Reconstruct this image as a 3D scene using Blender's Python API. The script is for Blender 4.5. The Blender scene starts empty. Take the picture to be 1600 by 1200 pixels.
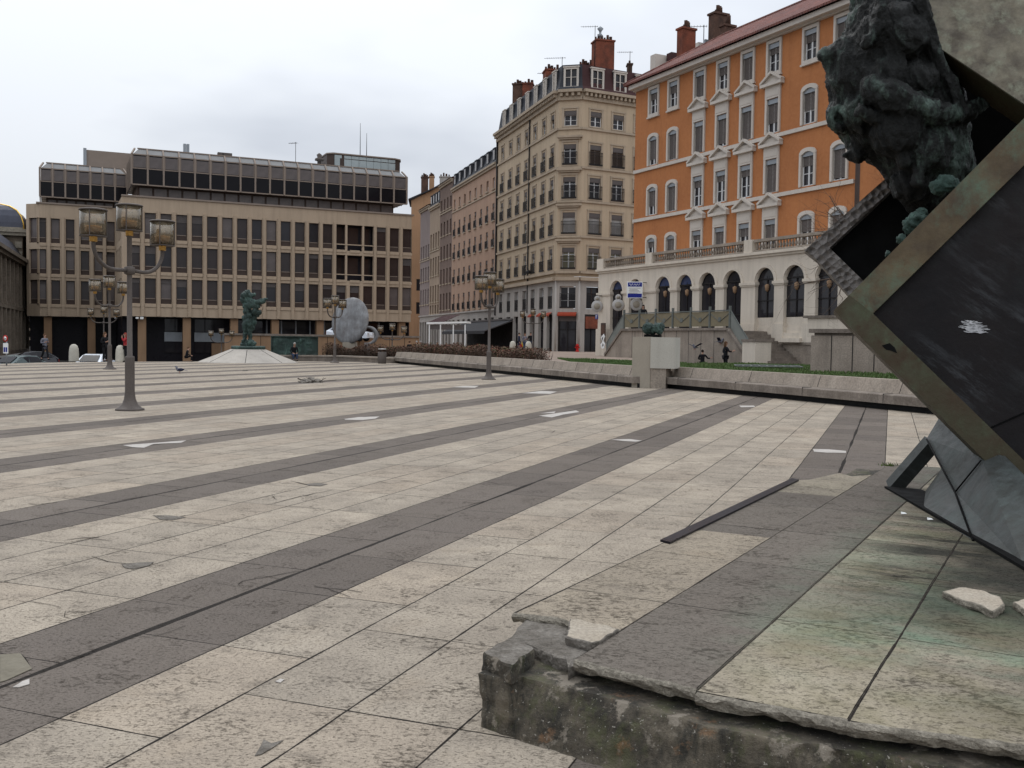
import bpy, bmesh, math, random
from mathutils import Vector, Matrix, Euler, noise
random.seed(7)
R = math.radians
SC = bpy.context.scene
COL = SC.collection
# ------------------------------------------------------------------ camera
FPX, PITCH, ROLL, EYE = 1550.0, R(2.5), R(0.78), 1.6
FW = Vector((0, math.cos(PITCH), -math.sin(PITCH)))
_r0 = Vector((1, 0, 0)); _u0 = _r0.cross(FW)
RT = _r0 * math.cos(ROLL) + _u0 * math.sin(ROLL)
UP = _u0 * math.cos(ROLL) - _r0 * math.sin(ROLL)
CAMP = Vector((0, 0, EYE))

def ray(px, py):
    return FW + RT * ((px - 800) / FPX) + UP * ((600 - py) / FPX)

def G(px, py, z=0.0):          # the point of the level z that the photograph shows at (px, py)
    d = ray(px, py); t = (z - EYE) / d.z
    return CAMP + d * t

def P(px, py, D):              # the point at distance D (along world Y) seen at (px, py)
    d = ray(px, py)
    return CAMP + d * (D / d.y)

def on_line(px, P0, d, py=520):       # parameter along the ground line P0 + s*d seen at column px
    r = ray(px, py); k = r.x / r.y
    return (k * P0[1] - P0[0]) / (d[0] - k * d[1])

cam = bpy.data.cameras.new('camera'); co = bpy.data.objects.new('camera', cam); COL.objects.link(co)
cam.sensor_width = 36; cam.lens = 36 * FPX / 1600; cam.clip_end = 4000; cam.clip_start = 0.05
co.matrix_world = Matrix(((RT.x, UP.x, -FW.x, 0), (RT.y, UP.y, -FW.y, 0), (RT.z, UP.z, -FW.z, EYE), (0, 0, 0, 1)))
SC.camera = co

# ------------------------------------------------------------------ node helpers
class NT:
    def __init__(s, tree):
        s.t = tree
    def n(s, typ, props=None, **ins):
        nd = s.t.nodes.new(typ)
        for k, v in (props or {}).items(): setattr(nd, k, v)
        for k, v in ins.items():
            key = int(k[1:]) if k[0] == '_' and k[1:].isdigit() else k.replace('_', ' ')
            sk = nd.inputs[key]
            if isinstance(v, bpy.types.NodeSocket): s.t.links.new(v, sk)
            else: sk.default_value = v
        return nd
    def m(s, op, a, b=0.0, c=0.0):
        return s.n('ShaderNodeMath', {'operation': op}, _0=a, _1=b, _2=c).outputs[0]
    def mix(s, f, a, b, mode='MIX'):
        nd = s.t.nodes.new('ShaderNodeMix'); nd.data_type = 'RGBA'; nd.blend_type = mode
        for i, v in ((0, f), (6, a), (7, b)):
            if isinstance(v, bpy.types.NodeSocket): s.t.links.new(v, nd.inputs[i])
            else: nd.inputs[i].default_value = v if i == 0 else (*v[:3], 1)
        return nd.outputs[2]
    def noise(s, vec, scale, detail=4, rough=.55, col=False):
        nd = s.n('ShaderNodeTexNoise', Vector=vec, Scale=scale, Detail=detail, Roughness=rough)
        return nd.outputs[1 if col else 0]
    def ramp(s, f, lo, hi, a=0.0, b=1.0):
        return s.n('ShaderNodeMapRange', {'clamp': True}, _0=f, _1=lo, _2=hi, _3=a, _4=b).outputs[0]
    def mapping(s, vec, sc=(1, 1, 1), rot=(0, 0, 0), loc=(0, 0, 0)):
        return s.n('ShaderNodeMapping', Vector=vec, Scale=sc, Rotation=rot, Location=loc).outputs[0]
    def sep(s, vec):
        return s.n('ShaderNodeSeparateXYZ', _0=vec).outputs
    def comb(s, x, y, z=0.0):
        return s.n('ShaderNodeCombineXYZ', _0=x, _1=y, _2=z).outputs[0]

def newmat(name):
    m = bpy.data.materials.new(name); m.use_nodes = True
    t = m.node_tree; b = t.nodes['Principled BSDF']
    return m, NT(t), b

def coord(N):
    return N.n('ShaderNodeTexCoord').outputs['Object']

def mat(name, col, rough=.8, sc=1.5, amt=.3, col2=None, streak=0.0, bump=.15, bsc=25., metal=0.0, fine=.15, fsc=30., spec=.1, grime=0.0):
    """stone, plaster, paint, metal: base colour varied at two scales, vertical streaks, fine bump"""
    m, N, b = newmat(name)
    c = coord(N)
    col2 = col2 or tuple(x * .55 for x in col)
    f = N.ramp(N.noise(c, sc, 5, .6), .3, .75)
    k = N.mix(N.m('MULTIPLY', f, amt), col, col2)
    if streak:
        s = N.ramp(N.noise(N.mapping(c, (1.6, 1.6, .12)), 1.6, 5, .65), .45, .8)
        k = N.mix(N.m('MULTIPLY', s, streak), k, tuple(x * .38 for x in col))
    if fine:
        g = N.ramp(N.noise(c, fsc, 3, .7), .25, .75, 1 - fine, 1 + fine)
        k = N.mix(1.0, k, N.n('ShaderNodeCombineColor', _0=g, _1=g, _2=g).outputs[0], 'MULTIPLY')
    N.t.links.new(k, b.inputs['Base Color'])
    rr = N.ramp(N.noise(c, sc * 3, 3), .3, .7, max(.02, rough - .12), min(1, rough + .1))
    N.t.links.new(rr, b.inputs['Roughness'])
    b.inputs['Metallic'].default_value = metal
    b.inputs['Specular IOR Level'].default_value = spec
    if bump:
        bp = N.n('ShaderNodeBump', Strength=bump, Distance=.02, Height=N.noise(c, bsc, 4, .65))
        N.t.links.new(bp.outputs[0], b.inputs['Normal'])
    return m

M = {}
M['concrete'] = mat('precast concrete', (.43, .335, .245), .85, .35, .35, (.26, .195, .14), .35, .1)
M['concrete_light'] = mat('grey concrete', (.33, .30, .265), .85, .8, .5, (.2, .18, .155), .4, .2)
M['column_stone'] = mat('tan column stone', (.30, .19, .115), .8, .6, .4, None, .3)
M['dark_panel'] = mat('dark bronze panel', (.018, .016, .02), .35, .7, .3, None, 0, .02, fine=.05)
M['mullion'] = mat('bronze mullion', (.25, .20, .165), .5, 1, .3, None, 0, 0, metal=.1, fine=.05)
M['brown_frame'] = mat('brown window frame', (.07, .05, .042), .5, 1, .3, None, 0, 0, fine=.05)
M['zinc'] = mat('zinc sheet', (.30, .32, .34), .45, .5, .4, None, .2, .03, metal=.4)
M['beige'] = mat('beige limestone', (.48, .38, .27), .85, .25, .5, (.37, .285, .20), .35, .12)
M['beige_trim'] = mat('beige stone trim', (.42, .34, .255), .85, .6, .5, None, .3, .1)
M['grey_stone'] = mat('weathered grey stone', (.40, .37, .34), .85, .5, .55, (.25, .225, .2), .4, .15)
M['pink'] = mat('pink render', (.41, .275, .20), .9, .3, .4, (.31, .205, .15), .35, .08)
M['brown_render'] = mat('brown grey render', (.20, .145, .12), .9, .3, .4, None, .3, .08)
M['cream'] = mat('cream render', (.36, .275, .205), .9, .3, .4, None, .35, .08)
M['lavender'] = mat('mauve grey render', (.26, .21, .195), .9, .3, .4, None, .3, .08)
M['ochre'] = mat('ochre render', (.40, .24, .14), .9, .3, .5, (.28, .17, .10), .35, .08)
M['white_trim'] = mat('white stone trim', (.56, .51, .455), .8, .9, .4, (.44, .39, .34), .25, .08)
M['arcade'] = mat('cream arcade stone', (.62, .55, .46), .85, .35, .4, (.44, .38, .32), .35, .1)
M['slate'] = mat('slate roof', (.045, .047, .055), .6, .8, .5, None, .3, .2, bsc=12)
M['redroof'] = mat('dark red roof', (.065, .032, .032), .75, .9, .4, None, .2, .1)
M['brick'] = mat('red brick', (.24, .075, .045), .9, 1.3, .8, (.05, .032, .027), .3, .5, bsc=9, fine=.3, fsc=14)
M['brickdark'] = mat('sooty brick', (.13, .075, .055), .9, 1.3, .8, (.03, .024, .022), .3, .5, bsc=9, fine=.35, fsc=12)
M['white_pvc'] = mat('white window paint', (.62, .62, .62), .5, 2, .2, None, 0, 0, fine=.05)
M['blind'] = mat('grey brown slat blind', (.15, .13, .12), .6, 1.5, .3, None, 0, 0, fine=.1)
M['blind_white'] = mat('pale roller blind', (.42, .40, .38), .6, 1.5, .3, None, 0, 0, fine=.1)
M['shutter_brown'] = mat('brown louvre shutter', (.11, .08, .062), .7, 1.5, .3, None, 0, 0, fine=.1)
M['valance'] = mat('grey valance', (.12, .105, .10), .7, 1.5, .3, None, 0, 0)
M['iron'] = mat('black iron', (.025, .022, .022), .5, 3, .3, None, 0, .05, fine=.1)
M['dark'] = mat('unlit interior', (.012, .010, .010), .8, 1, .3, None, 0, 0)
M['lamp_metal'] = mat('brown painted steel', (.115, .098, .088), .6, 2, .3, None, .2, .05, metal=.2)
M['brass'] = mat('brass socket', (.55, .33, .10), .35, 6, .3, None, 0, .02, metal=.8)
M['amber'] = mat('amber inner glass', (.50, .30, .12), .3, 6, .4, None, 0, 0)
M['lawn_soil'] = mat('soil', (.06, .045, .03), .95, 3, .4)
M['asphalt'] = mat('asphalt', (.07, .066, .064), .9, .8, .4, None, 0, .3, bsc=60)
M['street'] = mat('pale sandy paving', (.30, .235, .19), .9, .25, .7, (.17, .135, .115), 0, .2, fine=.3, fsc=6)
M['bench'] = mat('bench concrete', (.34, .29, .24), .88, 1.2, .7, (.19, .155, .125), .55, .3, bsc=18, fine=.3, fsc=18)
M['bench_face'] = mat('stained bench edge', (.26, .22, .185), .9, 1.5, .8, (.10, .083, .07), .7, .3, bsc=18, fine=.3, fsc=18)
M['black'] = mat('black paint and seat shade', (.012, .012, .013), .5, 3, .2, None, 0, 0)
M['white'] = mat('white paint', (.75, .75, .73), .6, 3, .15, None, 0, 0, fine=.05)
M['red'] = mat('red paint', (.45, .025, .02), .5, 3, .3, None, 0, 0, fine=.1)
M['blue'] = mat('blue enamel', (.02, .03, .22), .4, 3, .3, None, 0, 0, fine=.1)
M['bollard'] = mat('pale bollard stone', (.50, .47, .40), .85, 4, .4, None, .3, .3)
M['cone_stone'] = mat('pale cone stone', (.42, .385, .34), .85, 1.0, .5, (.28, .25, .22), .3, .2)
M['marble'] = mat('stained grey metal disc', (.31, .315, .32), .6, 1.6, .95, (.12, .105, .10), .8, .1, metal=.2)
M['awning'] = mat('black awning canvas', (.055, .055, .06), .8, 1.5, .3, None, 0, .05)
M['granite'] = mat('grey granite block', (.43, .41, .36), .8, 1.0, .35, (.34, .31, .27), .15, .1)
M['granite_tan'] = mat('tan granite block', (.34, .30, .245), .8, 1.0, .4, None, .25, .1)

def glass(name, col, rough=.06, spec=.28, amt=.5):
    m, N, b = newmat(name); c = coord(N)
    f = N.ramp(N.noise(c, .9, 3, .6), .35, .7)
    N.t.links.new(N.mix(N.m('MULTIPLY', f, amt), col, tuple(x * .4 for x in col)), b.inputs['Base Color'])
    b.inputs['Roughness'].default_value = rough; b.inputs['Specular IOR Level'].default_value = spec
    bp = N.n('ShaderNodeBump', Strength=.04, Distance=.05, Height=N.noise(c, 1.3, 2))
    N.t.links.new(bp.outputs[0], b.inputs['Normal'])
    return m
M['glass'] = glass('dark window glass', (.028, .026, .03))
M['glass_brown'] = glass('smoked brown glass', (.040, .031, .030), .1)
M['glass_grey'] = glass('grey tinted glass', (.125, .105, .10), .2, .28, .5)
M['glass_sky'] = glass('pale sloped glass', (.20, .195, .19), .2, .3, .3)
M['glass_black'] = glass('near black glass', (.010, .009, .011), .12, .12)
M['glass_blue'] = glass('blue tympanum glass', (.055, .075, .16), .15, .5, .6)
M['glass_plant'] = glass('pale green grey glazed panel', (.33, .37, .37), .3, .5, .3)
M['glass_warm'] = glass('lit interior glass', (.16, .14, .07), .1, .5, .9)

def clear_glass():
    m, N, b = newmat('lantern glass')
    t = N.t
    tr = N.n('ShaderNodeBsdfTransparent', Color=(.86, .80, .71, 1)).outputs[0]
    gl = N.n('ShaderNodeBsdfGlossy', Color=(.8, .78, .75, 1), Roughness=.08).outputs[0]
    fr = N.n('ShaderNodeFresnel', IOR=1.45).outputs[0]
    mx = N.n('ShaderNodeMixShader', _0=N.m('ADD', fr, .05), _1=tr, _2=gl)
    df = N.n('ShaderNodeBsdfDiffuse', Color=(.50, .42, .30, 1)).outputs[0]
    mx2 = N.n('ShaderNodeMixShader', _0=N.ramp(N.noise(coord(N), 5, 3), .3, .7, .05, .2), _1=mx.outputs[0], _2=df)
    t.links.new(mx2.outputs[0], t.nodes['Material Output'].inputs['Surface'])
    return m
M['lantern'] = clear_glass()

def facade_orange():
    m, N, b = newmat('orange lime render'); c = coord(N)
    f = N.ramp(N.noise(c, .22, 6, .62), .3, .72)
    k = N.mix(f, (.44, .175, .066), (.31, .115, .045))
    s = N.ramp(N.noise(N.mapping(c, (1.2, 1.2, .16)), 1.4, 6, .7), .5, .8)
    k = N.mix(N.m('MULTIPLY', s, .65), k, (.22, .08, .033))
    g = N.ramp(N.noise(c, 5, 5, .75), .3, .7)
    k = N.mix(N.m('MULTIPLY', g, .4), k, (.52, .235, .105))
    N.t.links.new(k, b.inputs['Base Color']); b.inputs['Roughness'].default_value = .9
    b.inputs['Specular IOR Level'].default_value = .15
    bp = N.n('ShaderNodeBump', Strength=.25, Distance=.03, Height=N.noise(c, 7, 5, .7))
    N.t.links.new(bp.outputs[0], b.inputs['Normal'])
    return m
M['orange'] = facade_orange()

def tiles():
    m, N, b = newmat('red clay tiles'); c = coord(N)
    x, y, z = N.sep(c)
    cols = N.m('FRACT', N.m('MULTIPLY', x, 4.2))
    rows = N.m('FRACT', N.m('MULTIPLY', y, 3.2))
    wn = N.n('ShaderNodeTexWhiteNoise', {'noise_dimensions': '2D'}, Vector=N.comb(N.m('FLOOR', N.m('MULTIPLY', x, 4.2)), N.m('FLOOR', N.m('MULTIPLY', y, 3.2)))).outputs[0]
    k = N.mix(N.m('MULTIPLY', wn, .8), (.23, .075, .052), (.12, .042, .034))
    k = N.mix(N.m('MULTIPLY', N.ramp(N.noise(c, .4, 4), .4, .7), .5), k, (.10, .05, .045))
    N.t.links.new(k, b.inputs['Base Color']); b.inputs['Roughness'].default_value = .85
    h = N.m('ADD', N.m('SINE', N.m('MULTIPLY', cols, 6.283)), N.m('MULTIPLY', rows, .8))
    bp = N.n('ShaderNodeBump', Strength=.9, Distance=.06, Height=h)
    N.t.links.new(bp.outputs[0], b.inputs['Normal'])
    return m
M['tiles'] = tiles()

def bronze(name, base, green, amt, brown=(.07, .045, .025), bamt=.4, rough=.5, scratch=0.0, ridged=0.0, gsc=1.3, hammer=False, bns=1.1, metal=.25, spec=.35):
    m, N, b = newmat(name); c = coord(N)
    k = N.mix(N.m('MULTIPLY', N.ramp(N.noise(c, bns, 6, .68), .35, .66), bamt), base, brown)
    g = N.ramp(N.noise(N.mapping(c, (1, 1, .45 if ridged else .8)), gsc, 8, .74), .50 if ridged else .48, .68)
    g2 = N.ramp(N.noise(c, 9, 5, .7), .3, .7)
    k = N.mix(N.m('MULTIPLY', N.m('MULTIPLY', g, g2), amt), k, green)
    if scratch:
        s = N.ramp(N.noise(N.mapping(N.mapping(c, (1, 1, 1), (0, R(-38), 0)), (1.0, 1.0, 5.5)), 1.2, 8, .78), .50, .74)
        s2 = N.ramp(N.noise(N.mapping(c, loc=(.3, 0, .2)), .75, 3), .44, .66)
        k = N.mix(N.m('MULTIPLY', N.m('MULTIPLY', s, s2), scratch), k, (.13, .14, .15))
    N.t.links.new(k, b.inputs['Base Color'])
    b.inputs['Metallic'].default_value = metal
    b.inputs['Specular IOR Level'].default_value = spec
    N.t.links.new(N.ramp(g2, 0, 1, rough - .1, rough + .2), b.inputs['Roughness'])
    hgt = N.noise(c, 22, 5, .7)
    if ridged:
        w = N.n('ShaderNodeTexNoise', {'noise_type': 'RIDGED_MULTIFRACTAL'}, Vector=N.mapping(c, (1, 1, .55)), Scale=ridged, Detail=5).outputs[0]
        hgt = N.m('ADD', N.m('MULTIPLY', w, 1.1), hgt)
        k = N.mix(N.m('MULTIPLY', N.ramp(w, 1.05, 1.5), .38 * amt), k, green); N.t.links.new(k, b.inputs['Base Color'])
    if hammer:
        vo = N.n('ShaderNodeTexVoronoi', Vector=N.mapping(c, (1, 1, 1), (0, R(40), 0)), Scale=16.0, Randomness=.45).outputs[0]
        hgt = N.m('ADD', N.m('MULTIPLY', vo, 2.2), N.m('MULTIPLY', hgt, .5)); ridged = 1
        k = N.mix(N.ramp(vo, .15, .55, 0, .55), k, (.22, .20, .185)); N.t.links.new(k, b.inputs['Base Color'])
    bp = N.n('ShaderNodeBump', Strength=.8 if ridged else .25, Distance=.04 if ridged else .012, Height=hgt)
    N.t.links.new(bp.outputs[0], b.inputs['Normal'])
    return m
M['br_panel'] = bronze('dark bronze plate', (.010, .009, .010), (.035, .045, .045), .5, (.02, .015, .014), .6, .5, 1.0, metal=0, spec=.12)
M['br_frame'] = bronze('brown bronze band', (.105, .076, .040), (.10, .16, .11), .95, (.05, .034, .02), .95, .5, 0, 0, 3.5, False, 3.2)
M['br_olive'] = bronze('olive bronze band', (.048, .044, .023), (.085, .12, .07), .8, (.045, .028, .014), .95, .5, 0, 0, 3.8, False, 3.5)
M['br_rear'] = bronze('grey hammered bronze', (.12, .105, .095), (.14, .15, .14), .5, (.06, .05, .045), .6, .45, 0, 0, 1.3, True)
M['br_fig'] = bronze('dark green bronze', (.011, .0115, .011), (.20, .29, .24), 1.0, (.014, .015, .014), .6, .45, 0, 8.0, 2.6, spec=.22)
M['br_plate'] = bronze('mottled bronze plate', (.155, .135, .095), (.24, .255, .185), .95, (.06, .048, .034), 1.0, .55, 0, 0, 7.5, False, 5.5)
M['br_base'] = bronze('grey green bronze plate', (.048, .054, .053), (.10, .125, .12), .8, (.026, .026, .022), .8, .5, .5, 0, 2.0, False, 2.5, metal=.1, spec=.25)
M['br_black'] = mat('blackened bronze and box shade', (.004, .004, .004), .8, 2, .2, None, 0, .05, spec=.1)  # also serves as painted shade inside the rear box
M['br_statue'] = bronze('verdigris bronze', (.03, .055, .048), (.13, .23, .19), .9, (.02, .025, .022), .6, .5, 0, 3., 1.8)
M['br_green'] = bronze('pale verdigris bronze', (.045, .085, .07), (.17, .29, .235), .9, (.02, .03, .026), .8, .5, 0, 3., 2.0)

# ------------------------------------------------------------------ paving
def paving(name, platform=False):
    m, N, b = newmat(name); c = coord(N)
    wob = N.noise(c, 1.7, 3, col=True)
    cw = N.n('ShaderNodeVectorMath', {'operation': 'MULTIPLY_ADD'}, _0=wob, _1=(.014, .014, 0), _2=N.n('ShaderNodeVectorMath', {'operation': 'ADD'}, _0=c, _1=(-.007, -.007, 0)).outputs[0]).outputs[0]
    x, y, z = N.sep(cw)
    if platform:
        rr = N.m('DIVIDE', N.m('ADD', x, .645), .55)
        lng = 1.13
    else:
        rr = N.m('MULTIPLY', N.m('ADD', N.m('MULTIPLY', x, -.31567), -.1761), 6.0)
        lng = 1.08
    row = N.m('FLOOR', rr)
    off = N.n('ShaderNodeTexWhiteNoise', {'noise_dimensions': '1D'}, W=N.m('FLOOR', N.m('DIVIDE', row, 2.0))).outputs[0]
    if platform: cc = N.m('DIVIDE', N.m('ADD', y, -4.66 + 11.3), lng)
    else: cc = N.m('ADD', N.m('DIVIDE', N.m('ADD', y, 100), lng), N.m('ROUND', N.m('MULTIPLY', off, 2.0)) if False else N.m('MULTIPLY', N.m('ROUND', N.m('MULTIPLY', off, 3.0)), .5))
    colm = N.m('FLOOR', cc)
    fx = N.m('FRACT', rr); fy = N.m('FRACT', cc)
    dx = N.m('MULTIPLY', N.m('MINIMUM', fx, N.m('SUBTRACT', 1.0, fx)), .528)
    dy = N.m('MULTIPLY', N.m('MINIMUM', fy, N.m('SUBTRACT', 1.0, fy)), lng)
    wn = N.n('ShaderNodeTexWhiteNoise', {'noise_dimensions': '2D'}, Vector=N.comb(row, colm)).outputs[0]
    wn2 = N.n('ShaderNodeTexWhiteNoise', {'noise_dimensions': '2D'}, Vector=N.comb(N.m('ADD', row, 31.7), colm)).outputs[0]
    # dark double rows
    if platform:
        dark = N.m('MULTIPLY', N.m('LESS_THAN', N.m('ABSOLUTE', N.m('ADD', x, 1.47)), .275), 1.0)
        pat = N.m('MULTIPLY', N.m('LESS_THAN', x, -1.745), N.m('MULTIPLY', N.m('GREATER_THAN', y, 6.62), N.m('LESS_THAN', y, 8.75)))
        dark = N.m('MAXIMUM', dark, pat)
        # verdigris washed down from the sculpture
    else:
        ph = N.m('MULTIPLY', N.m('FRACT', N.m('ADD', N.m('DIVIDE', rr, 6.0), 1 / 6)), 6.0)
        dark = N.m('LESS_THAN', ph, 2.0)
    st = N.mapping(c, (1.0, 1.0, 1.0), (0, 0, R(-18)))
    st = N.mapping(st, (1.0, 1.5, 1.0))
    big = N.ramp(N.noise(c, .16, 5, .6), .3, .7)
    med = N.ramp(N.noise(c, 1.3, 6, .68), .35, .7)
    light = N.mix(wn, (.34, .295, .22), (.285, .25, .19)) if platform else N.mix(wn, (.43, .366, .288), (.355, .305, .243))
    light = N.mix(N.m('MULTIPLY', N.m('GREATER_THAN', wn2, .72), .4), light, (.36, .29, .22))
    light = N.mix(N.m('MULTIPLY', big, .25), light, (.235, .205, .172))
    warm = N.ramp(N.noise(c, 2.1, 4, .6), .58, .8)
    light = N.mix(N.m('MULTIPLY', warm, .24), light, (.36, .265, .165))
    dk = N.mix(wn, (.165, .143, .12), (.13, .113, .096)) if platform else N.mix(wn, (.16, .135, .115), (.115, .097, .084))
    k = N.mix(dark, light, dk)
    k = N.mix(N.m('MULTIPLY', med, .46), k, (.13, .108, .088))
    blot = N.ramp(N.noise(N.mapping(st, loc=(5, 2, 0)), 3.4, 7, .8), .52, .66)
    k = N.mix(N.m('MULTIPLY', blot, .52), k, (.095, .08, .066))
    # pitted surface
    patch = N.ramp(N.noise(c, 3.1, 5, .65), .36, .62, .04, 1.0)
    pit = N.ramp(N.noise(st, 24, 8, .85), N.ramp(patch, 0, 1, .60, .505), N.ramp(patch, 0, 1, .68, .60))
    pit2 = N.ramp(N.noise(st, 48, 4, .75), .55, .66)
    pp = N.m('MULTIPLY', N.m('MAXIMUM', N.m('MULTIPLY', pit, patch), N.m('MULTIPLY', pit2, .75)), .8)
    k = N.mix(N.m('MULTIPLY', pp, N.ramp(dark, 0, 1, 1.0, .65)), k, (.060, .047, .036))
    gr = N.ramp(N.noise(c, 120, 2, .7), .3, .7, .78, 1.2)
    k = N.mix(1.0, k, N.n('ShaderNodeCombineColor', _0=gr, _1=gr, _2=gr).outputs[0], 'MULTIPLY')
    if platform:
        gx = N.ramp(x, -1.5, -.7)
        gn = N.ramp(N.noise(N.mapping(c, (.9, 1.5, 1), (0, 0, R(20)), (3.1, .4, 0)), 1.5, 5, .65), .42, .66)
        dist = N.ramp(y, 3.75, 4.3)
        k = N.mix(N.m('MULTIPLY', N.m('MULTIPLY', N.m('MULTIPLY', gx, gn), dist), .75), k, (.165, .24, .165))
        ol = N.ramp(N.noise(N.mapping(c, loc=(2, 5, 0)), 2.2, 6, .7), .42, .62)
        k = N.mix(N.m('MULTIPLY', N.m('MULTIPLY', ol, N.ramp(x, -1.25, -1.0)), .55), k, (.17, .15, .085))
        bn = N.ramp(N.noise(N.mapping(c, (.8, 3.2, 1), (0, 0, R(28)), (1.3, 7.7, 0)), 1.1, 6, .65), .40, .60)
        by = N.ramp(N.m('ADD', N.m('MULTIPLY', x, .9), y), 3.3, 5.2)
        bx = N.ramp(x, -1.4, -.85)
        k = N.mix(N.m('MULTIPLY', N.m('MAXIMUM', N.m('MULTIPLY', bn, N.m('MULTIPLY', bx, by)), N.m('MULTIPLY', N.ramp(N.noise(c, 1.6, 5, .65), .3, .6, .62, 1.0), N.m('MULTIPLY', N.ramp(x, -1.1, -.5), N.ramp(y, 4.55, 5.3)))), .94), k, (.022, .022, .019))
    # joints
    jw = N.ramp(N.noise(c, 2.3, 4, .7), .3, .8, .003, .0095)
    jy = N.m('MULTIPLY', jw, N.ramp(N.noise(c, .9, 3), .35, .6, .45, 1.0))
    j = N.m('MAXIMUM', N.m('LESS_THAN', dx, jw), N.m('LESS_THAN', dy, jy))
    chip = N.ramp(N.noise(c, 3.2, 5, .75), .64, .72)
    j = N.m('MAXIMUM', j, N.m('MULTIPLY', chip, N.m('LESS_THAN', N.m('MINIMUM', dx, dy), .035)))
    if not platform:
        cdist = N.m('MULTIPLY', N.m('ABSOLUTE', N.m('SUBTRACT', ph, 1.0)), .528)
        cwid = N.ramp(N.noise(N.mapping(c, (.3, .55, 1)), 1.0, 4, .6), .36, .66, .004, .03)
        j = N.m('MAXIMUM', j, N.m('LESS_THAN', cdist, cwid))
    k = N.mix(j, k, (.022, .018, .015))
    N.t.links.new(k, b.inputs['Base Color'])
    b.inputs['Specular IOR Level'].default_value = .07
    N.t.links.new(N.ramp(pp, 0, .6, .7, .95), b.inputs['Roughness'])
    h = N.m('SUBTRACT', N.m('SUBTRACT', N.m('MULTIPLY', N.noise(c, 40, 4, .7), .35), N.m('MULTIPLY', pp, .8)), N.m('MULTIPLY', j, 1.6))
    h = N.m('ADD', h, N.m('MULTIPLY', wn2, .5))
    bp = N.n('ShaderNodeBump', Strength=.75, Distance=.010, Height=h)
    N.t.links.new(bp.outputs[0], b.inputs['Normal'])
    return m
M['paving'] = paving('plaza stone paving')
M['platform'] = paving('platform stone slabs', True)

def rough_concrete():
    m, N, b = newmat('mossy broken concrete'); c = coord(N)
    k = N.mix(N.ramp(N.noise(c, 4, 8, .75), .40, .60), (.135, .112, .08), (.034, .028, .02))
    s = N.ramp(N.noise(N.mapping(c, (6, 6, .6)), 1.5, 6, .75), .46, .62)
    k = N.mix(N.m('MULTIPLY', s, .85), k, (.016, .015, .011))
    mo = N.ramp(N.noise(N.mapping(c, (1, 1, .6)), 5.5, 7, .75), .50, .62)
    k = N.mix(N.m('MULTIPLY', mo, .6), k, (.07, .075, .028))
    ru = N.ramp(N.noise(c, 7, 5, .7), .60, .68)
    k = N.mix(N.m('MULTIPLY', ru, .6), k, (.22, .12, .06))
    pl = N.ramp(N.noise(N.mapping(c, loc=(4, 1, 2)), 6.5, 5, .65), .575, .625)
    k = N.mix(N.m('MULTIPLY', pl, .8), k, (.25, .215, .17))
    gv = N.ramp(N.noise(c, 70, 2, .6), .66, .72)
    k = N.mix(N.m('MULTIPLY', gv, .6), k, (.45, .42, .36))
    N.t.links.new(k, b.inputs['Base Color']); b.inputs['Roughness'].default_value = .95
    h = N.m('ADD', N.noise(c, 9, 7, .75), N.m('MULTIPLY', N.noise(c, 45, 4, .7), .4))
    bp = N.n('ShaderNodeBump', Strength=.9, Distance=.03, Height=h)
    N.t.links.new(bp.outputs[0], b.inputs['Normal'])
    return m
M['rough_concrete'] = rough_concrete()
M['stone_chip'] = mat('pale broken stone', (.37, .325, .265), .9, 5, .5, (.28, .23, .17), 0, .6, bsc=45, fine=.3, fsc=60)
M['stone_arris'] = mat('freshly broken slab edge', (.30, .27, .22), .95, 14, .9, (.10, .088, .07), 0, 1.0, bsc=55, fine=.4, fsc=70)
M['stone_grey'] = mat('grey broken mortar', (.22, .20, .175), .95, 9, .9, (.08, .068, .055), 0, 1.0, bsc=45, fine=.4, fsc=60)
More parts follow.
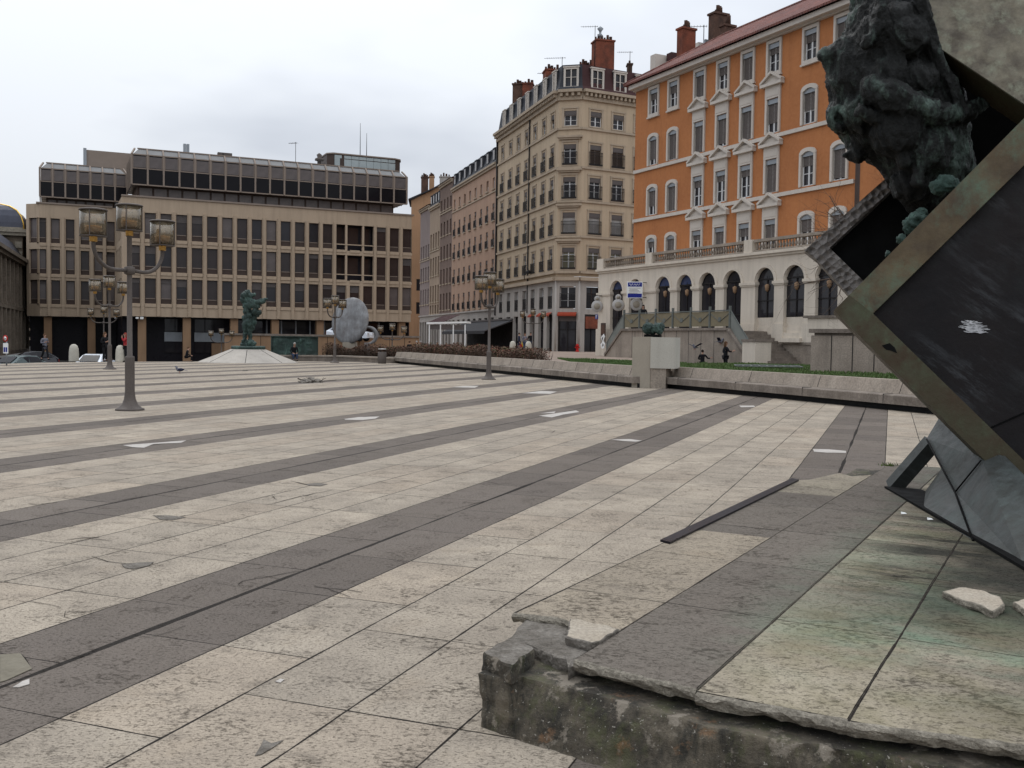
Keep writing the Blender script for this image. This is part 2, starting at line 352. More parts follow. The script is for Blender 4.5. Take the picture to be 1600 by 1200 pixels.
# ------------------------------------------------------------------ mesh helpers
class MB:
    def __init__(s, M4=None):
        s.v = []; s.f = []; s.m = []; s.sm = []; s.M = M4
    def pt(s, p):
        p = Vector(p)
        if s.M: p = s.M @ p
        s.v.append(p); return len(s.v) - 1
    def face(s, pts, m=0, smooth=False):
        s.f.append([s.pt(p) for p in pts]); s.m.append(m); s.sm.append(smooth)
    def idx(s, ids, m=0, smooth=False):
        s.f.append(list(ids)); s.m.append(m); s.sm.append(smooth)
    def box(s, x0, x1, y0, y1, z0, z1, m=0, skip=''):
        a = [s.pt(p) for p in ((x0, y0, z0), (x1, y0, z0), (x1, y1, z0), (x0, y1, z0), (x0, y0, z1), (x1, y0, z1), (x1, y1, z1), (x0, y1, z1))]
        for k, q in (('b', (0, 3, 2, 1)), ('t', (4, 5, 6, 7)), ('f', (0, 1, 5, 4)), ('r', (1, 2, 6, 5)), ('k', (2, 3, 7, 6)), ('l', (3, 0, 4, 7))):
            if k not in skip: s.idx([a[i] for i in q], m)
    def bar(s, p, q, w, h, m=0, up=(0, 0, 1)):
        p, q = Vector(p), Vector(q); d = (q - p).normalized(); up = Vector(up)
        if abs(d.dot(up)) > .99: up = Vector((0, 1, 0))
        x = d.cross(up).normalized() * w / 2; y = x.cross(d).normalized() * h / 2
        A = [s.pt(p + i * x + j * y) for i, j in ((-1, -1), (1, -1), (1, 1), (-1, 1))]
        B = [s.pt(q + i * x + j * y) for i, j in ((-1, -1), (1, -1), (1, 1), (-1, 1))]
        for i in range(4): s.idx((A[i], A[(i + 1) % 4], B[(i + 1) % 4], B[i]), m)
        s.idx(A[::-1], m); s.idx(B, m)
    def tube(s, pts, r, n=8, m=0, cap=True):
        pts = [Vector(p) for p in pts]; rs = r if isinstance(r, (list, tuple)) else [r] * len(pts)
        rings = []; ref = None
        for i, p in enumerate(pts):
            d = (pts[min(i + 1, len(pts) - 1)] - pts[max(i - 1, 0)])
            d = d.normalized() if d.length > 1e-9 else Vector((0, 0, 1))
            if ref is None:
                ref = Vector((0, 0, 1)) if abs(d.z) < .9 else Vector((1, 0, 0))
            x = (ref - d * ref.dot(d)).normalized(); ref = x; y = d.cross(x)
            rings.append([s.pt(p + (x * math.cos(2 * math.pi * k / n) + y * math.sin(2 * math.pi * k / n)) * rs[i]) for k in range(n)])
        for a, b in zip(rings, rings[1:]):
            for k in range(n): s.idx((a[k], a[(k + 1) % n], b[(k + 1) % n], b[k]), m, True)
        if cap: s.idx(rings[0][::-1], m); s.idx(rings[-1], m)
    def lathe(s, prof, n=20, o=(0, 0, 0), m=0, smooth=True, a0=0.0, a1=2 * math.pi):
        o = Vector(o); full = abs(a1 - a0 - 2 * math.pi) < 1e-6; nn = n if full else n + 1
        rings = []
        for r, z in prof:
            rings.append([s.pt(o + Vector((r * math.cos(a0 + (a1 - a0) * k / n), r * math.sin(a0 + (a1 - a0) * k / n), z))) for k in range(nn)])
        for a, b in zip(rings, rings[1:]):
            for k in range(n): s.idx((a[k], a[(k + 1) % nn], b[(k + 1) % nn], b[k]), m, smooth)
        if full:
            if prof[0][0] > 1e-4: s.idx(rings[0][::-1], m)
            if prof[-1][0] > 1e-4: s.idx(rings[-1], m)
    def prism(s, poly, z0, z1, m=0, mt=None):
        a = [s.pt((p[0], p[1], z0)) for p in poly]; b = [s.pt((p[0], p[1], z1)) for p in poly]; n = len(poly)
        for i in range(n): s.idx((a[i], a[(i + 1) % n], b[(i + 1) % n], b[i]), m)
        s.idx(a[::-1], m); s.idx(b, m if mt is None else mt)
    def slab(s, poly, t, m=0):        # polygon of 3-D points given a thickness along the vector t
        t = Vector(t); n = len(poly)
        a = [s.pt(p) for p in poly]; b = [s.pt(Vector(p) + t) for p in poly]
        for i in range(n): s.idx((a[i], a[(i + 1) % n], b[(i + 1) % n], b[i]), m)
        s.idx(a[::-1], m); s.idx(b, m)
    def ball(s, c, r, n=10, m=0):
        c = Vector(c); r = Vector(r) if not isinstance(r, (int, float)) else Vector((r, r, r))
        k = max(4, n // 2); rings = []
        for i in range(k + 1):
            a = math.pi * i / k - math.pi / 2
            rings.append([s.pt(c + Vector((r.x * math.cos(a) * math.cos(2 * math.pi * j / n), r.y * math.cos(a) * math.sin(2 * math.pi * j / n), r.z * math.sin(a)))) for j in range(n)])
        for a, b in zip(rings, rings[1:]):
            for j in range(n): s.idx((a[j], a[(j + 1) % n], b[(j + 1) % n], b[j]), m, True)
    def mesh(s, name, mats):
        me = bpy.data.meshes.new(name); me.from_pydata([tuple(v) for v in s.v], [], s.f)
        for x in (mats if isinstance(mats, (list, tuple)) else [mats]): me.materials.append(M[x] if isinstance(x, str) else x)
        me.polygons.foreach_set('material_index', s.m); me.polygons.foreach_set('use_smooth', s.sm)
        bm = bmesh.new(); bm.from_mesh(me); bmesh.ops.remove_doubles(bm, verts=bm.verts, dist=1e-5)
        bmesh.ops.recalc_face_normals(bm, faces=bm.faces); bm.to_mesh(me); bm.free(); me.update()
        return me
    def build(s, name, mats, parent=None, mw=None):
        return link(name, s.mesh(name, mats), parent, mw)

def link(name, data, parent=None, mw=None):
    o = bpy.data.objects.new(name, data); COL.objects.link(o)
    if parent: o.parent = parent
    if mw is not None: o.matrix_local = mw
    return o

def tag(o, label=None, cat=None, group=None, kind=None):
    for k, v in (('label', label), ('category', cat), ('group', group), ('kind', kind)):
        if v: o[k] = v
    return o

def thing(name, label, cat, loc=(0, 0, 0), rz=0.0, group=None):
    o = bpy.data.objects.new(name, None); COL.objects.link(o); o.empty_display_size = .2
    o.location = loc; o.rotation_euler = (0, 0, rz)
    return tag(o, label, cat, group)

def copy_tree(o, parent=None):
    c = o.copy(); COL.objects.link(c); c.parent = parent
    for ch in list(o.children): copy_tree(ch, c)
    return c

def frame(P0, d, z=0.0, rz=True):       # facade frame: x along d, y inwards (left of d), z up
    d = Vector((d[0], d[1], 0)).normalized(); n = Vector((-d.y, d.x, 0))
    return Matrix(((d.x, n.x, 0, P0[0]), (d.y, n.y, 0, P0[1]), (0, 0, 1, z), (0, 0, 0, 1)))

def T(x, y, z): return Matrix.Translation((x, y, z))

def wall(mb, x0, x1, z0, z1, ops, dep=.25, m=0, mr=None, y=0.0):
    """a wall in the plane y with real openings; reveals go to y+dep"""
    mr = m if mr is None else mr
    xs = sorted({x0, x1, *[min(max(a, x0), x1) for o in ops for a in o[:2]]}); zs = sorted({z0, z1, *[min(max(a, z0), z1) for o in ops for a in o[2:4]]})
    for a, b in zip(xs, xs[1:]):
        for c, d in zip(zs, zs[1:]):
            if b - a < 1e-5 or d - c < 1e-5: continue
            mx, mz = (a + b) / 2, (c + d) / 2
            if any(o[0] < mx < o[1] and o[2] < mz < o[3] for o in ops): continue
            mb.face(((a, y, c), (b, y, c), (b, y, d), (a, y, d)), m)
    for a, b, c, d in ops:
        e = y + dep
        mb.face(((a, y, c), (a, e, c), (a, e, d), (a, y, d)), mr); mb.face(((b, y, c), (b, y, d), (b, e, d), (b, e, c)), mr)
        mb.face(((a, y, c), (b, y, c), (b, e, c), (a, e, c)), mr); mb.face(((a, y, d), (a, e, d), (b, e, d), (b, y, d)), mr)

CACHE = {}
def cached(key, fn):
    if key not in CACHE: CACHE[key] = fn()
    return CACHE[key]

# --- windows: origin at the middle of the opening's bottom edge, x along, y inwards
def win_frame(w, h, mats, kind):
    def f():
        b = MB(); t = .07; y0, y1 = .10, .17
        b.box(-w / 2, w / 2, y0, y1, 0, t); b.box(-w / 2, w / 2, y0, y1, h - t, h)
        b.box(-w / 2, -w / 2 + t, y0, y1, t, h - t); b.box(w / 2 - t, w / 2, y0, y1, t, h - t)
        if kind == 'casement':
            b.box(-.055, .055, y0 - .01, y1, t, h - t)
            for k in (.36, .68):
                for sx in (-1, 1):
                    xa, xb = sorted((sx * .055, sx * (w / 2 - t)))
                    b.box(xa, xb, y0 + .01, y1 - .005, h * k - .02, h * k + .02)
        elif kind == 'office':
            b.box(-w / 2 + t, w / 2 - t, y0 - .03, y1, h * .19, h * .19 + .07, 1); b.box(-w / 2 + t, w / 2 - t, y0 + .01, y0 + .03, t, h * .19, 0)
            b.box(-w / 2 - .04, w / 2 + .04, -.06, y0 - .01, -.06, .035)
        elif kind == 'plain':
            b.box(-.03, .03, y0, y1, t, h - t)
        return b.mesh('window', mats)
    return cached(('wf', w, h, mats, kind), f)

def win_pane(w, h, mats):
    def f():
        b = MB(); b.box(-w / 2 + .02, w / 2 - .02, .135, .15, .02, h - .02); return b.mesh('pane', mats)
    return cached(('wp', w, h, mats), f)

def win_blind(w, h, frac, mats, y=.06):
    def f():
        b = MB(); hh = h * frac; n = max(2, int(hh / .075)); st = hh / n
        for i in range(n):
            z1 = h - i * st; z0 = z1 - st * .93
            b.face(((-w / 2, y, z0), (w / 2, y, z0), (w / 2, y + .035, z1), (-w / 2, y + .035, z1)))
            b.face(((-w / 2, y, z0), (-w / 2, y + .03, z0), (w / 2, y + .03, z0), (w / 2, y, z0)))
        b.box(-w / 2, w / 2, y + .036, y + .04, h - hh, h)
        return b.mesh('blind', mats)
    return cached(('wb', w, h, round(frac, 2), mats, y), f)

def win_box(w, h, mats):
    def f():
        b = MB(); b.box(-w / 2, w / 2, -.02, .05, h - .42, h, 0)
        for i in range(9):
            x = -w / 2 + (i + .5) * w / 9; b.box(x - w / 22, x + w / 22, -.035, -.021, h - .47, h - .30, 0)
        return b.mesh('valance', mats)
    return cached(('wv', w, h, mats), f)

def win_rail(w, hh=.95, mats='iron'):
    def f():
        b = MB(); w2 = w / 2 + .12; yo = -.22
        b.box(-w2, w2, yo, yo + .04, hh - .05, hh); b.box(-w2, w2, yo, yo + .04, .1, .14); b.box(-w2, w2, yo, yo + .04, hh * .72, hh * .72 + .03)
        n = int(w2 * 2 / .11)
        for i in range(n + 1):
            x = -w2 + i * 2 * w2 / n; b.box(x - .012, x + .012, yo + .008, yo + .032, .1, hh)
        for sx in (-w2, w2 - .04): b.box(sx, sx + .04, yo, 0, hh - .05, hh); b.box(sx, sx + .04, yo, 0, .1, .14)
        b.box(-w2, w2, yo, .0, .0, .09)
        return b.mesh('railing', mats)
    return cached(('wr', w, hh, mats), f)

def window(parent, mw, w, h, fm='white_pvc', pm='glass', kind='casement', blind=0, bm='blind', box=None, rail=0, label=None):
    o = link('window', win_frame(w, h, fm, kind), parent, mw)
    link('pane', win_pane(w, h, pm), o)
    if blind: link('blind', win_blind(w - .06, h - .02, blind, bm), o)
    if box: link('valance', win_box(w, h, box), o)
    if rail: link('railing', win_rail(w, rail), o)
    if label: o['label'] = label
    return o

def chimney_mb(b, x0, x1, y0, y1, z0, z1, pots=4, m=0, mp=1):
    b.box(x0, x1, y0, y1, z0, z1, m); b.box(x0 - .09, x1 + .09, y0 - .09, y1 + .09, z1, z1 + .16, m)
    for i in range(pots):
        x = x0 + (i + .5) * (x1 - x0) / pots; r = .13 + .03 * ((i * 7) % 3)
        b.lathe([(r, z1 + .16), (r * .85, z1 + .5 + .14 * ((i * 5) % 3)), (r * .95, z1 + .55 + .14 * ((i * 5) % 3))], 8, (x, (y0 + y1) / 2, 0), mp)

def antenna(label, p, h, yaw, n=8, boom=1.3, base=.0):
    o = thing('television_antenna', label, 'antenna', p, yaw)
    b = MB(); b.tube([(0, 0, -.6), (0, 0, h)], .03, 6); b.build('mast', 'iron', o)
    b = MB(); b.tube([(-boom * .2, 0, h - .1), (boom, 0, h - .1)], .02, 5)
    for i in range(n):
        x = -boom * .15 + i * boom * 1.1 / n; b.tube([(x, -.3, h - .1), (x, .3, h - .1)], .012, 4)
    b.build('aerial', 'iron', o)
    return o

def each(parent, name, mats, lst, mw=None):
    """every box of the list as a part of its own; equal sizes share one mesh"""
    out = []
    for x0, x1, y0, y1, z0, z1 in lst:
        k = ('box', name, mats, round(x1 - x0, 3), round(y1 - y0, 3), round(z1 - z0, 3))
        def f():
            b = MB(); b.box(0, x1 - x0, 0, y1 - y0, 0, z1 - z0); return b.mesh(name, mats)
        out.append(link(name, cached(k, f), parent, (mw or Matrix()) @ T(x0, y0, z0)))
    return out
# ================================================================== OFFICE BUILDING (left)
OD = Vector((math.sin(R(65)), math.cos(R(65)), 0))
OP = Vector((-38.2, 97.2, 0))
def osx(px, y=0.0, py=420):            # local x on the plane at local depth y seen at column px
    n = Vector((-OD.y, OD.x, 0)); q = OP + n * y
    return on_line(px, q, OD, py)
office = thing('office_building', 'long tan precast concrete office block with dark glazed penthouse floor', 'building', (OP.x, OP.y, 0), R(25))
ZB, ZT = 3.5, 15.15
ROWS = [(4.78, 7.27), (7.93, 10.46), (11.13, 13.69)]
cols = [213, 235, 260, 285, 308, 332, 356, 379, 402, 424, 447, 469, 491, 512, 533, 555, 576, 596, 616, 634.5]
cx = [osx(c) for c in cols]
# regular spacing
n0 = len(cx); a0 = cx[1]; sp = (cx[-2] - cx[1]) / (n0 - 3)
cx = [a0 + (i - 1) * sp for i in range(n0)]
XE = osx(642.5); WW = 1.04
mw_ = MB(); ops = []
for r, (za, zb) in enumerate(ROWS):
    for i, x in enumerate(cx):
        if r > 0 and i in (14, 15, 16): continue
        ops.append((x - WW / 2, x + WW / 2, za, zb))
    if r > 0: ops.append((cx[14] - .62, cx[16] + .62, za - .15, zb + .05))
wall(mw_, 0.0, XE, ZB, ZT, ops, .42)
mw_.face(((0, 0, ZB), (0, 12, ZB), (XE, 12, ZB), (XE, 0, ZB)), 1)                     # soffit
mw_.face(((XE, 0, ZB), (XE, 14, ZB), (XE, 14, ZT), (XE, 0, ZT)))
mw_.face(((0, 0, ZT), (XE, 0, ZT), (XE, 14, ZT), (0, 14, ZT)))
mw_.box(-.05, XE + .25, -.12, .35, ZT + .002, ZT + .16, 2)                           # coping rail
mw_.build('facade_wall', ['concrete', 'dark_panel', 'mullion'], office)
pil = MB(); lo_ = MB()
pil.box(-.15, .15, -.16, 0, ZB + .02, ROWS[2][1] + .2); pil.box(-.045, .045, -.20, -.161, ZB + .02, ROWS[2][1] + .18)
lo_.box(-.16, .16, -.16, .0, ZB + .02, ROWS[1][0] - .6)
pil = pil.mesh('pilaster', 'concrete'); lo_ = lo_.mesh('pilaster', 'concrete')
for i in range(n0 - 1): link('pilaster', lo_ if i in (14, 15) else pil, office, T((cx[i] + cx[i + 1]) / 2, 0, 0))
for za, zb in ROWS:                       # slightly proud beams, one piece per bay
    each(office, 'floor_beam', 'concrete', [(cx[i] - .54, cx[i] + .54, -.07, -.001, za - .34, za - .07) for i in range(n0)])
random.seed(3)
for r, (za, zb) in enumerate(ROWS):
    for i, x in enumerate(cx):
        if r > 0 and i in (14, 15, 16): continue
        g = random.choice(['glass_brown', 'glass_brown', 'glass_grey', 'glass', 'glass_brown'])
        window(office, T(x, .08, za), WW, zb - za, ('brown_frame', 'mullion'), g, 'office', blind=random.choice([0, 0, 0, 0, .18, .3]), bm='valance')
    if r > 0:
        xa, xb = cx[14] - .62, cx[16] + .62
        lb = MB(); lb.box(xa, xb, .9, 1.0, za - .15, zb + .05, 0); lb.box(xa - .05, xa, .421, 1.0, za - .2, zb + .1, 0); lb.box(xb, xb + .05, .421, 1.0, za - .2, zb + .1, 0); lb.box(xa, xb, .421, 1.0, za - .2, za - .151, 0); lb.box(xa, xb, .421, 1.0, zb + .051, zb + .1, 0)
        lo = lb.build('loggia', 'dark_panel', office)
        for k in range(3):
            q = MB(); q.box(xa + .15 + k * (xb - xa) / 3, xa + (k + 1) * (xb - xa) / 3 - .1, .86, .895, za + .55, zb - .2); q.build('pane', 'glass_brown', lo)
        q = MB(); q.box(xa, xb, -.02, .04, za + .45, za + .55)
        for x in (cx[14] + .55, cx[16] - .55): q.box(x - .11, x + .11, .02, .3, za - .15, zb + .05)
        q.build('loggia_posts', 'concrete', lo)
# wing (set back)
YW = 10.4; XW = osx(62, YW)
wcols = [osx(c, YW) for c in (65.5, 87, 110, 133, 154, 173)]
m2 = MB(); ops = [(x - .42, x + .42, za, zb) for x in wcols for za, zb in ROWS]
wall(m2, XW, 0, ZB, ZT, ops, .4, y=YW)
mc = MB(frame((XW, YW), (-.72, .69)) @ Matrix.Scale(1, 4))
# chamfer at the far left
chf = frame((XW - 1.25, YW + 1.2), (.72, -.69))
m2.M = chf; wall(m2, 0, 1.73, ZB, ZT, [(.35, 1.4, za, zb) for za, zb in ROWS], .3); m2.M = None
m2.face(((XW - 1.25, YW + 1.2, ZB), (XW - 1.25, YW + 14, ZB), (XW - 1.25, YW + 14, ZT), (XW - 1.25, YW + 1.2, ZT)))
ret = frame((0, YW), (0, -1))
m2.M = ret; wall(m2, 0, YW, ZB, ZT, [(1.0 + 2.2 * k, 2.3 + 2.2 * k, za, zb) for k in range(4) for za, zb in ROWS], .35); m2.M = None
m2.face(((XW - 1.25, YW + 1.2, ZT), (XW, YW, ZT), (0, YW, ZT), (0, YW + 14, ZT), (XW - 1.25, YW + 14, ZT)))
m2.face(((XW - 1.25, YW + 1.2, ZB), (XW, YW, ZB), (0, YW, ZB), (0, YW + 14, ZB), (XW - 1.25, YW + 14, ZB)), 1)
m2.box(XW - .3, -.3, YW - .12, YW + .3, ZT + .002, ZT + .16, 2)
m2.build('wing_wall', ['concrete', 'dark_panel', 'mullion'], office)
each(office, 'pilaster', 'concrete', [((wcols[i] + wcols[i + 1]) / 2 - .14, (wcols[i] + wcols[i + 1]) / 2 + .14, YW - .2, YW - .081, ZB + .02, ROWS[2][1] + .2) for i in range(5)])
each(office, 'floor_beam', 'concrete', [(XW, -.1, YW - .08, YW - .001, za - .34, za - .07) for za, zb in ROWS])
for za, zb in ROWS:
    for x in wcols: window(office, T(x, YW + .18, za), .84, zb - za, ('brown_frame', 'mullion'), random.choice(['glass_brown', 'glass_grey']), 'office', blind=random.choice([0, 0, .15]), bm='valance')
    window(office, chf @ T(.875, .12, za), 1.05, zb - za, ('brown_frame', 'mullion'), 'glass_grey', 'office')
    for k in range(4): window(office, ret @ T(1.65 + 2.2 * k, .16, za), 1.3, zb - za, ('brown_frame', 'mullion'), 'glass', 'office')

def penthouse(name, xa, xb, y, z0, n, ret_left):
    """glazed box: dark lower panes, grey upper panes, sloped glazing on top, mullions; on a recessed dark storey"""
    zm, z1, zt = z0 + 1.55, z0 + 2.9, z0 + 3.55
    body = MB(); body.box(xa + .1, xb - .1, y + .06, y + 8, z0, z1 - .02, 0); body.box(xa + .6, xb - 1.2, y + 1.0, y + 8, ZT, z0 - .002, 1)
    body.face(((xa + .1, y + .06, z1 - .02), (xb - .1, y + .06, z1 - .02), (xb - .7, y + .75, zt), (xa + .7, y + .75, zt)), 2)
    body.face(((xb - .1, y + .06, z1 - .02), (xb - .1, y + 8, z1 - .02), (xb - .7, y + 7.5, zt), (xb - .7, y + .75, zt)), 2)
    body.face(((xa + .1, y + .06, z1 - .02), (xa + .7, y + .75, zt), (xa + .7, y + 7.5, zt), (xa + .1, y + 8, z1 - .02)), 2)
    body.face(((xa + .7, y + .75, zt), (xb - .7, y + .75, zt), (xb - .7, y + 7.5, zt), (xa + .7, y + 7.5, zt)), 3)
    o = body.build(name, ['dark_panel', 'brown_frame', 'glass_sky', 'zinc'], office)
    st = (xb - xa) / n
    fr = MB(); up = []; lo = []; rc = []
    for i in range(n + 1):
        x = xa + i * st
        fr.box(x - .085, x + .085, y - .1, y + .07, z0 - .05, z1 + .02)
        fr.bar((x, y - .02, z1), (x + (.35 if i == 0 else -.35 if i == n else 0), y + .75, zt + .03), .15, .14)
    fr.box(xa, xb, y - .06, y + .05, z0 - .1, z0 + .02); fr.box(xa, xb, y - .04, y + .05, zm - .05, zm + .05); fr.box(xa, xb, y - .05, y + .04, z1 - .06, z1 + .05)
    fr.box(xa + .6, xb - .6, y + .7, y + .85, zt + .01, zt + .12)
    for i in range(n):
        x = xa + i * st
        up.append((x + .17, x + st - .17, y - .005, y + .05, zm + .1, z1 - .16)); lo.append((x + .08, x + st - .08, y, y + .05, z0 + .04, zm - .06))
        fr.box(x + .1, x + .165, y - .03, y + .04, zm + .06, z1 - .1); fr.box(x + st - .165, x + st - .1, y - .03, y + .04, zm + .06, z1 - .1)
    for i in range(int(n)):
        x = xa + .7 + i * (xb - xa - 2) / n
        rc.append((x + .1, x + (xb - xa - 2) / n - .1, y + .93, y + .99, ZT + .25, z0 - .2))
    for k in range(5):        # side returns
        for xs in (xa, xb):
            fr.box(xs - .05, xs + .05, y + .3 + k * 1.5, y + .42 + k * 1.5, z0, z1)
    fr.build('mullions', 'mullion', o); each(o, 'upper_pane', 'glass_grey', up); each(o, 'lower_pane', 'glass_black', lo); each(o, 'recessed_pane', 'glass_grey', rc)
    return o
pa, pb = osx(206, .6), osx(634.5, .6)
penthouse('penthouse', pa, pb, .6, 16.5, int(round((pb - pa) / sp)), True)
penthouse('penthouse_wing', osx(63, YW + .6), osx(199, YW + .6), YW + .6, 16.0, 7, False)
b = MB()
z = P(170, 243, 106).z
b.box(osx(133, 15), osx(209, 15), 15, 18, 19.0, P(170, 243, 113).z, 0); b.box(osx(131, 15), osx(136, 15), 14.8, 15, 19, P(170, 241, 113).z, 1)
b.build('roof_box', ['mullion', 'zinc'], office)
b = MB(); xa, xb = osx(512, 5), osx(630, 5); zt = P(570, 238, 110).z
pl = [(xa, 5.6), (xa + .6, 5), (xb - 1.2, 5), (xb - .4, 5.4), (xb, 6.5), (xb, 10), (xa, 10)]
b.prism(pl, 19.5, zt); b.prism([(x + (.08 if x > (xa + xb) / 2 else -.08), y - .08) for x, y in pl], zt + .002, zt + .14, 1)
pr = b.build('plant_room', ['brown_frame', 'mullion'], office)
b = MB(); n = 8
for i in range(n):
    w_ = (xb - xa - 2.0) / n; x = xa + .7 + i * w_ + (.25 if i > 0 else 0) 
    b.box(x, x + w_ - (.03 if i else .25), 4.95, 4.99, 19.7, zt - .5 if i else zt - .1); b.box(x, x + w_ - .04, 4.96, 4.99, zt - .42, zt - .1)
b.build('panels', 'glass_plant', pr)
b = MB(); x = osx(291.5, 4)
for dx in (-.16, .16): b.box(x + dx - .13, x + dx + .13, 4, 4.4, 19.6, P(291, 217, 101).z)
b.build('vent_stack', 'zinc', office)
b = MB(); x = osx(498, 4); b.lathe([(.22, 19.8), (.22, 20.9), (.5, 21.0), (.45, 21.2), (.2, 21.3), (.3, 21.6), (.05, 21.8)], 10, (x, 4, 0)); b.build('roof_vent', 'lamp_metal', office)
b = MB()
for px in (345, 352, 358): x = osx(px, 3); b.box(x - .3, x + .3, 3, 3.5, 19.8, 20.75)
b.build('roof_vent', 'lamp_metal', office)
b = MB()
for px, pt in ((561.5, 188), (571.5, 203)): x = osx(px, 7); b.tube([(x, 7, zt), (x, 7, P(px, pt, 113).z)], [.05, .02], 5)
b.build('mast', 'iron', office)
q = P(462, 222, 108.5); antenna('television antenna on the roof edge of the tan office block', (q.x, q.y, 19.9), q.z - 19.9, R(160), 5, .9)
# ground storey
b = MB()
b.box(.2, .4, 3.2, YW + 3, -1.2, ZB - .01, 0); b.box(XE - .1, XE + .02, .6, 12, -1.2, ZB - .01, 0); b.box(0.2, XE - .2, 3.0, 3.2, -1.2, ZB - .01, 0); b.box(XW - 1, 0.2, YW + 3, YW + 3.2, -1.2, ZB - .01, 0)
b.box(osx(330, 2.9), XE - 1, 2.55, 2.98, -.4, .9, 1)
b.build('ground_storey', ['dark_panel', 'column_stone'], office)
lst = []
for px in (222, 292, 366, 430, 500, 566, 628):
    x = osx(px, .4, 530); lst.append((x - .38, x + .38, .35, 1.0, -1.2, ZB - .005))
for px in (75, 143):
    x = osx(px, YW + .4, 530); lst.append((x - .38, x + .38, YW + .35, YW + 1.0, -1.2, ZB - .005))
each(office, 'column', 'column_stone', lst)
b = []; c = []
for px in (257, 304, 330, 355):
    x = osx(px, 2.7, 530); w_ = 2.1
    b.append((x, x + w_, 2.8, 2.97, 1.05, 2.0))
    c.append((x + .04, x + w_ / 2 - .04, 2.85, 2.96, 2.05, 3.35)); c.append((x + w_ / 2 + .04, x + w_ - .04, 2.85, 2.96, 2.05, 3.35))
    c.append((x + .04, x + w_ / 2 - .04, 2.85, 2.96, -.1, 1.0)); c.append((x + w_ / 2 + .04, x + w_ - .04, 2.85, 2.96, -.1, 1.0))
for k in range(9):
    x = osx(395, 2.7, 530) + k * 1.55; c.append((x, x + 1.4, 2.85, 2.97, 1.9, 3.3))
    b.append((x + 1.4, x + 1.55, 2.75, 2.97, 1.5, 3.4))
each(office, 'spandrel_panel', 'zinc', b); each(office, 'shop_pane', 'glass', c)
b = MB(); x = osx(212, 0, 500); b.box(x, x + .25, -.25, .15, 3.25, 3.42); b.box(x + .4, x + .7, -.25, .15, 3.22, 3.45); b.build('floodlight', 'white', office)

# low tan terrace wall in front of the office block
A, B_ = P(352, 530, 86), P(655, 530, 96)
d = (B_ - A); L = Vector((d.x, d.y, 0)).length
tw = thing('terrace_wall', 'low tan parapet wall in front of the office block behind the standing bronze', 'wall', (A.x, A.y, 0), math.atan2(d.y, d.x))
b = MB(); b.box(0, L, 0, .3, -.4, 1.75); b.build('wall', 'column_stone', tw)
b = MB(); b.box(-.1, L + .1, -.12, .42, 1.75, 1.92); b.build('coping', 'bench_face', tw)
b = MB()
for i in range(1, 12): b.box(i * L / 12 - .02, i * L / 12 + .02, -.012, .0, -.3, 1.75)
b.build('joints', 'black', tw)

# ================================================================== LEFT HISTORIC BUILDING AND DISTANT HOUSE
HD = Vector((-.347, .938, 0)); HP = P(42, 500, 110); HP.z = 0
old = thing('town_hall_wing', 'dark sooty stone palace wing with slate roof and gold ribbed dome at left edge', 'building', (HP.x, HP.y, 0), math.atan2(-HD.y, -HD.x))
# local x runs towards the camera (-HD); y inwards: left of -HD
M['soot'] = mat('sooty palace stone', (.20, .165, .13), .9, .6, .7, (.07, .058, .045), .5, .4, bsc=8, fine=.3, fsc=6)
M['soot_light'] = mat('pale palace stone', (.30, .27, .22), .9, .6, .5, (.16, .14, .11), .4, .3, bsc=8, fine=.3, fsc=6)
M['slate_blue'] = mat('blue slate', (.09, .095, .12), .5, 1.2, .4, None, .3, .2, bsc=14)
M['gold'] = mat('gilded ridge', (.75, .48, .10), .35, 4, .3, None, 0, .05, metal=.9)
def hx(px): return -on_line(px, HP, HD, 450)
# this frame's y axis points right of the street; build to -y so mirror: inside is y>0 means left of direction -HD
ops = []
for k in range(8):
    x = 1.8 + k * 3.1; ops += [(x, x + 1.3, .2, 3.4), (x, x + 1.3, 4.6, 7.6)]
b = MB(); wall(b, 0, 30, -.4, 9.0, [], .4)
inner = Matrix(((1, 0, 0, 0), (0, -1, 0, 0), (0, 0, 1, 0), (0, 0, 0, 1)))
b = MB(inner); wall(b, 0, 30, -.4, 9.0, ops, .5, 0)
b.box(-.3, 30, -.3, .2, 4.0, 4.3, 1); b.box(-.4, 30, -.55, .2, 8.7, 9.0, 1); b.box(-.6, 30, -.85, .2, 9.0, 9.35, 1)
for k in range(9):
    x = .55 + k * 3.1; b.box(x, x + .55, -.28, 0, .0, 8.7, 1)
    b.box(x - .05, x + .6, -.34, 0, 4.3, 4.6, 1)
b.face(((0, 0, -.4), (0, 14, -.4), (0, 14, 9), (0, 0, 9)))
b.build('wing_wall', ['soot', 'soot'], old)
each(old, 'window', 'glass', [(xa, xb, -.48, -.42, za, zb) for xa, xb, za, zb in ops])
b = MB(inner)
pr = [(-.2, 9.35), (.5, 10.5), (1.1, 11.4), (2.2, 12.2), (4.5, 12.6)]
for (y0, z0), (y1, z1) in zip(pr, pr[1:]): b.face(((2.2, y0, z0), (30, y0, z0), (30, y1, z1), (2.2, y1, z1)), 0, True)
b.face(((2.2, -.2, 9.35), (2.2, .5, 10.5), (2.2, 1.1, 11.4), (2.2, 2.2, 12.2), (2.2, 4.5, 12.6), (2.2, 4.5, 9.35)))
b.build('roof', 'slate_blue', old)
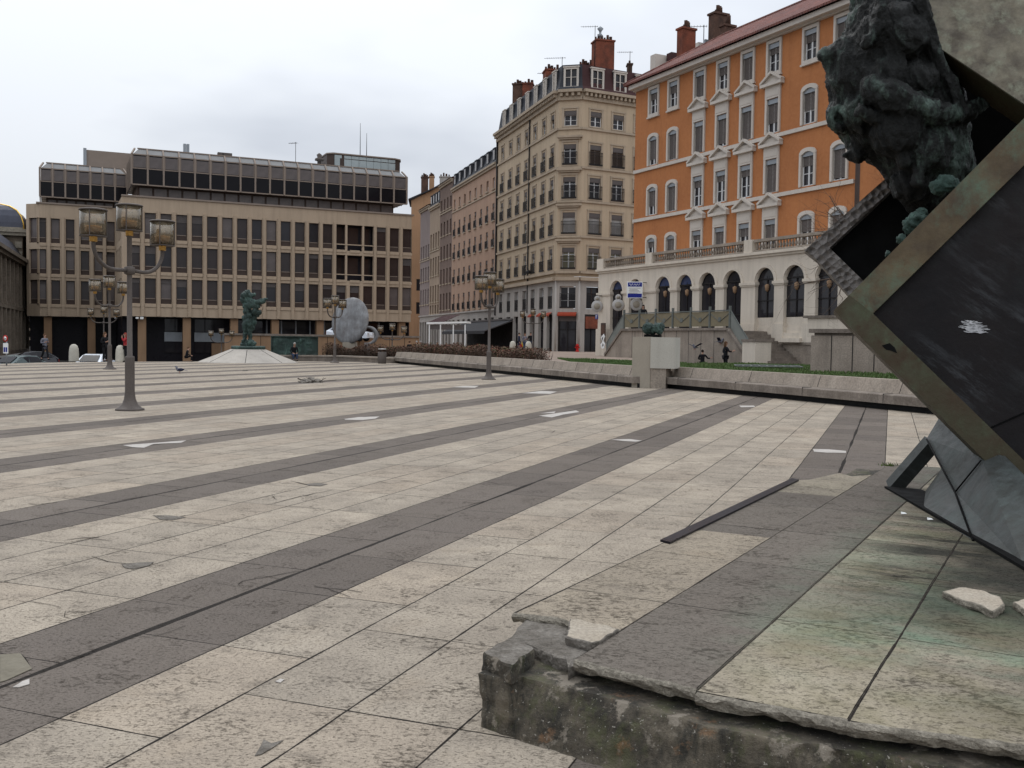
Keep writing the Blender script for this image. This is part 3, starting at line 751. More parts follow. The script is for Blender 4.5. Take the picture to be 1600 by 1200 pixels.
# pavilion with dome
b = MB(inner); b.box(-4.2, 2.0, .15, 8, -.4, 12.2, 0); b.box(-4.7, 2.5, -.35, 8.5, 12.2, 12.55, 1); b.box(-4.9, 2.7, -.55, 8.7, 12.55, 12.9, 1); b.box(-4.4, 2.2, -.05, 8.2, 12.9, 13.1, 1); b.box(-4.6, 2.4, -.2, 8.4, 9.4, 9.8, 1)
for k in range(9):
    z = .2 + k * 1.05
    for xx in (-4.32, 1.5): b.box(xx, xx + .62, .02, .15, z, z + .72, 1)
for k in range(7):
    z = 4.6 + k * 1.05; b.box(2.0, 2.12, .2, .9, z, z + .7, 1)
b.build('pavilion', ['soot', 'soot_light'], old)
b = MB(inner); cxp, cyp = -1.1, 4.1
prof = [(1.0, 0), (.985, .25), (.93, .5), (.82, .72), (.64, .88), (.40, .97), (.12, 1.0)]
hw, hd, hh = 3.3, 4.1, 2.9; gl = []
for (a, z0), (c, z1) in zip(prof, prof[1:]):
    q0 = [(cxp + sx * hw * a, cyp + sy * hd * a, 12.9 + z0 * hh) for sx, sy in ((-1, -1), (1, -1), (1, 1), (-1, 1))]
    q1 = [(cxp + sx * hw * c, cyp + sy * hd * c, 12.9 + z1 * hh) for sx, sy in ((-1, -1), (1, -1), (1, 1), (-1, 1))]
    for i in range(4): b.face((q0[i], q0[(i + 1) % 4], q1[(i + 1) % 4], q1[i]), 0, False)
    gl.append((q0, q1))
b.face([(cxp + sx * hw * .12, cyp + sy * hd * .12, 12.9 + hh) for sx, sy in ((-1, -1), (1, -1), (1, 1), (-1, 1))])
dm = b.build('dome', 'slate_blue', old)
for i in range(4): g = MB(inner); g.tube([gl[0][0][i]] + [q1[i] for q0, q1 in gl], .08, 6); g.build('gilded_ridge', 'gold', dm)
b = MB(inner); b.box(2.1, 2.3, 3.2, 5.0, 13.2, 14.6, 0); b.box(2.3, 2.33, 3.6, 4.6, 13.4, 14.3, 1); b.build('dormer', ['soot_light', 'glass'], old)
b = MB(inner); chimney_mb(b, -4.5, -3.6, 5.5, 6.4, 12.9, 17.0, 2); b.build('chimney', ['soot_light', 'soot'], old)

q = P(44.5, 500, 190)
fh = thing('distant_house', 'far pale cream house glimpsed in the gap left of the office block', 'building', (q.x, q.y, 0), R(15))
b = MB(); ops = [(-2.5 + i * 1.9, -1.5 + i * 1.9, 3 + k * 3.2, 5 + k * 3.2) for i in range(3) for k in range(3)]
wall(b, -3.5, 9, -.4, 13.5, ops, .3); b.box(-3.7, 9.2, -.3, .1, 13.5, 13.9); b.face(((-3.5, 0, -.4), (-3.5, 9, -.4), (-3.5, 9, 13.5), (-3.5, 0, 13.5))); b.build('wall', 'cream', fh)
each(fh, 'window', 'glass', [(xa, xb, .24, .29, za, zb) for xa, xb, za, zb in ops])
b = MB(); b.face(((-3.9, -.4, 13.9), (9.3, -.4, 13.9), (9.3, 5, 16), (-3.9, 5, 16))); b.face(((-3.9, -.4, 13.9), (-3.9, 5, 16), (-3.9, 9, 13.9))); b.build('roof', 'tiles', fh)
# ================================================================== STREET OF HOUSES
A = P(868, 520, 98.6); A.z = 0
SD = Vector((-math.sin(R(16.8)), math.cos(R(16.8)), 0))        # street direction, receding
GZ = .6
def sx(px, py=400): return on_line(px, A, SD, py)
LEFTM = lambda: None
def street_frame(s0, s1):
    """facade frame for the stretch s0..s1: x from the far end towards the camera, y inwards"""
    q = A + SD * s1
    return frame((q.x, q.y), (-SD.x, -SD.y))
def zat(px, py): # height of the photographed point on the street's facade plane
    s = sx(px, py); D = (A + SD * s).y
    return P(px, py, D).z

M['shop_red'] = mat('orange red shop blind', (.30, .055, .03), .8, 3, .3, None, 0, 0)
# ---- corner house, beige
s_end = sx(775.5)
B = P(904, 520, 98.0); B.z = 0
RD = Vector((math.sin(R(62)), math.cos(R(62)), 0))
bh = thing('corner_house', 'six storey beige stone corner house with slate mansard and tall brick chimneys', 'building', (A.x, A.y, 0))
toB = Matrix.Translation((-A.x, -A.y, 0))
FL = toB @ street_frame(0, s_end); LL = s_end
cd = (B - A).normalized(); LC = (B - A).length
FC = toB @ frame((A.x, A.y), (cd.x, cd.y)); FR = toB @ frame((B.x, B.y), (RD.x, RD.y)); LR = 11.0
faces = [(FL, LL), (FC, LC), (FR, LR)]
ROWB = [(22.75, 24.2), (18.95, 20.95), (15.65, 17.75), (12.2, 14.3), (8.75, 10.85), (5.2, 7.0)]
lx = [LL - sx(c) for c in (783.7, 796, 808, 820.7, 833.7, 847.5, 861)]
def rx(px): return on_line(px, B, RD, 400)
cen = [lx, [LC / 2], [rx(927.7), rx(962.5), rx(962.5) * 2 - rx(927.7)]]
wid = [1.05, 1.25, 1.3]
w_ = MB(); tr = MB(); gs = MB()
for (F_, L_), cs, ww in zip(faces, cen, wid):
    w_.M = F_; tr.M = F_; gs.M = F_
    ops = [(c - ww / 2, c + ww / 2, za, zb) for c in cs for za, zb in ROWB[:5]]
    wall(w_, 0, L_, 8.0, 25.2, ops, .35, 0)
    # ground floor and mezzanine in grey stone, openings between piers
    g = []
    for i, c in enumerate(cs):
        k = ww + .35
        g += [(c - k / 2, c + k / 2, 4.85, 7.05), (c - k / 2 - .15, c + k / 2 + .15, GZ - .05, 4.3)]
    wall(gs, 0, L_, -.2, 7.6, g, .5, 0, y=-.06)
    for z, h, p in ((22.35, .22, .14), (18.55, .22, .14), (15.25, .22, .14), (11.8, .22, .14), (8.3, .28, .3), (7.6, .35, .42), (25.2, .35, .22), (25.9, .28, .62)):
        tr.box(-.03, L_ + .03, -p, .05, z, z + h)
    n = int(L_ / .5)
    for i in range(n): tr.box((i + .3) * L_ / n, (i + .75) * L_ / n, -.5, -.02, 25.56, 25.88)
    tr.box(-.03, L_ + .03, -.1, .05, 25.55, 25.9)
    for c in cs:
        for za, zb in ROWB[:5]:
            for sx_ in (-1, 1): tr.box(c + sx_ * (ww / 2 + .1) - .1, c + sx_ * (ww / 2 + .1) + .1, -.06, 0, za - .02, zb + .2)
            tr.box(c - ww / 2 - .22, c + ww / 2 + .22, -.09, 0, zb + .2, zb + .34); tr.box(c - ww / 2 - .2, c + ww / 2 + .2, -.12, 0, za - .14, za - .021)
    if cs is cen[1]:
        for za, zb in ROWB[1:5]: tr.box(-.1, L_ + .1, -.32, 0, zb + .62, zb + .82); tr.box(.1, L_ - .1, -.2, 0, zb + .45, zb + .62)
gs.M = toB; [gs.lathe([(.13, -.2), (.13, 7.6)], 10, (q.x, q.y, 0)) for q in (A, B)]
w_.build('wall', 'beige', bh); tr.build('stone_trim', 'beige_trim', bh); gs.build('ground_storey', 'grey_stone', bh)
random.seed(11)
for fi, ((F_, L_), cs, ww) in enumerate(zip(faces, cen, wid)):
    for c in cs:
        for r, (za, zb) in enumerate(ROWB[:5]):
            mwx = F_ @ T(c, .05, za); bl = 0; bm_ = 'blind'; pm = 'glass'
            if fi > 0 and r == 3: bl, bm_ = 1.0, 'blind_white'
            elif fi == 2 and r == 1: bl, bm_ = 1.0, 'shutter_brown'
            elif fi == 0 and random.random() < .3: bl, bm_ = random.choice([.5, 1.0]), random.choice(['blind', 'shutter_brown', 'blind_white'])
            if fi > 0 and r == 4: pm = 'glass_warm'
            window(bh, mwx, ww, round(zb - za, 2), 'white_pvc', pm, 'casement', bl, bm_, 'valance', ww if r > 0 else 0)
        window(bh, F_ @ T(c, .2, 4.9), ww + .35, 2.1, 'white_pvc' if fi < 2 else 'brown_frame', 'glass', 'casement', 0, 'blind', None, ww + .2)
    # shop fronts
    for i, c in enumerate(cs):
        k = ww + .65
        b = MB(F_); b.box(c - k / 2, c + k / 2, .3, .4, GZ, 4.3, 0); b.box(c - k / 2, c + k / 2, .2, .3, 3.6, 4.25, 1 if fi else 2)
        b.box(c - .04, c + .04, .22, .3, GZ, 3.6, 3); b.box(c - k / 2 + .1, c - k / 2 + .18, .22, .3, GZ, 3.6, 3); b.box(c + k / 2 - .18, c + k / 2 - .1, .22, .3, GZ, 3.6, 3)
        b.box(c - k / 2 + .1, c + k / 2 - .1, .22, .3, 2.75, 2.85, 3)
        b.build('shop_front', ['glass', 'valance', 'dark', 'iron'], bh)
for fi, c, ww, col in ((1, LC / 2, 1.9, 'orange'), (0, lx[6], 1.5, 'red'), (0, lx[5], 1.2, 'red'), (0, lx[4], 1.2, 'red')):
    b = MB(faces[fi][0]); b.face(((c - ww / 2, -.07, 4.5), (c + ww / 2, -.07, 4.5), (c + ww / 2, -.4, 4.25), (c - ww / 2, -.4, 4.25))); b.box(c - ww / 2, c + ww / 2, -.41, -.39, 4.1, 4.25); b.build('shop_blind', 'shop_red', bh)
b = MB(FR); c = cen[2][0]; b.box(c - .9, c + 1.0, -.12, -.08, 2.9, 4.1); b.build('shop_sign', 'brick', bh)
b = MB(FL); b.box(lx[3] + 1.15, lx[3] + 1.27, -.16, -.04, 4.6, 25.5); b.build('downpipe', 'iron', bh)
b = MB(FL); b.box(.05, .25, -.2, -.02, 4.6, 25.5); b.build('downpipe', 'iron', bh)
# mansard
rf = MB(); pts0 = []; pts1 = []; pts2 = []
def off(face, x, y): return face @ Vector((x, y, 0))
poly = [off(FL, 0, 0), off(FL, LL, 0), off(FC, LC, 0), off(FR, LR, 0)]
nin = [FL.to_3x3() @ Vector((0, 1, 0)), (FL.to_3x3() @ Vector((0, 1, 0)) + FC.to_3x3() @ Vector((0, 1, 0))).normalized(), (FC.to_3x3() @ Vector((0, 1, 0)) + FR.to_3x3() @ Vector((0, 1, 0))).normalized(), FR.to_3x3() @ Vector((0, 1, 0))]
levels = [(-.3, 26.18), (.05, 26.6), (.25, 27.5), (.42, 28.75), (4.5, 29.7)]
for (o0, z0), (o1, z1) in zip(levels, levels[1:]):
    for i in range(3):
        a, b_ = poly[i] + nin[i] * o0, poly[i + 1] + nin[i + 1] * o0; c_, d_ = poly[i + 1] + nin[i + 1] * o1, poly[i] + nin[i] * o1
        rf.face(((a.x, a.y, z0), (b_.x, b_.y, z0), (c_.x, c_.y, z1), (d_.x, d_.y, z1)), 1 if (i == 2 and z0 < 28.5) else 0)
# end wall towards the pink house
e0, e1 = poly[0], poly[0] + nin[0] * 4.5
rf.face(((e0.x, e0.y, 20), (e1.x, e1.y, 20), (e1.x, e1.y, 29.7), (poly[0].x + nin[0].x * .42, poly[0].y + nin[0].y * .42, 28.75), (e0.x, e0.y, 26.2)), 0)
back = [poly[i] + nin[i] * 4.5 for i in range(4)]
rf.face([(p.x, p.y, 29.68) for p in back] + [(back[3].x - 6, back[3].y + 12, 29.68), (back[0].x + 8, back[0].y + 4, 29.68)])
roof = rf.build('roof', ['slate', 'redroof'], bh)
dl = [[LL - sx(c, 200) for c in (787, 798, 810, 822.5, 835.5, 849.5, 864.5)], [LC / 2], [rx(929.5) , rx(964.5), rx(964.5) * 2 - rx(929.5)]]
for fi, ((F_, L_), cs) in enumerate(zip(faces, dl)):
    ww = 1.0 if fi == 0 else 1.5
    for c in cs:
        def f():
            b = MB(); h = 1.95
            b.box(-ww / 2, -ww / 2 + .2, 0, .12, 0, h); b.box(ww / 2 - .2, ww / 2, 0, .12, 0, h); b.box(-ww / 2 + .2, ww / 2 - .2, 0, .12, h - .18, h); b.box(-ww / 2 - .06, ww / 2 + .06, -.06, .2, h, h + .12)
            b.box(-ww / 2 + .2, ww / 2 - .2, 0, .12, 0, .12)
            b.box(-.05, .05, .02, .1, .12, h - .18); b.box(-ww / 2 + .2, ww / 2 - .2, .04, .09, h * .5, h * .5 + .05)
            b.box(-ww / 2 + .02, -ww / 2 + .12, .12, 2.4, 0, h - .02, 1); b.box(ww / 2 - .12, ww / 2 - .02, .12, 2.4, 0, h - .02, 1); b.box(-ww / 2 - .03, ww / 2 + .03, .2, 2.4, h, h + .1, 1)
            return b.mesh('dormer', ['white_trim', 'slate'])
        dmo = link('dormer', cached(('dorm', ww), f), bh, F_ @ T(c, .0, 26.45))
        link('pane', win_pane(ww - .36, 1.6, 'glass_blue' if False else 'glass'), dmo, T(0, 0, .12))
# chimneys
def chim(name, parent, px0, px1, ptop, D, zb, dep, mt, pots, rot=0.0, label=None):
    p = P((px0 + px1) / 2, ptop, D); wdt = (px1 - px0) / FPX * D
    b = MB(Matrix.Translation((p.x - A.x, p.y - A.y, 0)) @ Matrix.Rotation(rot, 4, 'Z') if parent is bh else Matrix.Translation((p.x, p.y, 0)) @ Matrix.Rotation(rot, 4, 'Z'))
    chimney_mb(b, -wdt / 2, wdt / 2, 0, dep, zb, p.z, pots)
    o = b.build(name, [mt, 'brickdark'], parent)
    if label: o['label'] = label
    return o
chim('chimney', bh, 801, 816.5, 132, 116, 25, 2.2, 'brickdark', 4, R(-8)); chim('chimney', bh, 816.5, 832, 131, 115.5, 25, 2.2, 'brick', 3, R(-8))
chim('chimney', bh, 853, 876, 110, 106, 26, 1.6, 'brick', 5, R(10))
chim('chimney', bh, 908, 929, 103, 105, 26, 1.4, 'brick', 5, R(15)); chim('chimney', bh, 931.5, 961, 64, 104, 26, 1.5, 'brick', 6, R(15), 'tallest chimney')
chim('chimney', bh, 981, 988, 101, 108, 27, 1.0, 'brickdark', 1)
p = P(938, 45, 104.5); b = MB(Matrix.Translation((p.x - A.x, p.y - A.y, 0))); b.tube([(0, 0, P(938, 62, 104.5).z - .3), (0, 0, p.z)], .1, 8); b.lathe([(.12, p.z - .9), (.3, p.z - .7), (.12, p.z - .5), (.12, p.z - .3), (.34, p.z), (.05, p.z + .25)], 10); b.build('cowl', 'zinc', bh)

for lab, px, py, D, yaw, n, bm_ in (('television antenna beside the tallest brick chimney of the beige corner house', 930, 40, 104, R(175), 7, 1.5), ('television antenna between the two left brick chimneys of the beige corner house', 849.5, 113, 108, R(170), 5, .7), ('long boom television antenna behind the middle brick chimney of the beige corner house', 878.5, 89, 106, R(172), 9, 1.9),
        ('television antenna with crossed aerials on the small dark chimney beside the orange house', 984.5, 80, 108, R(176), 7, 1.4), ('short television antenna right of the leftmost brick chimneys of the beige corner house', 835, 133, 116, R(140), 5, .6)):
    q = P(px, py, D); antenna(lab, (q.x, q.y, q.z - 4.0), 4.0, yaw, n, bm_)

# ---- houses further up the street
def row_house(name, label, pxa, pxb, eave, rows, ncol, wm, roofkind, ww=.95, wh=None, zg=5.3, blind=('shutter_brown', .4), rail=True, gm='grey_stone', bayoff=0.0, seed=1, flush=None):
    s0, s1 = sx(pxb), sx(pxa); Lh = s1 - s0
    o = thing(name, label, 'building', (A.x, A.y, 0)); F_ = toB @ street_frame(s0, s1)
    cs = [(i + .5) * Lh / ncol for i in range(ncol)]
    ops = [(c - ww / 2, c + ww / 2, za, zb) for c in cs for za, zb in rows]
    b = MB(F_); wall(b, 0, Lh, zg, eave, ops, .3); b.face(((0, 0, 0), (0, 10, 0), (0, 10, eave), (0, 0, eave))); b.face(((Lh, 0, 0), (Lh, 0, eave), (Lh, 10, eave), (Lh, 10, 0)))
    b.build('wall', wm, o)
    b = MB(F_)
    g = [(c - ww * .75, c + ww * .75, GZ, zg - .9) for c in cs]
    wall(b, 0, Lh, -.2, zg - .05, g, .5); b.box(-.02, Lh + .02, -.18, .02, zg - .05, zg + .15); b.build('ground_storey', gm, o)
    each(o, 'shop_window', 'glass', [(c - ww * .75, c + ww * .75, .35, .4, GZ, zg - .9) for c in cs], F_)
    b = MB(F_); b.box(-.02, Lh + .02, -.35, .05, eave - .22, eave); b.box(-.02, Lh + .02, -.2, .02, eave - .5, eave - .221)
    each(o, 'string_course', 'beige_trim', [(0, Lh, -.1, .0, rows[0][0] - .5, rows[0][0] - .34)], F_)
    b.build('cornice', 'beige_trim', o)
    each(o, 'window_sill', 'beige_trim', [(c - ww / 2 - .14, c + ww / 2 + .14, -.14, 0, za - .16, za - .02) for c in cs for za, zb in rows], F_)
    b = MB(F_)
    if roofkind == 'mansard':
        lv = [(-.25, eave + .01), (.05, eave + .4), (.3, eave + 1.3), (.45, eave + 2.2), (5, eave + 3.0)]
        for (y0, z0), (y1, z1) in zip(lv, lv[1:]): b.face(((0, y0, z0), (Lh, y0, z0), (Lh, y1, z1), (0, y1, z1)))
        for x in (0, Lh): b.face([(x, y, z) for y, z in lv] + [(x, 5, eave)])
        ro = b.build('roof', 'slate', o)
        for c in cs:
            d_ = MB(F_); d_.box(c - .5, c + .5, .0, 1.6, eave + .35, eave + 1.8, 0); d_.box(c - .56, c + .56, -.06, 1.7, eave + 1.8, eave + 1.9, 0); d_.box(c - .36, c + .36, -.04, .0, eave + .5, eave + 1.65, 1)
            d_.build('dormer', ['slate', 'glass_grey'], o)
    else:
        b.face(((-.1, -.5, eave + .02), (Lh + .1, -.5, eave + .02), (Lh + .1, 5, eave + 2.2), (-.1, 5, eave + 2.2)))
        for x in (0, Lh): b.face(((x, 0, eave), (x, 5, eave), (x, 5, eave + 2.15)))
        b.build('roof', 'tiles', o)
    random.seed(seed)
    for c in cs:
        for r, (za, zb) in enumerate(rows):
            bl = random.choice([0, 0, .5, 1]) if random.random() < blind[1] else 0
            window(o, F_ @ T(c, .1, za), ww, round(zb - za, 2), 'white_pvc' if wm == 'pink' and flush is None else 'brown_frame', 'glass', 'casement' if flush is None else 'plain', flush or bl, blind[0], 'valance' if wm == 'pink' and r > 0 else None, (ww if rail and r > 0 else 0))
    return o, F_, Lh
row_house('terraced_house', 'pink rendered five storey house with dark slate mansard next to the beige corner house', 706, 775, zat(775, 254), [(20.0, 21.3), (16.15, 18.2), (12.95, 15.0), (9.5, 11.5), (5.75, 8.0)], 8, 'pink', 'mansard', .95, seed=5)
row_house('terraced_house', 'grey brown house with paired dark windows beyond the pink house', 687, 706, zat(706, 279), [(20.6, 22.2), (16.9, 18.9), (13.4, 15.4), (9.8, 12.0), (6.0, 8.4)], 4, 'brown_render', 'tile', .9, rail=False, seed=6)
row_house('terraced_house', 'narrow cream house with dark windows third beyond the pink house', 671.5, 687, zat(686, 318), [(15.6, 17.9), (11.4, 14.2), (7.4, 9.9), (5.6, 6.9)], 4, 'cream', 'mansard', .95, rail=False, seed=7)
row_house('terraced_house', 'narrow mauve grey house with closed pale shutters at the far end of the street', 656.5, 671.5, zat(671, 321), [(14.6, 16.6), (10.9, 13.1), (7.2, 9.6)], 4, 'lavender', 'tile', .95, rail=False, seed=8, blind=('blind_white', 1), flush=1.0)
# ochre house closing the view
D2 = (A + SD * (sx(656.5))).y + 4
q0 = P(641, 500, D2 + 4); q1 = P(690, 500, D2)
oh = thing('gable_house', 'tall ochre rendered house with grey chimneys closing the end of the street', 'building', (q0.x, q0.y, 0), R(4))
zt_ = P(650, 312, D2 + 3).z; zr = P(668, 296, D2 + 3).z; wx = (q1 - q0).x
b = MB(); wall(b, 0, wx, -.2, zt_, [(1.0, 1.9, 6, 8), (1.0, 1.9, 10, 12)], .3); b.face(((0, 0, zt_), (wx, 0, zt_), (wx, 0, zr + 1.3), (3.4, 0, zr))); b.face(((0, 0, 0), (0, 10, 0), (0, 10, zt_), (0, 0, zt_))); b.box(-12, 0, .5, 6, -1.2, 8)
b.build('wall', 'ochre', oh)
each(oh, 'window', 'glass', [(1.0, 1.9, .2, .26, 6, 8), (1.0, 1.9, .2, .26, 10, 12)])
b = MB(); b.slab([(-.5, -.6, zt_ + .0), (3.6, -.6, zr + .12), (3.6, 9, zr + .12), (-.5, 9, zt_)], (0, 0, .2)); b.slab([(3.6, -.6, zr + .12), (wx, -.6, zr + 1.4), (wx, 9, zr + 1.4), (3.6, 9, zr + .12)], (0, 0, .2)); b.build('roof', 'slate', oh)
for x0, x1, pt, mt in ((657, 668, 275, 'brickdark'), (669.5, 677.5, 274, 'ochre'), (686, 703, 274, 'grey_stone')):
    xa = (P(x0, 290, D2 + 3) - q0).x; xb = (P(x1, 290, D2 + 3) - q0).x; b = MB(); chimney_mb(b, xa, xb, .5, 1.6, zt_ - 1, P(x0, pt, D2 + 3).z, 4); b.build('chimney', [mt, 'brickdark'], oh)
# ================================================================== ORANGE HOUSE
TD = Vector((math.sin(R(26.6)), -math.cos(R(26.6)), 0))      # facade direction, towards the camera and right
TP = Vector((8.9, 74.4, 0))
oh2 = thing('orange_house', 'bright orange rendered four storey house with white window surrounds and pediments', 'building', (TP.x, TP.y, 0), math.atan2(TD.y, TD.x))
def ox(px, y=0.0, py=300):
    n = Vector((-TD.y, TD.x, 0)); q = TP + n * y; return on_line(px, q, TD, py)
OC = [2.38, 4.77, 7.75, 10.2, 12.65, 15.06, 18.16, 20.65]
LO = 22.1
OR = [(18.1, 19.85), (14.42, 16.5), (10.83, 12.85), (7.2, 9.2)]
OW = 1.02
FR1 = [.42, .45, 1, .45, .97, .38, .42, .95]; FR2 = [.8, .95, 1, .9, .97, .7, .62, 1]; FR3 = [.68, .95, .36, .32, .34, .97, .42, .93]; FR4 = [.34, .85, .3, .92, .4, .55, .5, .6]
b = MB(); ops = [(c - OW / 2, c + OW / 2, za, zb) for c in OC for za, zb in OR]
wall(b, 0, LO, -.2, 20.3, ops, .3, 0, 1)
b.face(((0, 0, -.2), (0, 12, -.2), (0, 12, 20.3), (0, 0, 20.3)))
sd = [(3.0 + 3 * k, 4.0 + 3 * k, za + .3, zb) for k in range(3) for za, zb in OR]
b.M = frame((LO, 0), (0, 1)); wall(b, 0, 12, -.2, 20.5, [], .25, 0, 1)
b.M = None
b.face(((0, 12, -.2), (LO, 12, -.2), (LO, 12, 20.5), (0, 12, 20.5)))
b.build('wall', ['orange', 'white_trim'], oh2)
b = MB(); b.box(LO - .1, LO + .1, -.18, -.02, 6, 20.4); b.build('downpipe', 'brown_frame', oh2)
b = MB()
for z in (14.05, 10.45): b.box(.0, LO - .3, -.12, -.002, z + .04, z + .27)
b.box(-.05, LO + .3, -.25, -.002, 20.1, 20.2); b.box(-.1, LO + .5, -.6, .0, 20.2, 20.5)
b.build('string_courses', 'white_trim', oh2)
def surround(arch, ped, h):
    def f():
        b = MB(); w = OW / 2; t = .16; p = -.1
        if ped:
            b.box(-w - t, -w, p, .05, -.02, h + .02); b.box(w, w + t, p, .05, -.02, h + .02)
            b.box(-w - t, w + t, p - .01, .0, h + .02, h + .75); b.box(-w - t + .1, w + t - .1, p - .03, p - .011, h + .15, h + .6)
            b.box(-w - .42, w + .42, p - .22, .0, h + .75, h + .93)
            a, c = w + .42, h + .93
            b.slab([(-a, p - .02, c), (a, p - .02, c), (0, p - .02, c + .52)], (0, .1, 0))
            for s in (-1, 1):
                b.slab([(s * a, p - .22, c), (s * (a + .05), p - .22, c + .12), (0, p - .22, c + .70), (0, p - .22, c + .54)], (0, .3, 0))
        elif arch:
            n = 10; r = (w * w + .2 * .2) / (2 * .2)
            zo = lambda x: h - r + math.sqrt(max(0, r * r - x * x)) - .2 + .02
            for s in (-1, 1): x0, x1 = sorted((s * w, s * (w + t))); b.box(x0, x1, p, .05, -.02, h - .2)
            pts = [(-w - t + (2 * w + 2 * t) * i / n) for i in range(n + 1)]
            ro = w + t
            for x0, x1 in zip(pts, pts[1:]):
                f_ = lambda x: h - .2 + .22 * math.sqrt(max(0, 1 - (x / ro) ** 2)) * 1.25 + .12
                lo = lambda x: h - .22 + (.2 * (1 - (x / w) ** 2) if abs(x) < w else 0)
                b.slab([(x0, p, lo(x0)), (x1, p, lo(x1)), (x1, p, f_(x1)), (x0, p, f_(x0))], (0, -p + .06, 0))
        else:
            b.box(-w - t, -w, p, .05, -.2, h + .2); b.box(w, w + t, p, .05, -.2, h + .2); b.box(-w, w, p, .05, h, h + .2); b.box(-w, w, p, .05, -.2, 0)
            b.box(-w - t - .06, w + t + .06, p - .06, .0, -.3, -.2)
        return b.mesh('surround', 'white_trim')
    return cached(('sur', arch, ped, h), f)
for r, (za, zb) in enumerate(OR):
    for i, c in enumerate(OC):
        ped = r > 0 and 2 <= i <= 5; fr = (FR1, FR2, FR3, FR4)[r][i]
        o = window(oh2, T(c, .0, za), OW, round(zb - za, 2), 'white_pvc', 'glass', 'casement', fr, 'blind')
        link('surround', surround(r > 0 and not ped, ped, round(zb - za, 2)), o, T(0, .0, 0))
        q = MB(); q.box(-OW / 2, OW / 2, .0, .055, zb - za - .3, zb - za - .02); link('blind_box', cached(('bbx', round(zb - za, 2)), lambda: q.mesh('blind_box', 'zinc')), o)
for za, zb in OR[:3]:       # small windows of the return side
    o = link('window', win_frame(.85, 1.5, 'white_pvc', 'casement'), oh2, frame((LO, 0), (0, 1)) @ T(5.2, -.22, za + .2))
    link('pane', win_pane(.85, 1.5, 'glass'), o)
    q = MB(); q.box(-.6, .6, -.02, .2, -.22, -.02); q.box(-.6, -.43, .02, .2, -.02, 1.5); q.box(.43, .6, .02, .2, -.02, 1.5); q.box(-.6, .6, .02, .2, 1.5, 1.66); link('surround', cached('sur_side', lambda: q.mesh('surround', 'white_trim')), o)
# roof
b = MB(); yr = 6.2; zr = 24.5
b.slab([(-.5, -.8, 20.52), (LO + .6, -.8, 20.52), (LO - 4.5, yr, zr), (2.2, yr, zr)], (0, 0, .14))
b.slab([(LO + .6, -.8, 20.52), (LO + .6, 13.2, 20.52), (LO - 4.5, yr, zr)], (0, 0, .14))
b.slab([(-.5, 13.2, 20.52), (-.5, -.8, 20.52), (2.2, yr, zr)], (0, 0, .14))
b.slab([(LO + .6, 13.2, 20.52), (-.5, 13.2, 20.52), (2.2, yr, zr), (LO - 4.5, yr, zr)], (0, 0, .14))
roof2 = b.build('roof', 'tiles', oh2)
b = MB(); b.tube([(2.2, yr, zr + .12), (LO - 4.5, yr, zr + .12)], .14, 8); b.tube([(2.2, yr, zr + .1), (-.5, -.8, 20.64)], .12, 8); b.build('ridge_tiles', 'tiles', roof2)
inv = Matrix.Rotation(-math.atan2(TD.y, TD.x), 4, 'Z') @ Matrix.Translation((-TP.x, -TP.y, 0))
def ochim(px0, px1, ptop, y, mt, pots, dep, nm='chimney', label=None):
    xa, xb = ox(px0, y, 80), ox(px1, y, 80); n = Vector((-TD.y, TD.x, 0)); D = (TP + n * y + TD * (xa + xb) / 2).y
    b = MB(); z = P((px0 + px1) / 2, ptop, D).z
    w = (px1 - px0) / FPX * D
    xm = (xa + xb) / 2
    if pots: chimney_mb(b, xm - w * .36, xm + w * .36, y - dep / 2, y + dep / 2, 21, z, pots)
    else: b.box(xm - w * .36, xm + w * .36, y - dep / 2, y + dep / 2, 21, z, 0)
    o = b.build(nm, [mt, 'brickdark'], roof2)
    if label: o['label'] = label
ochim(1062, 1082, 48, 7.2, 'brick', 4, 1.3); ochim(1111, 1132, 25, 7.6, 'brickdark', 4, 1.3); ochim(1128, 1144, 43, 7.0, 'brickdark', 2, 1.0)
ochim(1026, 1045, 88, 9.0, 'white_trim', 0, 2.0, 'stair_head'); ochim(1092, 1102, 68, 7.0, 'white_trim', 0, 1.0, 'vent'); ochim(1103, 1110, 63, 7.0, 'zinc', 0, .8, 'vent')
ochim(1044, 1062, 84, 9.5, 'redroof', 0, 1.0, 'dormer_wall')
for lab, px, py, D, yaw in (('television antenna beside the left brick chimney on the orange house roof', 1100, 39, 79, R(172)),):
    q = P(px, py, D); a_ = antenna(lab, (q.x, q.y, q.z - 3.2), 3.2, yaw, 6, 1.3)
    b = MB(); b.lathe([(.0, .0), (.2, .04), (.36, .14)], 14, (0, -.25, 1.5)); d_ = b.build('dish', 'zinc', a_, Matrix.Translation((0, 0, 0)) @ T(0, -.2, 1.5) @ Matrix.Rotation(R(70), 4, 'X') @ T(0, .2, -1.5))

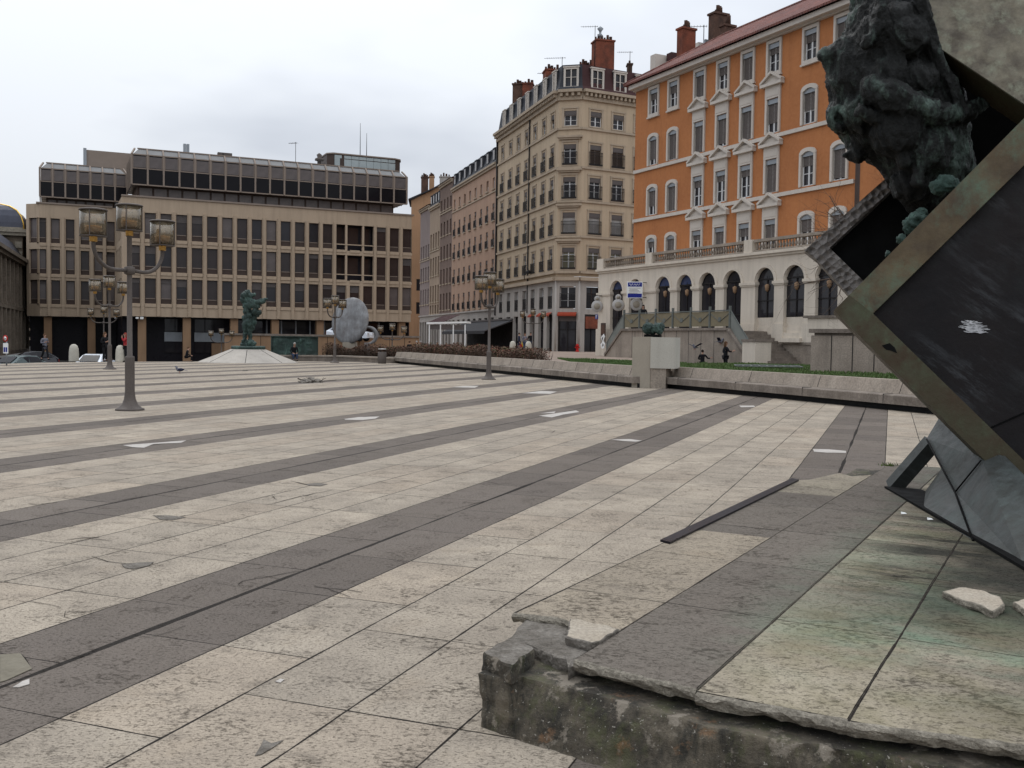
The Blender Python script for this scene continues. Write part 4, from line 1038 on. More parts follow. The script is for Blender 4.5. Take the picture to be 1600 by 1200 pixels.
# ================================================================== ARCADE
AY = -3.0
AR0 = TP + Vector((-TD.y, TD.x, 0)) * AY
ar = thing('arcade', 'cream stone arcade with round arches and balustraded roof in front of the orange house', 'building', (AR0.x, AR0.y, 0), math.atan2(TD.y, TD.x))
AC = [2.53, 4.93, 8.2, 10.58, 12.9, 15.3, 18.15, 20.55, 23.0, 25.4]
AW = .80; ZS, ZC, ZBAL, ZTOP = 5.15, 6.72, 6.98, 7.62
XA0, XA1 = .05, 27.0
def zb_at(x): return 2.4
b = MB()
edges = [XA0] + [(AC[i] + AC[i + 1]) / 2 for i in range(len(AC) - 1)] + [XA1]
DP = .22
for i, c in enumerate(AC):
    xl, xr = edges[i], edges[i + 1]; zb = -.2 if i < 6 else 1.72
    for s in (0, 1):
        x0, x1 = (xl, c - AW) if s == 0 else (c + AW, xr)
        b.face(((x0, 0, zb), (x1, 0, zb), (x1, 0, ZS), (x0, 0, ZS)))
        xi = c - AW if s == 0 else c + AW
        b.face(((xi, 0, zb), (xi, DP, zb), (xi, DP, ZS), (xi, 0, ZS)))
    n = 14; arc = [(c - AW * math.cos(math.pi * k / n), ZS + AW * math.sin(math.pi * k / n)) for k in range(n + 1)]
    b.face(((xl, 0, ZS), (c - AW, 0, ZS), (c - AW, 0, ZC), (xl, 0, ZC))); b.face(((c + AW, 0, ZS), (xr, 0, ZS), (xr, 0, ZC), (c + AW, 0, ZC)))
    for (xa, za), (xb, zb_) in zip(arc, arc[1:]):
        b.face(((xa, 0, za), (xb, 0, zb_), (xb, 0, ZC), (xa, 0, ZC))); b.face(((xa, 0, za), (xb, 0, zb_), (xb, DP, zb_), (xa, DP, za)), 0, True)
b.face(((XA0, 0, -.2), (XA0, 6, -.2), (XA0, 6, ZC), (XA0, 0, ZC))); b.face(((XA1, 0, -.2), (XA1, 6, -.2), (XA1, 6, ZC), (XA1, 0, ZC)))
b.box(XA0 - .1, XA1 + .1, -.22, AY * -1 - .02, ZC, ZC + .16); b.box(XA0 - .05, XA1, -.1, 0, ZC - .14, ZC)
b.build('wall', 'arcade', ar)
for i, c in enumerate(AC):          # archivolts
    def f():
        q = MB(); n = 16; r0, r1 = AW + .02, AW + .2
        for k in range(n):
            a0, a1 = math.pi * k / n, math.pi * (k + 1) / n
            q.slab([(r * math.cos(a), -.06, r * math.sin(a)) for r, a in ((r0, a0), (r1, a0), (r1, a1), (r0, a1))], (0, .058, 0))
        return q.mesh('archivolt', 'arcade')
    link('archivolt', cached('archv', f), ar, T(c, 0, ZS))
piers = [XA0 - .06] + sum([[c - AW, c + AW] for c in AC], []) + [XA1 + .06]
for k in range(0, len(piers), 2):
    x0, x1 = piers[k], piers[k + 1]
    q = MB(); q.box(x0 - .09, x1 + .09, -.1, DP, ZS - .14, ZS + .02); q.box(x0 - .05, x1 + .05, -.06, DP, ZS - .22, ZS - .14); q.build('impost', 'arcade', ar)
    q = MB()
    if k // 2 >= 6 or k == 0: q.box(x0 - .07, x1 + .07, -.08, DP, -.2 if k == 0 else 1.72, 2.55 if k == 0 else 2.75); q.build('pier_plinth', 'arcade', ar)
# back wall with glazing
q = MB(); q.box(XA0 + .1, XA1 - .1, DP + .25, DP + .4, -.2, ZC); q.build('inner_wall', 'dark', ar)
for i, c in enumerate(AC):
    q = MB(); z0 = 2.4 if i < 6 else 3.15
    q.box(c - AW + .0, c + AW - .0, DP + .02, DP + .1, z0, ZS + .15, 0)
    n = 12; pts = [(c, DP + .05, ZS + .17)] + [(c - AW * .97 * math.cos(math.pi * k / n), DP + .05, ZS + .17 + AW * .9 * math.sin(math.pi * k / n)) for k in range(n + 1)]
    for a_, b_ in zip(pts[1:], pts[2:]): q.face((pts[0], a_, b_), 1 if i < 4 else 0)
    o = q.build('window', ['glass', 'glass_blue'], ar)
    q = MB(); q.box(c - .03, c + .03, DP - .04, DP + .019, z0, ZS + .12); q.box(c - AW, c + AW, DP - .04, DP + .019, z0 + .9, z0 + .96); q.box(c - AW, c + AW, DP - .05, DP + .019, ZS + .12, ZS + .2)
    q.build('glazing_bars', 'iron', o)
    if i >= 6:
        q = MB(); q.box(c - AW, c + AW, .36, DP, 1.72, 3.12)
        for s in range(3): q.box(c - AW, c + AW, -.25 + .2 * s, .36, 1.72 + .0, 1.95 + .3 * s)
        q.build('sill_steps', 'arcade', ar)
    q = MB(); q.tube([(c, .2, ZS + .35), (c, .2, ZS - .1)], .015, 5, 1); q.lathe([(.02, -.1), (.15, -.18), (.12, -.46), (.03, -.56)], 6, (c, .2, ZS), 0); q.build('hanging_lantern', ['column_stone', 'iron'], ar)
q = MB(); q.box(16.6, XA1 + 2, .02, 3, -.3, 1.72); q.box(16.6, XA1 + 2, -.06, .02, 1.6, 1.72); q.build('base_wall', 'bench', ar)
# balustrade
posts = [XA0 + .35, 6.6, 16.75, 26.6]
for k, x in enumerate(posts):
    q = MB(); w_ = .42 if k == 0 else .36
    q.box(x - w_, x + w_, -.12, .4, ZC + .162, ZTOP + .02); q.build('balustrade_post', 'arcade', ar)
for x0, x1 in zip(posts, posts[1:]):
    q = MB(); a_, c_ = x0 + .43, x1 - .37; q.box(a_, c_, .0, .28, ZC + .162, ZC + .3); q.box(a_, c_, -.06, .34, ZTOP - .16, ZTOP)
    n = int((c_ - a_) / .24)
    prof = [(.035, 0), (.075, .12), (.08, .2), (.04, .34), (.03, .4), (.055, .44)]
    for i in range(n):
        q.lathe([(r, z * (ZTOP - ZC - .46) / .44) for r, z in prof], 8, (a_ + (i + .5) * (c_ - a_) / n, .14, ZC + .3))
    q.build('balustrade', 'bench', ar)

# ================================================================== TERRACE
TY = AY - 2.6
TQ = TP + Vector((-TD.y, TD.x, 0)) * TY
te = thing('terrace', 'grey concrete terrace wall with stairs and tan railing panels before the arcade', 'terrace', (TQ.x, TQ.y, 0), math.atan2(TD.y, TD.x))
def tx(px, py=520): return on_line(px, TQ, TD, py)
x0, x1, x2 = tx(972), tx(1137), tx(1168)
ZTE = 2.34
q = MB(); q.box(x0, x1, 0, 2.6, -.3, ZTE)
xs = tx(946)
q.slab([(xs, 0, .55), (x0, 0, -.3), (x0, 0, ZTE), (xs, 0, .7)], (0, .35, 0)); q.face(((xs, 0, -.3), (x0, 0, -.3), (xs, 0, .6)))
q.slab([(x1, 0, -.3), (x2 + .5, 0, -.3), (x2 + .5, 0, .35), (x1, 0, ZTE)], (0, .35, 0))
q.build('wall', 'bench', te)
q = MB(); q.box(x0 - .05, x1 + .05, -.12, .45, ZTE + .002, ZTE + .15); q.bar((x1, .16, ZTE + .06), (x2 + .45, .16, .42), .5, .14); q.bar((x0, .16, ZTE + .06), (xs, .16, .72), .5, .14); q.build('coping', 'bench_face', te)
q = MB()
for i in range(12): q.box(x1 + .05 + i * .3, x1 + .4 + i * .3, .36, 2.5, -.3, ZTE - .02 - i * .18)
q.build('stairs', 'bench_face', te)
q = MB()
for i in range(9): q.box(x0 - .35 - i * .3, x0 - .0 - i * .3, .36, 2.5, -.3, ZTE - .02 - i * .18)
q.build('stairs', 'bench_face', te)
q = MB()
for k in range(1, 9): x = x0 + k * (x1 - x0) / 9; q.box(x - .012, x + .012, -.008, 0, -.2, ZTE)
q.build('joints', 'black', te)
M['panel_tan'] = mat('tan railing panel', (.22, .185, .12), .6, .8, .5, (.13, .12, .09), .3, .05)
M['rail_grey'] = mat('grey green steel', (.14, .15, .14), .5, 2, .3, None, 0, .05)
M['rail_glass'] = glass('greenish railing glass', (.20, .21, .19), .3, .4, .4)
n = 6; st = (x1 - x0) / n
each(te, 'railing_panel', 'panel_tan', [(x0 + i * st + .08, x0 + (i + 1) * st - .08, .14, .17, ZTE + .24, ZTE + 1.08) for i in range(n)])
q = MB()
for i in range(n + 1): x = x0 + i * st; q.box(x - .05, x + .05, .08, .2, ZTE + .15, ZTE + 1.38)
q.box(x0, x1, .1, .18, ZTE + 1.1, ZTE + 1.16)
for i in range(n):
    xa, xb = x0 + i * st + .1, x0 + (i + 1) * st - .1
    q.tube([(xa, .12, ZTE + .95), ((xa + xb) / 2, .12, ZTE + .5), (xb, .12, ZTE + .95)], .02, 5); q.box((xa + xb) / 2 - .12, (xa + xb) / 2 + .12, .11, .13, ZTE + .5, ZTE + .75)
q.build('railing_posts', 'rail_grey', te)
for xa, xb, zb in ((x1, x2 + .4, .45), (x0, xs, .75)):
    q = MB(); q.slab([(xa, .14, ZTE + .2), (xb, .14, zb), (xb, .14, zb + .8), (xa, .14, ZTE + 1.1)], (0, .02, 0)); q.build('stair_panel', 'rail_glass', te)
    q = MB(); q.bar((xa, .15, ZTE + 1.14), (xb, .15, zb + .84), .06, .06); q.box(xb - .04, xb + .04, .1, .2, zb - .1, zb + .85); q.build('handrail', 'rail_grey', te)
q = MB(); xp = tx(1172, 545); q.box(xp - .05, xp + 1.0, -.5, .6, -.3, 1.72, 0); q.box(xp - .1, xp + 1.05, -.55, .65, 1.72, 1.85, 1); q.box(xp - .3, xp + 1.5, -.9, .7, -.3, .3, 1); q.build('stair_pillar', ['arcade', 'bench_face'], te)

# planter wall at right behind the bronze box
a = G(1266, 580, .6); c_ = P(1500, 590, 26)
pl = thing('planter_wall', 'grey concrete planter block on the lawn half hidden by the bronze box', 'wall', (a.x, a.y, .3), R(-40))
q = MB(); q.box(0, 16, 0, 3, -.3, 1.65); q.build('wall', 'bench', pl)
q = MB(); q.box(-.06, 16.1, -.1, 3.1, 1.75, 1.9); q.box(.1, 15.9, .06, 2.9, 1.65, 1.75); q.build('coping', 'bench_face', pl)
q = MB()
for i in range(1, 11): q.box(i * .8 - .015, i * .8 + .015, -.01, .0, -.25, 1.65)
q.build('joints', 'black', pl)
u_ = thing('upper_parapet', 'pale low parapet behind the planter block under the right arches', 'wall', tuple(P(1262, 497, 47)), R(-50)); 
q = MB(); q.box(0, 14, 0, .4, -.9, 0, 0); q.box(-.2, 14, -.1, .5, .0, .12, 1); q.build('parapet', ['arcade', 'bench_face'], u_)
# ================================================================== GROUND, PLAZA, WALLS
def sheet(name, poly, z, m, kind='structure', h=None):
    b = MB()
    if h: b.prism([p[:2] for p in poly], z - h, z)
    else: b.face([(p[0], p[1], z) for p in poly])
    o = b.build(name, m); o['kind'] = kind; return o
sheet('ground', [(-1500, -300), (1500, -300), (1500, 2500), (-1500, 2500)], -1.15, 'asphalt')
WALLPX = [(606, 566.5), (700, 576), (800, 586), (900, 596.5), (988, 606)]
W1 = [G(*p) for p in WALLPX]; W2 = [G(1020, 605), G(1200, 622), G(1455, 648)]
dW = (W2[-1] - W2[-2]).normalized(); W2.append(W2[-1] + dW * 14)
farL = [G(-700, 577), G(-60, 571), G(60, 566.2), G(300, 564.5), G(480, 564.5), G(606, 565.8)]
# plaza in its own frame: y along the stripes
UA = Vector((.3561, .9344, 0)); VA = Vector((.9344, -.3561, 0))
pm = Matrix(((VA.x, UA.x, 0, 0), (VA.y, UA.y, 0, 0), (0, 0, 1, 0), (0, 0, 0, 1))); pi = pm.inverted()
poly = [(-30, -8), (16, -8), (W2[-1].x + 1.5, W2[-1].y)] + [(p.x + .6, p.y + .3) for p in W2[::-1]] + [(p.x + .6, p.y + .3) for p in W1[::-1]] + [(p.x, p.y) for p in farL[::-1]] + [(-60, 20)]
b = MB(pi); b.prism(poly, -1.2, 0); o = b.build('plaza_paving', 'paving'); o.matrix_world = pm; o['kind'] = 'structure'

# white repair patches and dark hollows lying on the paving
def decal(name, pts, m, label, cat, z=.004):
    b = MB(); c = sum((G(*p) for p in pts), Vector()) / len(pts)
    top = [G(*p) - c for p in pts]
    b.prism([(t.x, t.y) for t in top], z - .003 if z < .006 else .0, z)
    o = b.build(name, m); o.location = (c.x, c.y, 0.001); o['kind'] = 'structure'; return o
M['mortar'] = mat('pale repair mortar', (.47, .44, .405), .9, 5, .8, (.30, .27, .24), 0, .3, fine=.25, fsc=40)
M['mortar_old'] = mat('old greenish mortar', (.20, .18, .14), .95, 6, .7, (.12, .105, .08), 0, .3)
M['crack'] = mat('dark open crack', (.022, .018, .015), .95, 8, .4, None, 0, 0)
for pts in ([(192, 696), (240, 692.5), (291, 688.5), (283, 692), (240, 694), (225, 700), (207, 699)], [(538, 655), (560, 652), (593, 651), (586, 654.5), (566, 656.5), (540, 656)],
            [(842, 650), (872, 645.5), (900, 641.5), (905, 644), (880, 648), (862, 652.5)], [(816, 614.5), (846, 611), (870, 612), (860, 615.5)], [(845, 646), (868, 643), (866, 645.5)],
            [(955, 687), (985, 686.5), (1003, 689), (993, 690.5), (975, 689.5)], [(1155, 634), (1178, 634), (1180, 636), (1158, 636.5)], [(1270, 702), (1295, 702.5), (1322, 705), (1322, 708), (1290, 707.5), (1272, 706)],
            [(706, 605), (722, 603.5), (748, 603), (742, 606)], [(20, 1075), (35, 1066), (46, 1062), (46, 1070), (30, 1075)], [(430, 1066), (438, 1062), (444, 1063), (438, 1068)]):
    decal('mortar_patch', pts, 'mortar', '', '')
def crack(pts, w=.012):
    b = MB(); q = [G(*p) for p in pts]; c = q[0].copy()
    fine = []
    for a, d in zip(q, q[1:]):
        n = max(2, int((d - a).length / .08))
        for k in range(n):
            t = k / n; p = a.lerp(d, t); j = noise.noise_vector(p * 9) * .018; fine.append(p + Vector((j.x, j.y, 0)))
    fine.append(q[-1])
    L = len(fine); prev = None
    for i, p in enumerate(fine):
        d = (fine[min(i + 1, L - 1)] - fine[max(0, i - 1)]); d.z = 0; d.normalize(); n = Vector((-d.y, d.x, 0))
        ww = w * .30 * (.35 + .65 * math.sin(math.pi * (i + .3) / (L + .3))) * (.6 + .8 * abs(noise.noise(p * 14)))
        a_, b_ = p + n * ww - c, p - n * ww - c
        if prev: b.face((prev[0], prev[1], b_, a_))
        prev = (a_, b_)
    o = b.build('paving_crack', 'crack'); o.location = (c.x, c.y, .004); o['kind'] = 'structure'
for pts, w in (([(98, 965), (103, 955), (128, 958), (145, 955), (185, 944)], .013), ([(30, 941), (45, 940), (95, 950)], .012), ([(8, 901), (16, 896), (40, 897)], .014),
               ([(145, 870), (170, 878), (200, 882), (238, 886)], .02), ([(190, 886), (215, 888), (240, 880)], .03), ([(107, 844), (130, 841), (155, 840)], .03), ([(110, 848), (140, 842), (175, 846)], .02), ([(238, 806), (262, 811), (290, 806)], .03), ([(270, 808), (310, 811), (353, 815)], .016),
               ([(375, 782), (400, 779), (425, 775), (433, 782)], .018), ([(455, 752), (480, 758), (510, 757)], .035), ([(590, 752), (610, 756), (640, 752)], .025), ([(373, 915), (380, 908), (425, 901), (470, 892)], .016), ([(490, 917), (520, 920), (566, 926)], .018), ([(490, 915), (510, 920), (548, 934)], .012),
               ([(44, 787), (60, 789), (90, 785)], .03), ([(185, 783), (205, 779), (230, 775)], .02), ([(395, 904), (412, 900), (436, 905)], .012), ([(205, 992), (235, 997), (260, 990), (290, 978)], .01), ([(0, 1022), (20, 1024), (34, 1021), (48, 1045)], .014),
               ([(415, 790), (470, 776), (520, 766)], .03), ([(700, 798), (760, 783), (830, 757)], .022), ([(680, 737), (705, 738), (712, 739)], .03), ([(860, 677), (868, 673), (888, 672)], .03), ([(345, 660), (370, 660), (385, 662)], .04), ([(755, 752), (780, 757), (800, 755)], .02), ([(615, 748), (640, 752), (660, 756)], .016)):
    crack(pts, w * 1.0)

decal('broken_corner', [(398, 1182), (407, 1168), (412, 1157), (424, 1163), (443, 1158), (424, 1171), (408, 1180)], 'stone_grey', '', '')
decal('broken_corner', [(190, 882), (215, 880), (240, 879), (232, 885), (208, 890), (195, 888)], 'stone_grey', '', '')
decal('broken_corner', [(240, 806), (265, 806), (290, 809), (270, 813), (250, 812)], 'stone_grey', '', '')
decal('broken_corner', [(478, 757), (495, 755), (512, 757), (500, 760), (482, 759)], 'stone_grey', '', '')
decal('broken_corner', [(0, 1024), (32, 1022), (50, 1046), (10, 1064), (0, 1067)], 'mortar_old', '', '')
# ---- bench wall
def bench_run(pts, label):
    o0 = pts[0]; t = thing('bench_wall', label, 'bench', (o0.x, o0.y, 0))
    back = MB(); seat = MB(); foot = MB(); jn = MB()
    for a, c in zip(pts, pts[1:]):
        d = (c - a); L = d.length; d.normalize(); F_ = frame((a.x - o0.x, a.y - o0.y), (d.x, d.y))
        back.M = seat.M = foot.M = jn.M = F_
        foot.box(-.02, L, .22, .9, -.1, .16)  # set back foot in black: the shade under the seat is painted on
        seat.prism([], 0, 0) if False else None
        for (A_, m_) in (([(-.02, .0, .16), (-.02, .0, .37), (-.02, .02, .39), (-.02, .55, .40), (-.02, .55, .16)], seat),):
            m_.slab(A_, (L + .02, 0, 0))
        back.slab([(-.02, .50, .402), (-.02, .62, .74), (-.02, .92, .74), (-.02, .92, .402)], (L + .02, 0, 0)); back.slab([(-.02, .552, -.1), (-.02, .552, .40), (-.02, .92, .40), (-.02, .92, -.1)], (L + .02, 0, 0))
        n = max(1, int(L / 2.4))
        for i in range(n):
            x = (i + .5) * L / n; jn.box(x - .008, x + .008, -.004, .3, .17, .404); jn.slab([(x - .006, .495, .41), (x - .006, .615, .742), (x - .006, .7, .742), (x - .006, .7, .41)], (.012, 0, 0))
    seat.build('seat', 'bench_face', t); back.build('backrest', 'bench', t); foot.build('plinth', 'black', t); jn.build('joints', 'black', t)
bench_run(W1, 'long concrete bench wall running back left of the granite pillar towards the hedge')
bench_run(W2, 'long concrete bench wall right of the granite pillar with dark stained seat edge')
# low kerb seat left of the bench
lk = [G(430, 563), G(520, 563.6), G(611, 567.6)]
t = thing('kerb_seat', 'low stone kerb seat by the bronze relief with a man sitting on it', 'bench', tuple(lk[0]))
b = MB()
for a, c in zip(lk, lk[1:]):
    d = c - a; b.M = frame((a.x - lk[0].x, a.y - lk[0].y), (d.x, d.y)); b.box(0, d.length, 0, .7, -.1, .28, 0)
b.build('kerb', 'bench_face', t)
b = MB()
for a, c in zip(lk, lk[1:]):
    d = c - a; b.M = frame((a.x - lk[0].x, a.y - lk[0].y), (d.x, d.y)); b.box(0, d.length, -.06, .76, .28, .38, 0)
b.build('coping', 'bench', t)

# ---- raised ground on the right
st = [(p.x + .3, p.y + .75) for p in W1] + [(G(1040, 590, .6).x, G(1040, 590, .6).y), (7.5, 46), (10.5, 60), (60, 75), (120, 220), (-90, 260), (-16, 98)]
W1n = [(p.x + .75, p.y + .45) for p in W1]
st = W1n + [(6.6, 35.6), (9.5, 62), (70, 80), (120, 220), (-60, 260), (-14, 92), (W1n[0][0] - .3, W1n[0][1] + 2)]
sheet('street_paving', st, .6, 'street', h=1.8)
sheet('lawn_soil', [(p.x + .75, p.y + .5) for p in W2] + [(40, 24), (30, 36), (21.6, 45.5), (11.5, 51.2), (6.9, 47.5), (6.61, 36.2)], .585, 'lawn_soil', h=1.0)
# lawn of real blades
def lawn(name, poly, n, z, seed, hmin=.05, hmax=.11):
    random.seed(seed); b = MB(); xs = [p[0] for p in poly]; ys = [p[1] for p in poly]
    def inside(x, y):
        c = False; j = len(poly) - 1
        for i in range(len(poly)):
            if (poly[i][1] > y) != (poly[j][1] > y) and x < (poly[j][0] - poly[i][0]) * (y - poly[i][1]) / (poly[j][1] - poly[i][1]) + poly[i][0]: c = not c
            j = i
        return c
    k = 0
    while k < n:
        x, y = random.uniform(min(xs), max(xs)), random.uniform(min(ys), max(ys))
        if not inside(x, y): continue
        k += 1; h = random.uniform(hmin, hmax) * (1 + .5 * noise.noise(Vector((x, y, 0)) * .8)); a = random.uniform(0, 6.28); w = .035
        dx, dy = math.cos(a) * w, math.sin(a) * w; lx_, ly_ = random.uniform(-.05, .05), random.uniform(-.05, .05)
        b.face(((x - dx, y - dy, z), (x + dx, y + dy, z), (x + lx_, y + ly_, z + h)))
    m, N, bs = newmat('grass ' + name); c = coord(N)
    kx = N.mix(N.ramp(N.noise(c, .5, 5, .65), .3, .7), (.050, .105, .018), (.085, .12, .030)); kx = N.mix(N.ramp(N.noise(c, 14, 2), .3, .7, 0, .5), kx, (.035, .075, .012))
    N.t.links.new(kx, bs.inputs['Base Color']); bs.inputs['Roughness'].default_value = .8
    o = b.build(name, m); o['kind'] = 'stuff'; tag(o, 'short green grass of the lawn behind the concrete bench wall', 'grass'); return o
gp = [(p.x + .95, p.y + .7) for p in W2] + [(30, 22), (24, 38), (21.4, 45), (11.6, 51), (7.1, 47), (6.9, 36.4)]
o = lawn('grass', gp, 42000, .58, 5)
b0 = G(845, 561.0, .6); b1 = G(987, 569.5, .6)
gp2 = [(W1n[-1][0] + .35, W1n[-1][1] + .2), (W1n[-2][0] + .4, W1n[-2][1] + .3), (W1n[-3][0] + 2.2, W1n[-3][1] - .2), (b0.x + 1, b0.y + 2), (8.6, 49), (6.5, 36.2)]
sheet('lawn_soil', gp2, .606, 'lawn_soil')
o = lawn('grass', gp2, 9000, .606, 9); o['label'] = 'narrow strip of green grass left of the granite pillar'

# ================================================================== BROKEN PLATFORM IN THE FOREGROUND
a_ = Vector((.494, .8695, 0)); b_ = Vector((.8695, -.494, 0))
qm = Matrix(((b_.x, a_.x, 0, 0), (b_.y, a_.y, 0, 0), (0, 0, 1, 0), (0, 0, 0, 1)))
ZP = .30
def L2(px, py, z=ZP): p = G(px, py, z); return (p.dot(b_), p.dot(a_))
def jag(pts, amp, step, seed):
    out = []
    for p, q in zip(pts, pts[1:]):
        n = max(1, int(math.hypot(q[0] - p[0], q[1] - p[1]) / step))
        for k in range(n):
            t = k / n; x = p[0] + (q[0] - p[0]) * t; y = p[1] + (q[1] - p[1]) * t
            v = noise.noise_vector(Vector((x * 9 + seed, y * 9, seed * 3.1))); v2 = noise.noise_vector(Vector((x * 31 + seed, y * 31, seed)))
            out.append((x + (v.x + .5 * v2.x) * amp, y + (v.y + .5 * v2.y) * amp))
    out.append(pts[-1]); return out
plat = tag(link('platform', None), 'raised broken stone platform carrying the bronze sculpture', 'platform'); plat.matrix_world = qm; plat.empty_display_size = .2
def stone_slab(name, front, rest, z1, th, mt, mside, parent, amp=.012, seed=1):
    """a slab whose front edge (list of local points) is ragged; rounded broken arris"""
    fr = jag(front, amp, .025, seed); n = len(fr)
    b = MB(); g = .004
    # rows of the broken edge from the top arris down to the underside
    prof = [(.022, 0.0), (.010, -.004), (.001, -.014), (.002, -.028), (.020, -th)]
    rows = []
    for k, (ins, dz) in enumerate(prof):
        row = []
        for i, (x, y) in enumerate(fr):
            v = noise.noise(Vector((x * 17, y * 17, k * 1.7 + seed))) * .012 + noise.noise(Vector((x * 50, y * 50, k * 2.7))) * .006
            row.append(b.pt((x, y + ins + v, z1 + dz + (0 if k == 0 else v * .6))))
        rows.append(row)
    for r0, r1 in zip(rows, rows[1:]):
        for i in range(n - 1): b.idx((r0[i], r0[i + 1], r1[i + 1], r1[i]), 1, False)
    top = rows[0]; rs = [b.pt((x, y, z1)) for x, y in rest]; b.idx(top + rs, 0)
    rb = [b.pt((x, y, z1 - th)) for x, y in rest]; allt = [top[-1]] + rs + [top[0]]; allb = [rows[-1][-1]] + rb + [rows[-1][0]]
    for i in range(len(allt) - 1): b.idx((allt[i], allt[i + 1], allb[i + 1], allb[i]), 1)
    b.idx(rows[-1][::-1] + rb[::-1], 1)
    return b.build(name, [mt, mside], parent)
g = .0035
J1, J2, J3, J4 = -1.745, -1.195, -.645, -.095
FU = 11.5
# left row: starts behind the broken corner
f0 = [L2(815, 962), L2(868, 966), L2(905, 978), L2(968, 986)]
stone_slab('slab_row', [(-2.30, f0[0][1])] + f0[1:3] + [(J1 - g, f0[3][1])], [(J1 - g, 10.45), (-1.9, 10.2), (-2.06, 10.4), (-2.2, 9.7), (-2.29, 9.6)], ZP, .05, 'platform', 'stone_arris', plat, .008, 2)
stone_slab('slab_row', [(J1 + g, 3.60), (-1.5, 3.56), (-1.3, 3.545), (J2 - g, 3.53)], [(J2 - g, FU), (J1 + g, FU)], ZP + .002, .05, 'platform', 'stone_arris', plat, .013, 5)
stone_slab('slab_row', [(J2 + g, 3.49), (-.9, 3.515), (J3 - g, 3.515)], [(J3 - g, FU), (J2 + g, FU)], ZP, .05, 'platform', 'stone_arris', plat, .011, 8)
stone_slab('slab_row', [(J3 + g, 3.50), (-.35, 3.56), (J4 - g, 3.60)], [(J4 - g, FU), (J3 + g, FU)], ZP - .001, .05, 'platform', 'stone_arris', plat, .011, 11)
stone_slab('slab_row', [(J4 + g, 3.6), (.6, 3.6), (3.5, 3.6)], [(3.5, FU), (J4 + g, FU)], ZP, .05, 'platform', 'stone_arris', plat, .011, 14)
# concrete core with a displaced rough face
b = MB(); nx, nz = 220, 16; xa, xb = -2.09, 3.4
rows = []
for k in range(nz + 1):
    z = -.01 + k * (ZP - .075) / nz; row = []
    for i in range(nx + 1):
        x = xa + (xb - xa) * i / nx
        y = 3.455 - .14 * min(1.0, x + 2.09) + .1 * max(0, min(1, x + 1.1))
        v = Vector((x, 0, z)); d = noise.fractal(v * 4, 1.0, 2.0, 4) * .028 + noise.fractal(v * 17, 1.0, 2.0, 3) * .013 + noise.noise(v * 50) * .004
        d += max(0, noise.noise(v * 7 + Vector((5, 0, 2)))) * .09 * max(0, min(1, (x + 1.15) * 2)) * (.5 + z * 3); d += max(0, noise.noise(v * 3.3) - .1) * .05
        row.append(b.pt((x + (-.03 * (z / .22) if i == 0 else 0), y + d + .115 * (z / .22) * (1 if x > -1.95 else .2), z)))
    rows.append(row)
for r0, r1 in zip(rows, rows[1:]):
    for i in range(nx): b.idx((r0[i], r0[i + 1], r1[i + 1], r1[i]), 0, True)
tb = [b.pt((xa, FU, ZP - .075)), b.pt((xb, FU, ZP - .075))]; bb = [b.pt((xa, FU, -.01)), b.pt((xb, FU, -.01))]
b.idx(rows[-1] + [tb[1], tb[0]], 0); lft = [r[0] for r in rows]
b.idx(lft[::-1] + [bb[0], tb[0]], 0); b.idx([tb[0], tb[1], bb[1], bb[0]], 0)
b.build('concrete_core', 'rough_concrete', plat)
def rubble(name, outline, z0, z1, m, seed, parent=None, label=None, cat=None, mw=None, rnd=.015, wob=.012):
    """a broken piece of stone: ragged outline, uneven top, chipped edges"""
    cx_ = sum(p[0] for p in outline) / len(outline); cy_ = sum(p[1] for p in outline) / len(outline)
    pts = jag(outline + [outline[0]], wob, .03, seed)[:-1]; n = len(pts); b = MB(); rows = []
    for s, z in ((.97, z0), (1.0, z0 + (z1 - z0) * .35), (1.0, z1 - rnd), (.985, z1 - rnd * .3), (.93, z1)):
        rows.append([b.pt((cx_ + (x - cx_) * s + noise.noise(Vector((x * 23, y * 23, z * 40 + seed))) * .01 , cy_ + (y - cy_) * s + noise.noise(Vector((y * 23, x * 23, z * 40 + seed))) * .01, z + noise.noise(Vector((x * 14, y * 14, seed))) * .008)) for x, y in pts])
    for r0, r1 in zip(rows, rows[1:]):
        for i in range(n): b.idx((r0[i], r0[(i + 1) % n], r1[(i + 1) % n], r1[i]), 1)
    c = b.pt((cx_, cy_, z1 + .002)); mid = [b.pt((cx_ + (x - cx_) * .5, cy_ + (y - cy_) * .5, z1 + noise.noise(Vector((x * 9, y * 9, seed))) * .006)) for x, y in pts]
    for i in range(n):
        b.idx((rows[-1][i], rows[-1][(i + 1) % n], mid[(i + 1) % n], mid[i]), 0); b.idx((mid[i], mid[(i + 1) % n], c), 0)
    b.idx(rows[0][::-1], 1)
    o = b.build(name, m, parent, mw); 
    if label: tag(o, label, cat)
    return o
# corner: exposed mortar bed, dark stone and the loose corner stone
mb_ = [L2(792, 1000, .27), L2(830, 1008, .27), L2(872, 1028, .27), L2(912, 1034, .27), (J1 - .01, 3.60), (J1 - .01, 4.36), L2(905, 985, .27), L2(868, 972, .27), L2(822, 965, .27)]
rubble('mortar_bed', mb_, ZP - .09, ZP - .028, ['stone_grey', 'stone_grey'], 3, plat, wob=.016)
def to_w(o, label, cat): return tag(o, label, cat)
ck = [L2(752, 1028, .26), L2(800, 1050, .26), L2(835, 1022, .26), L2(800, 1002, .26)]
o = rubble('corner_stone', ck, .205, .285, ['stone_grey', 'rough_concrete'], 9, plat, rnd=.03)
ob = MB()
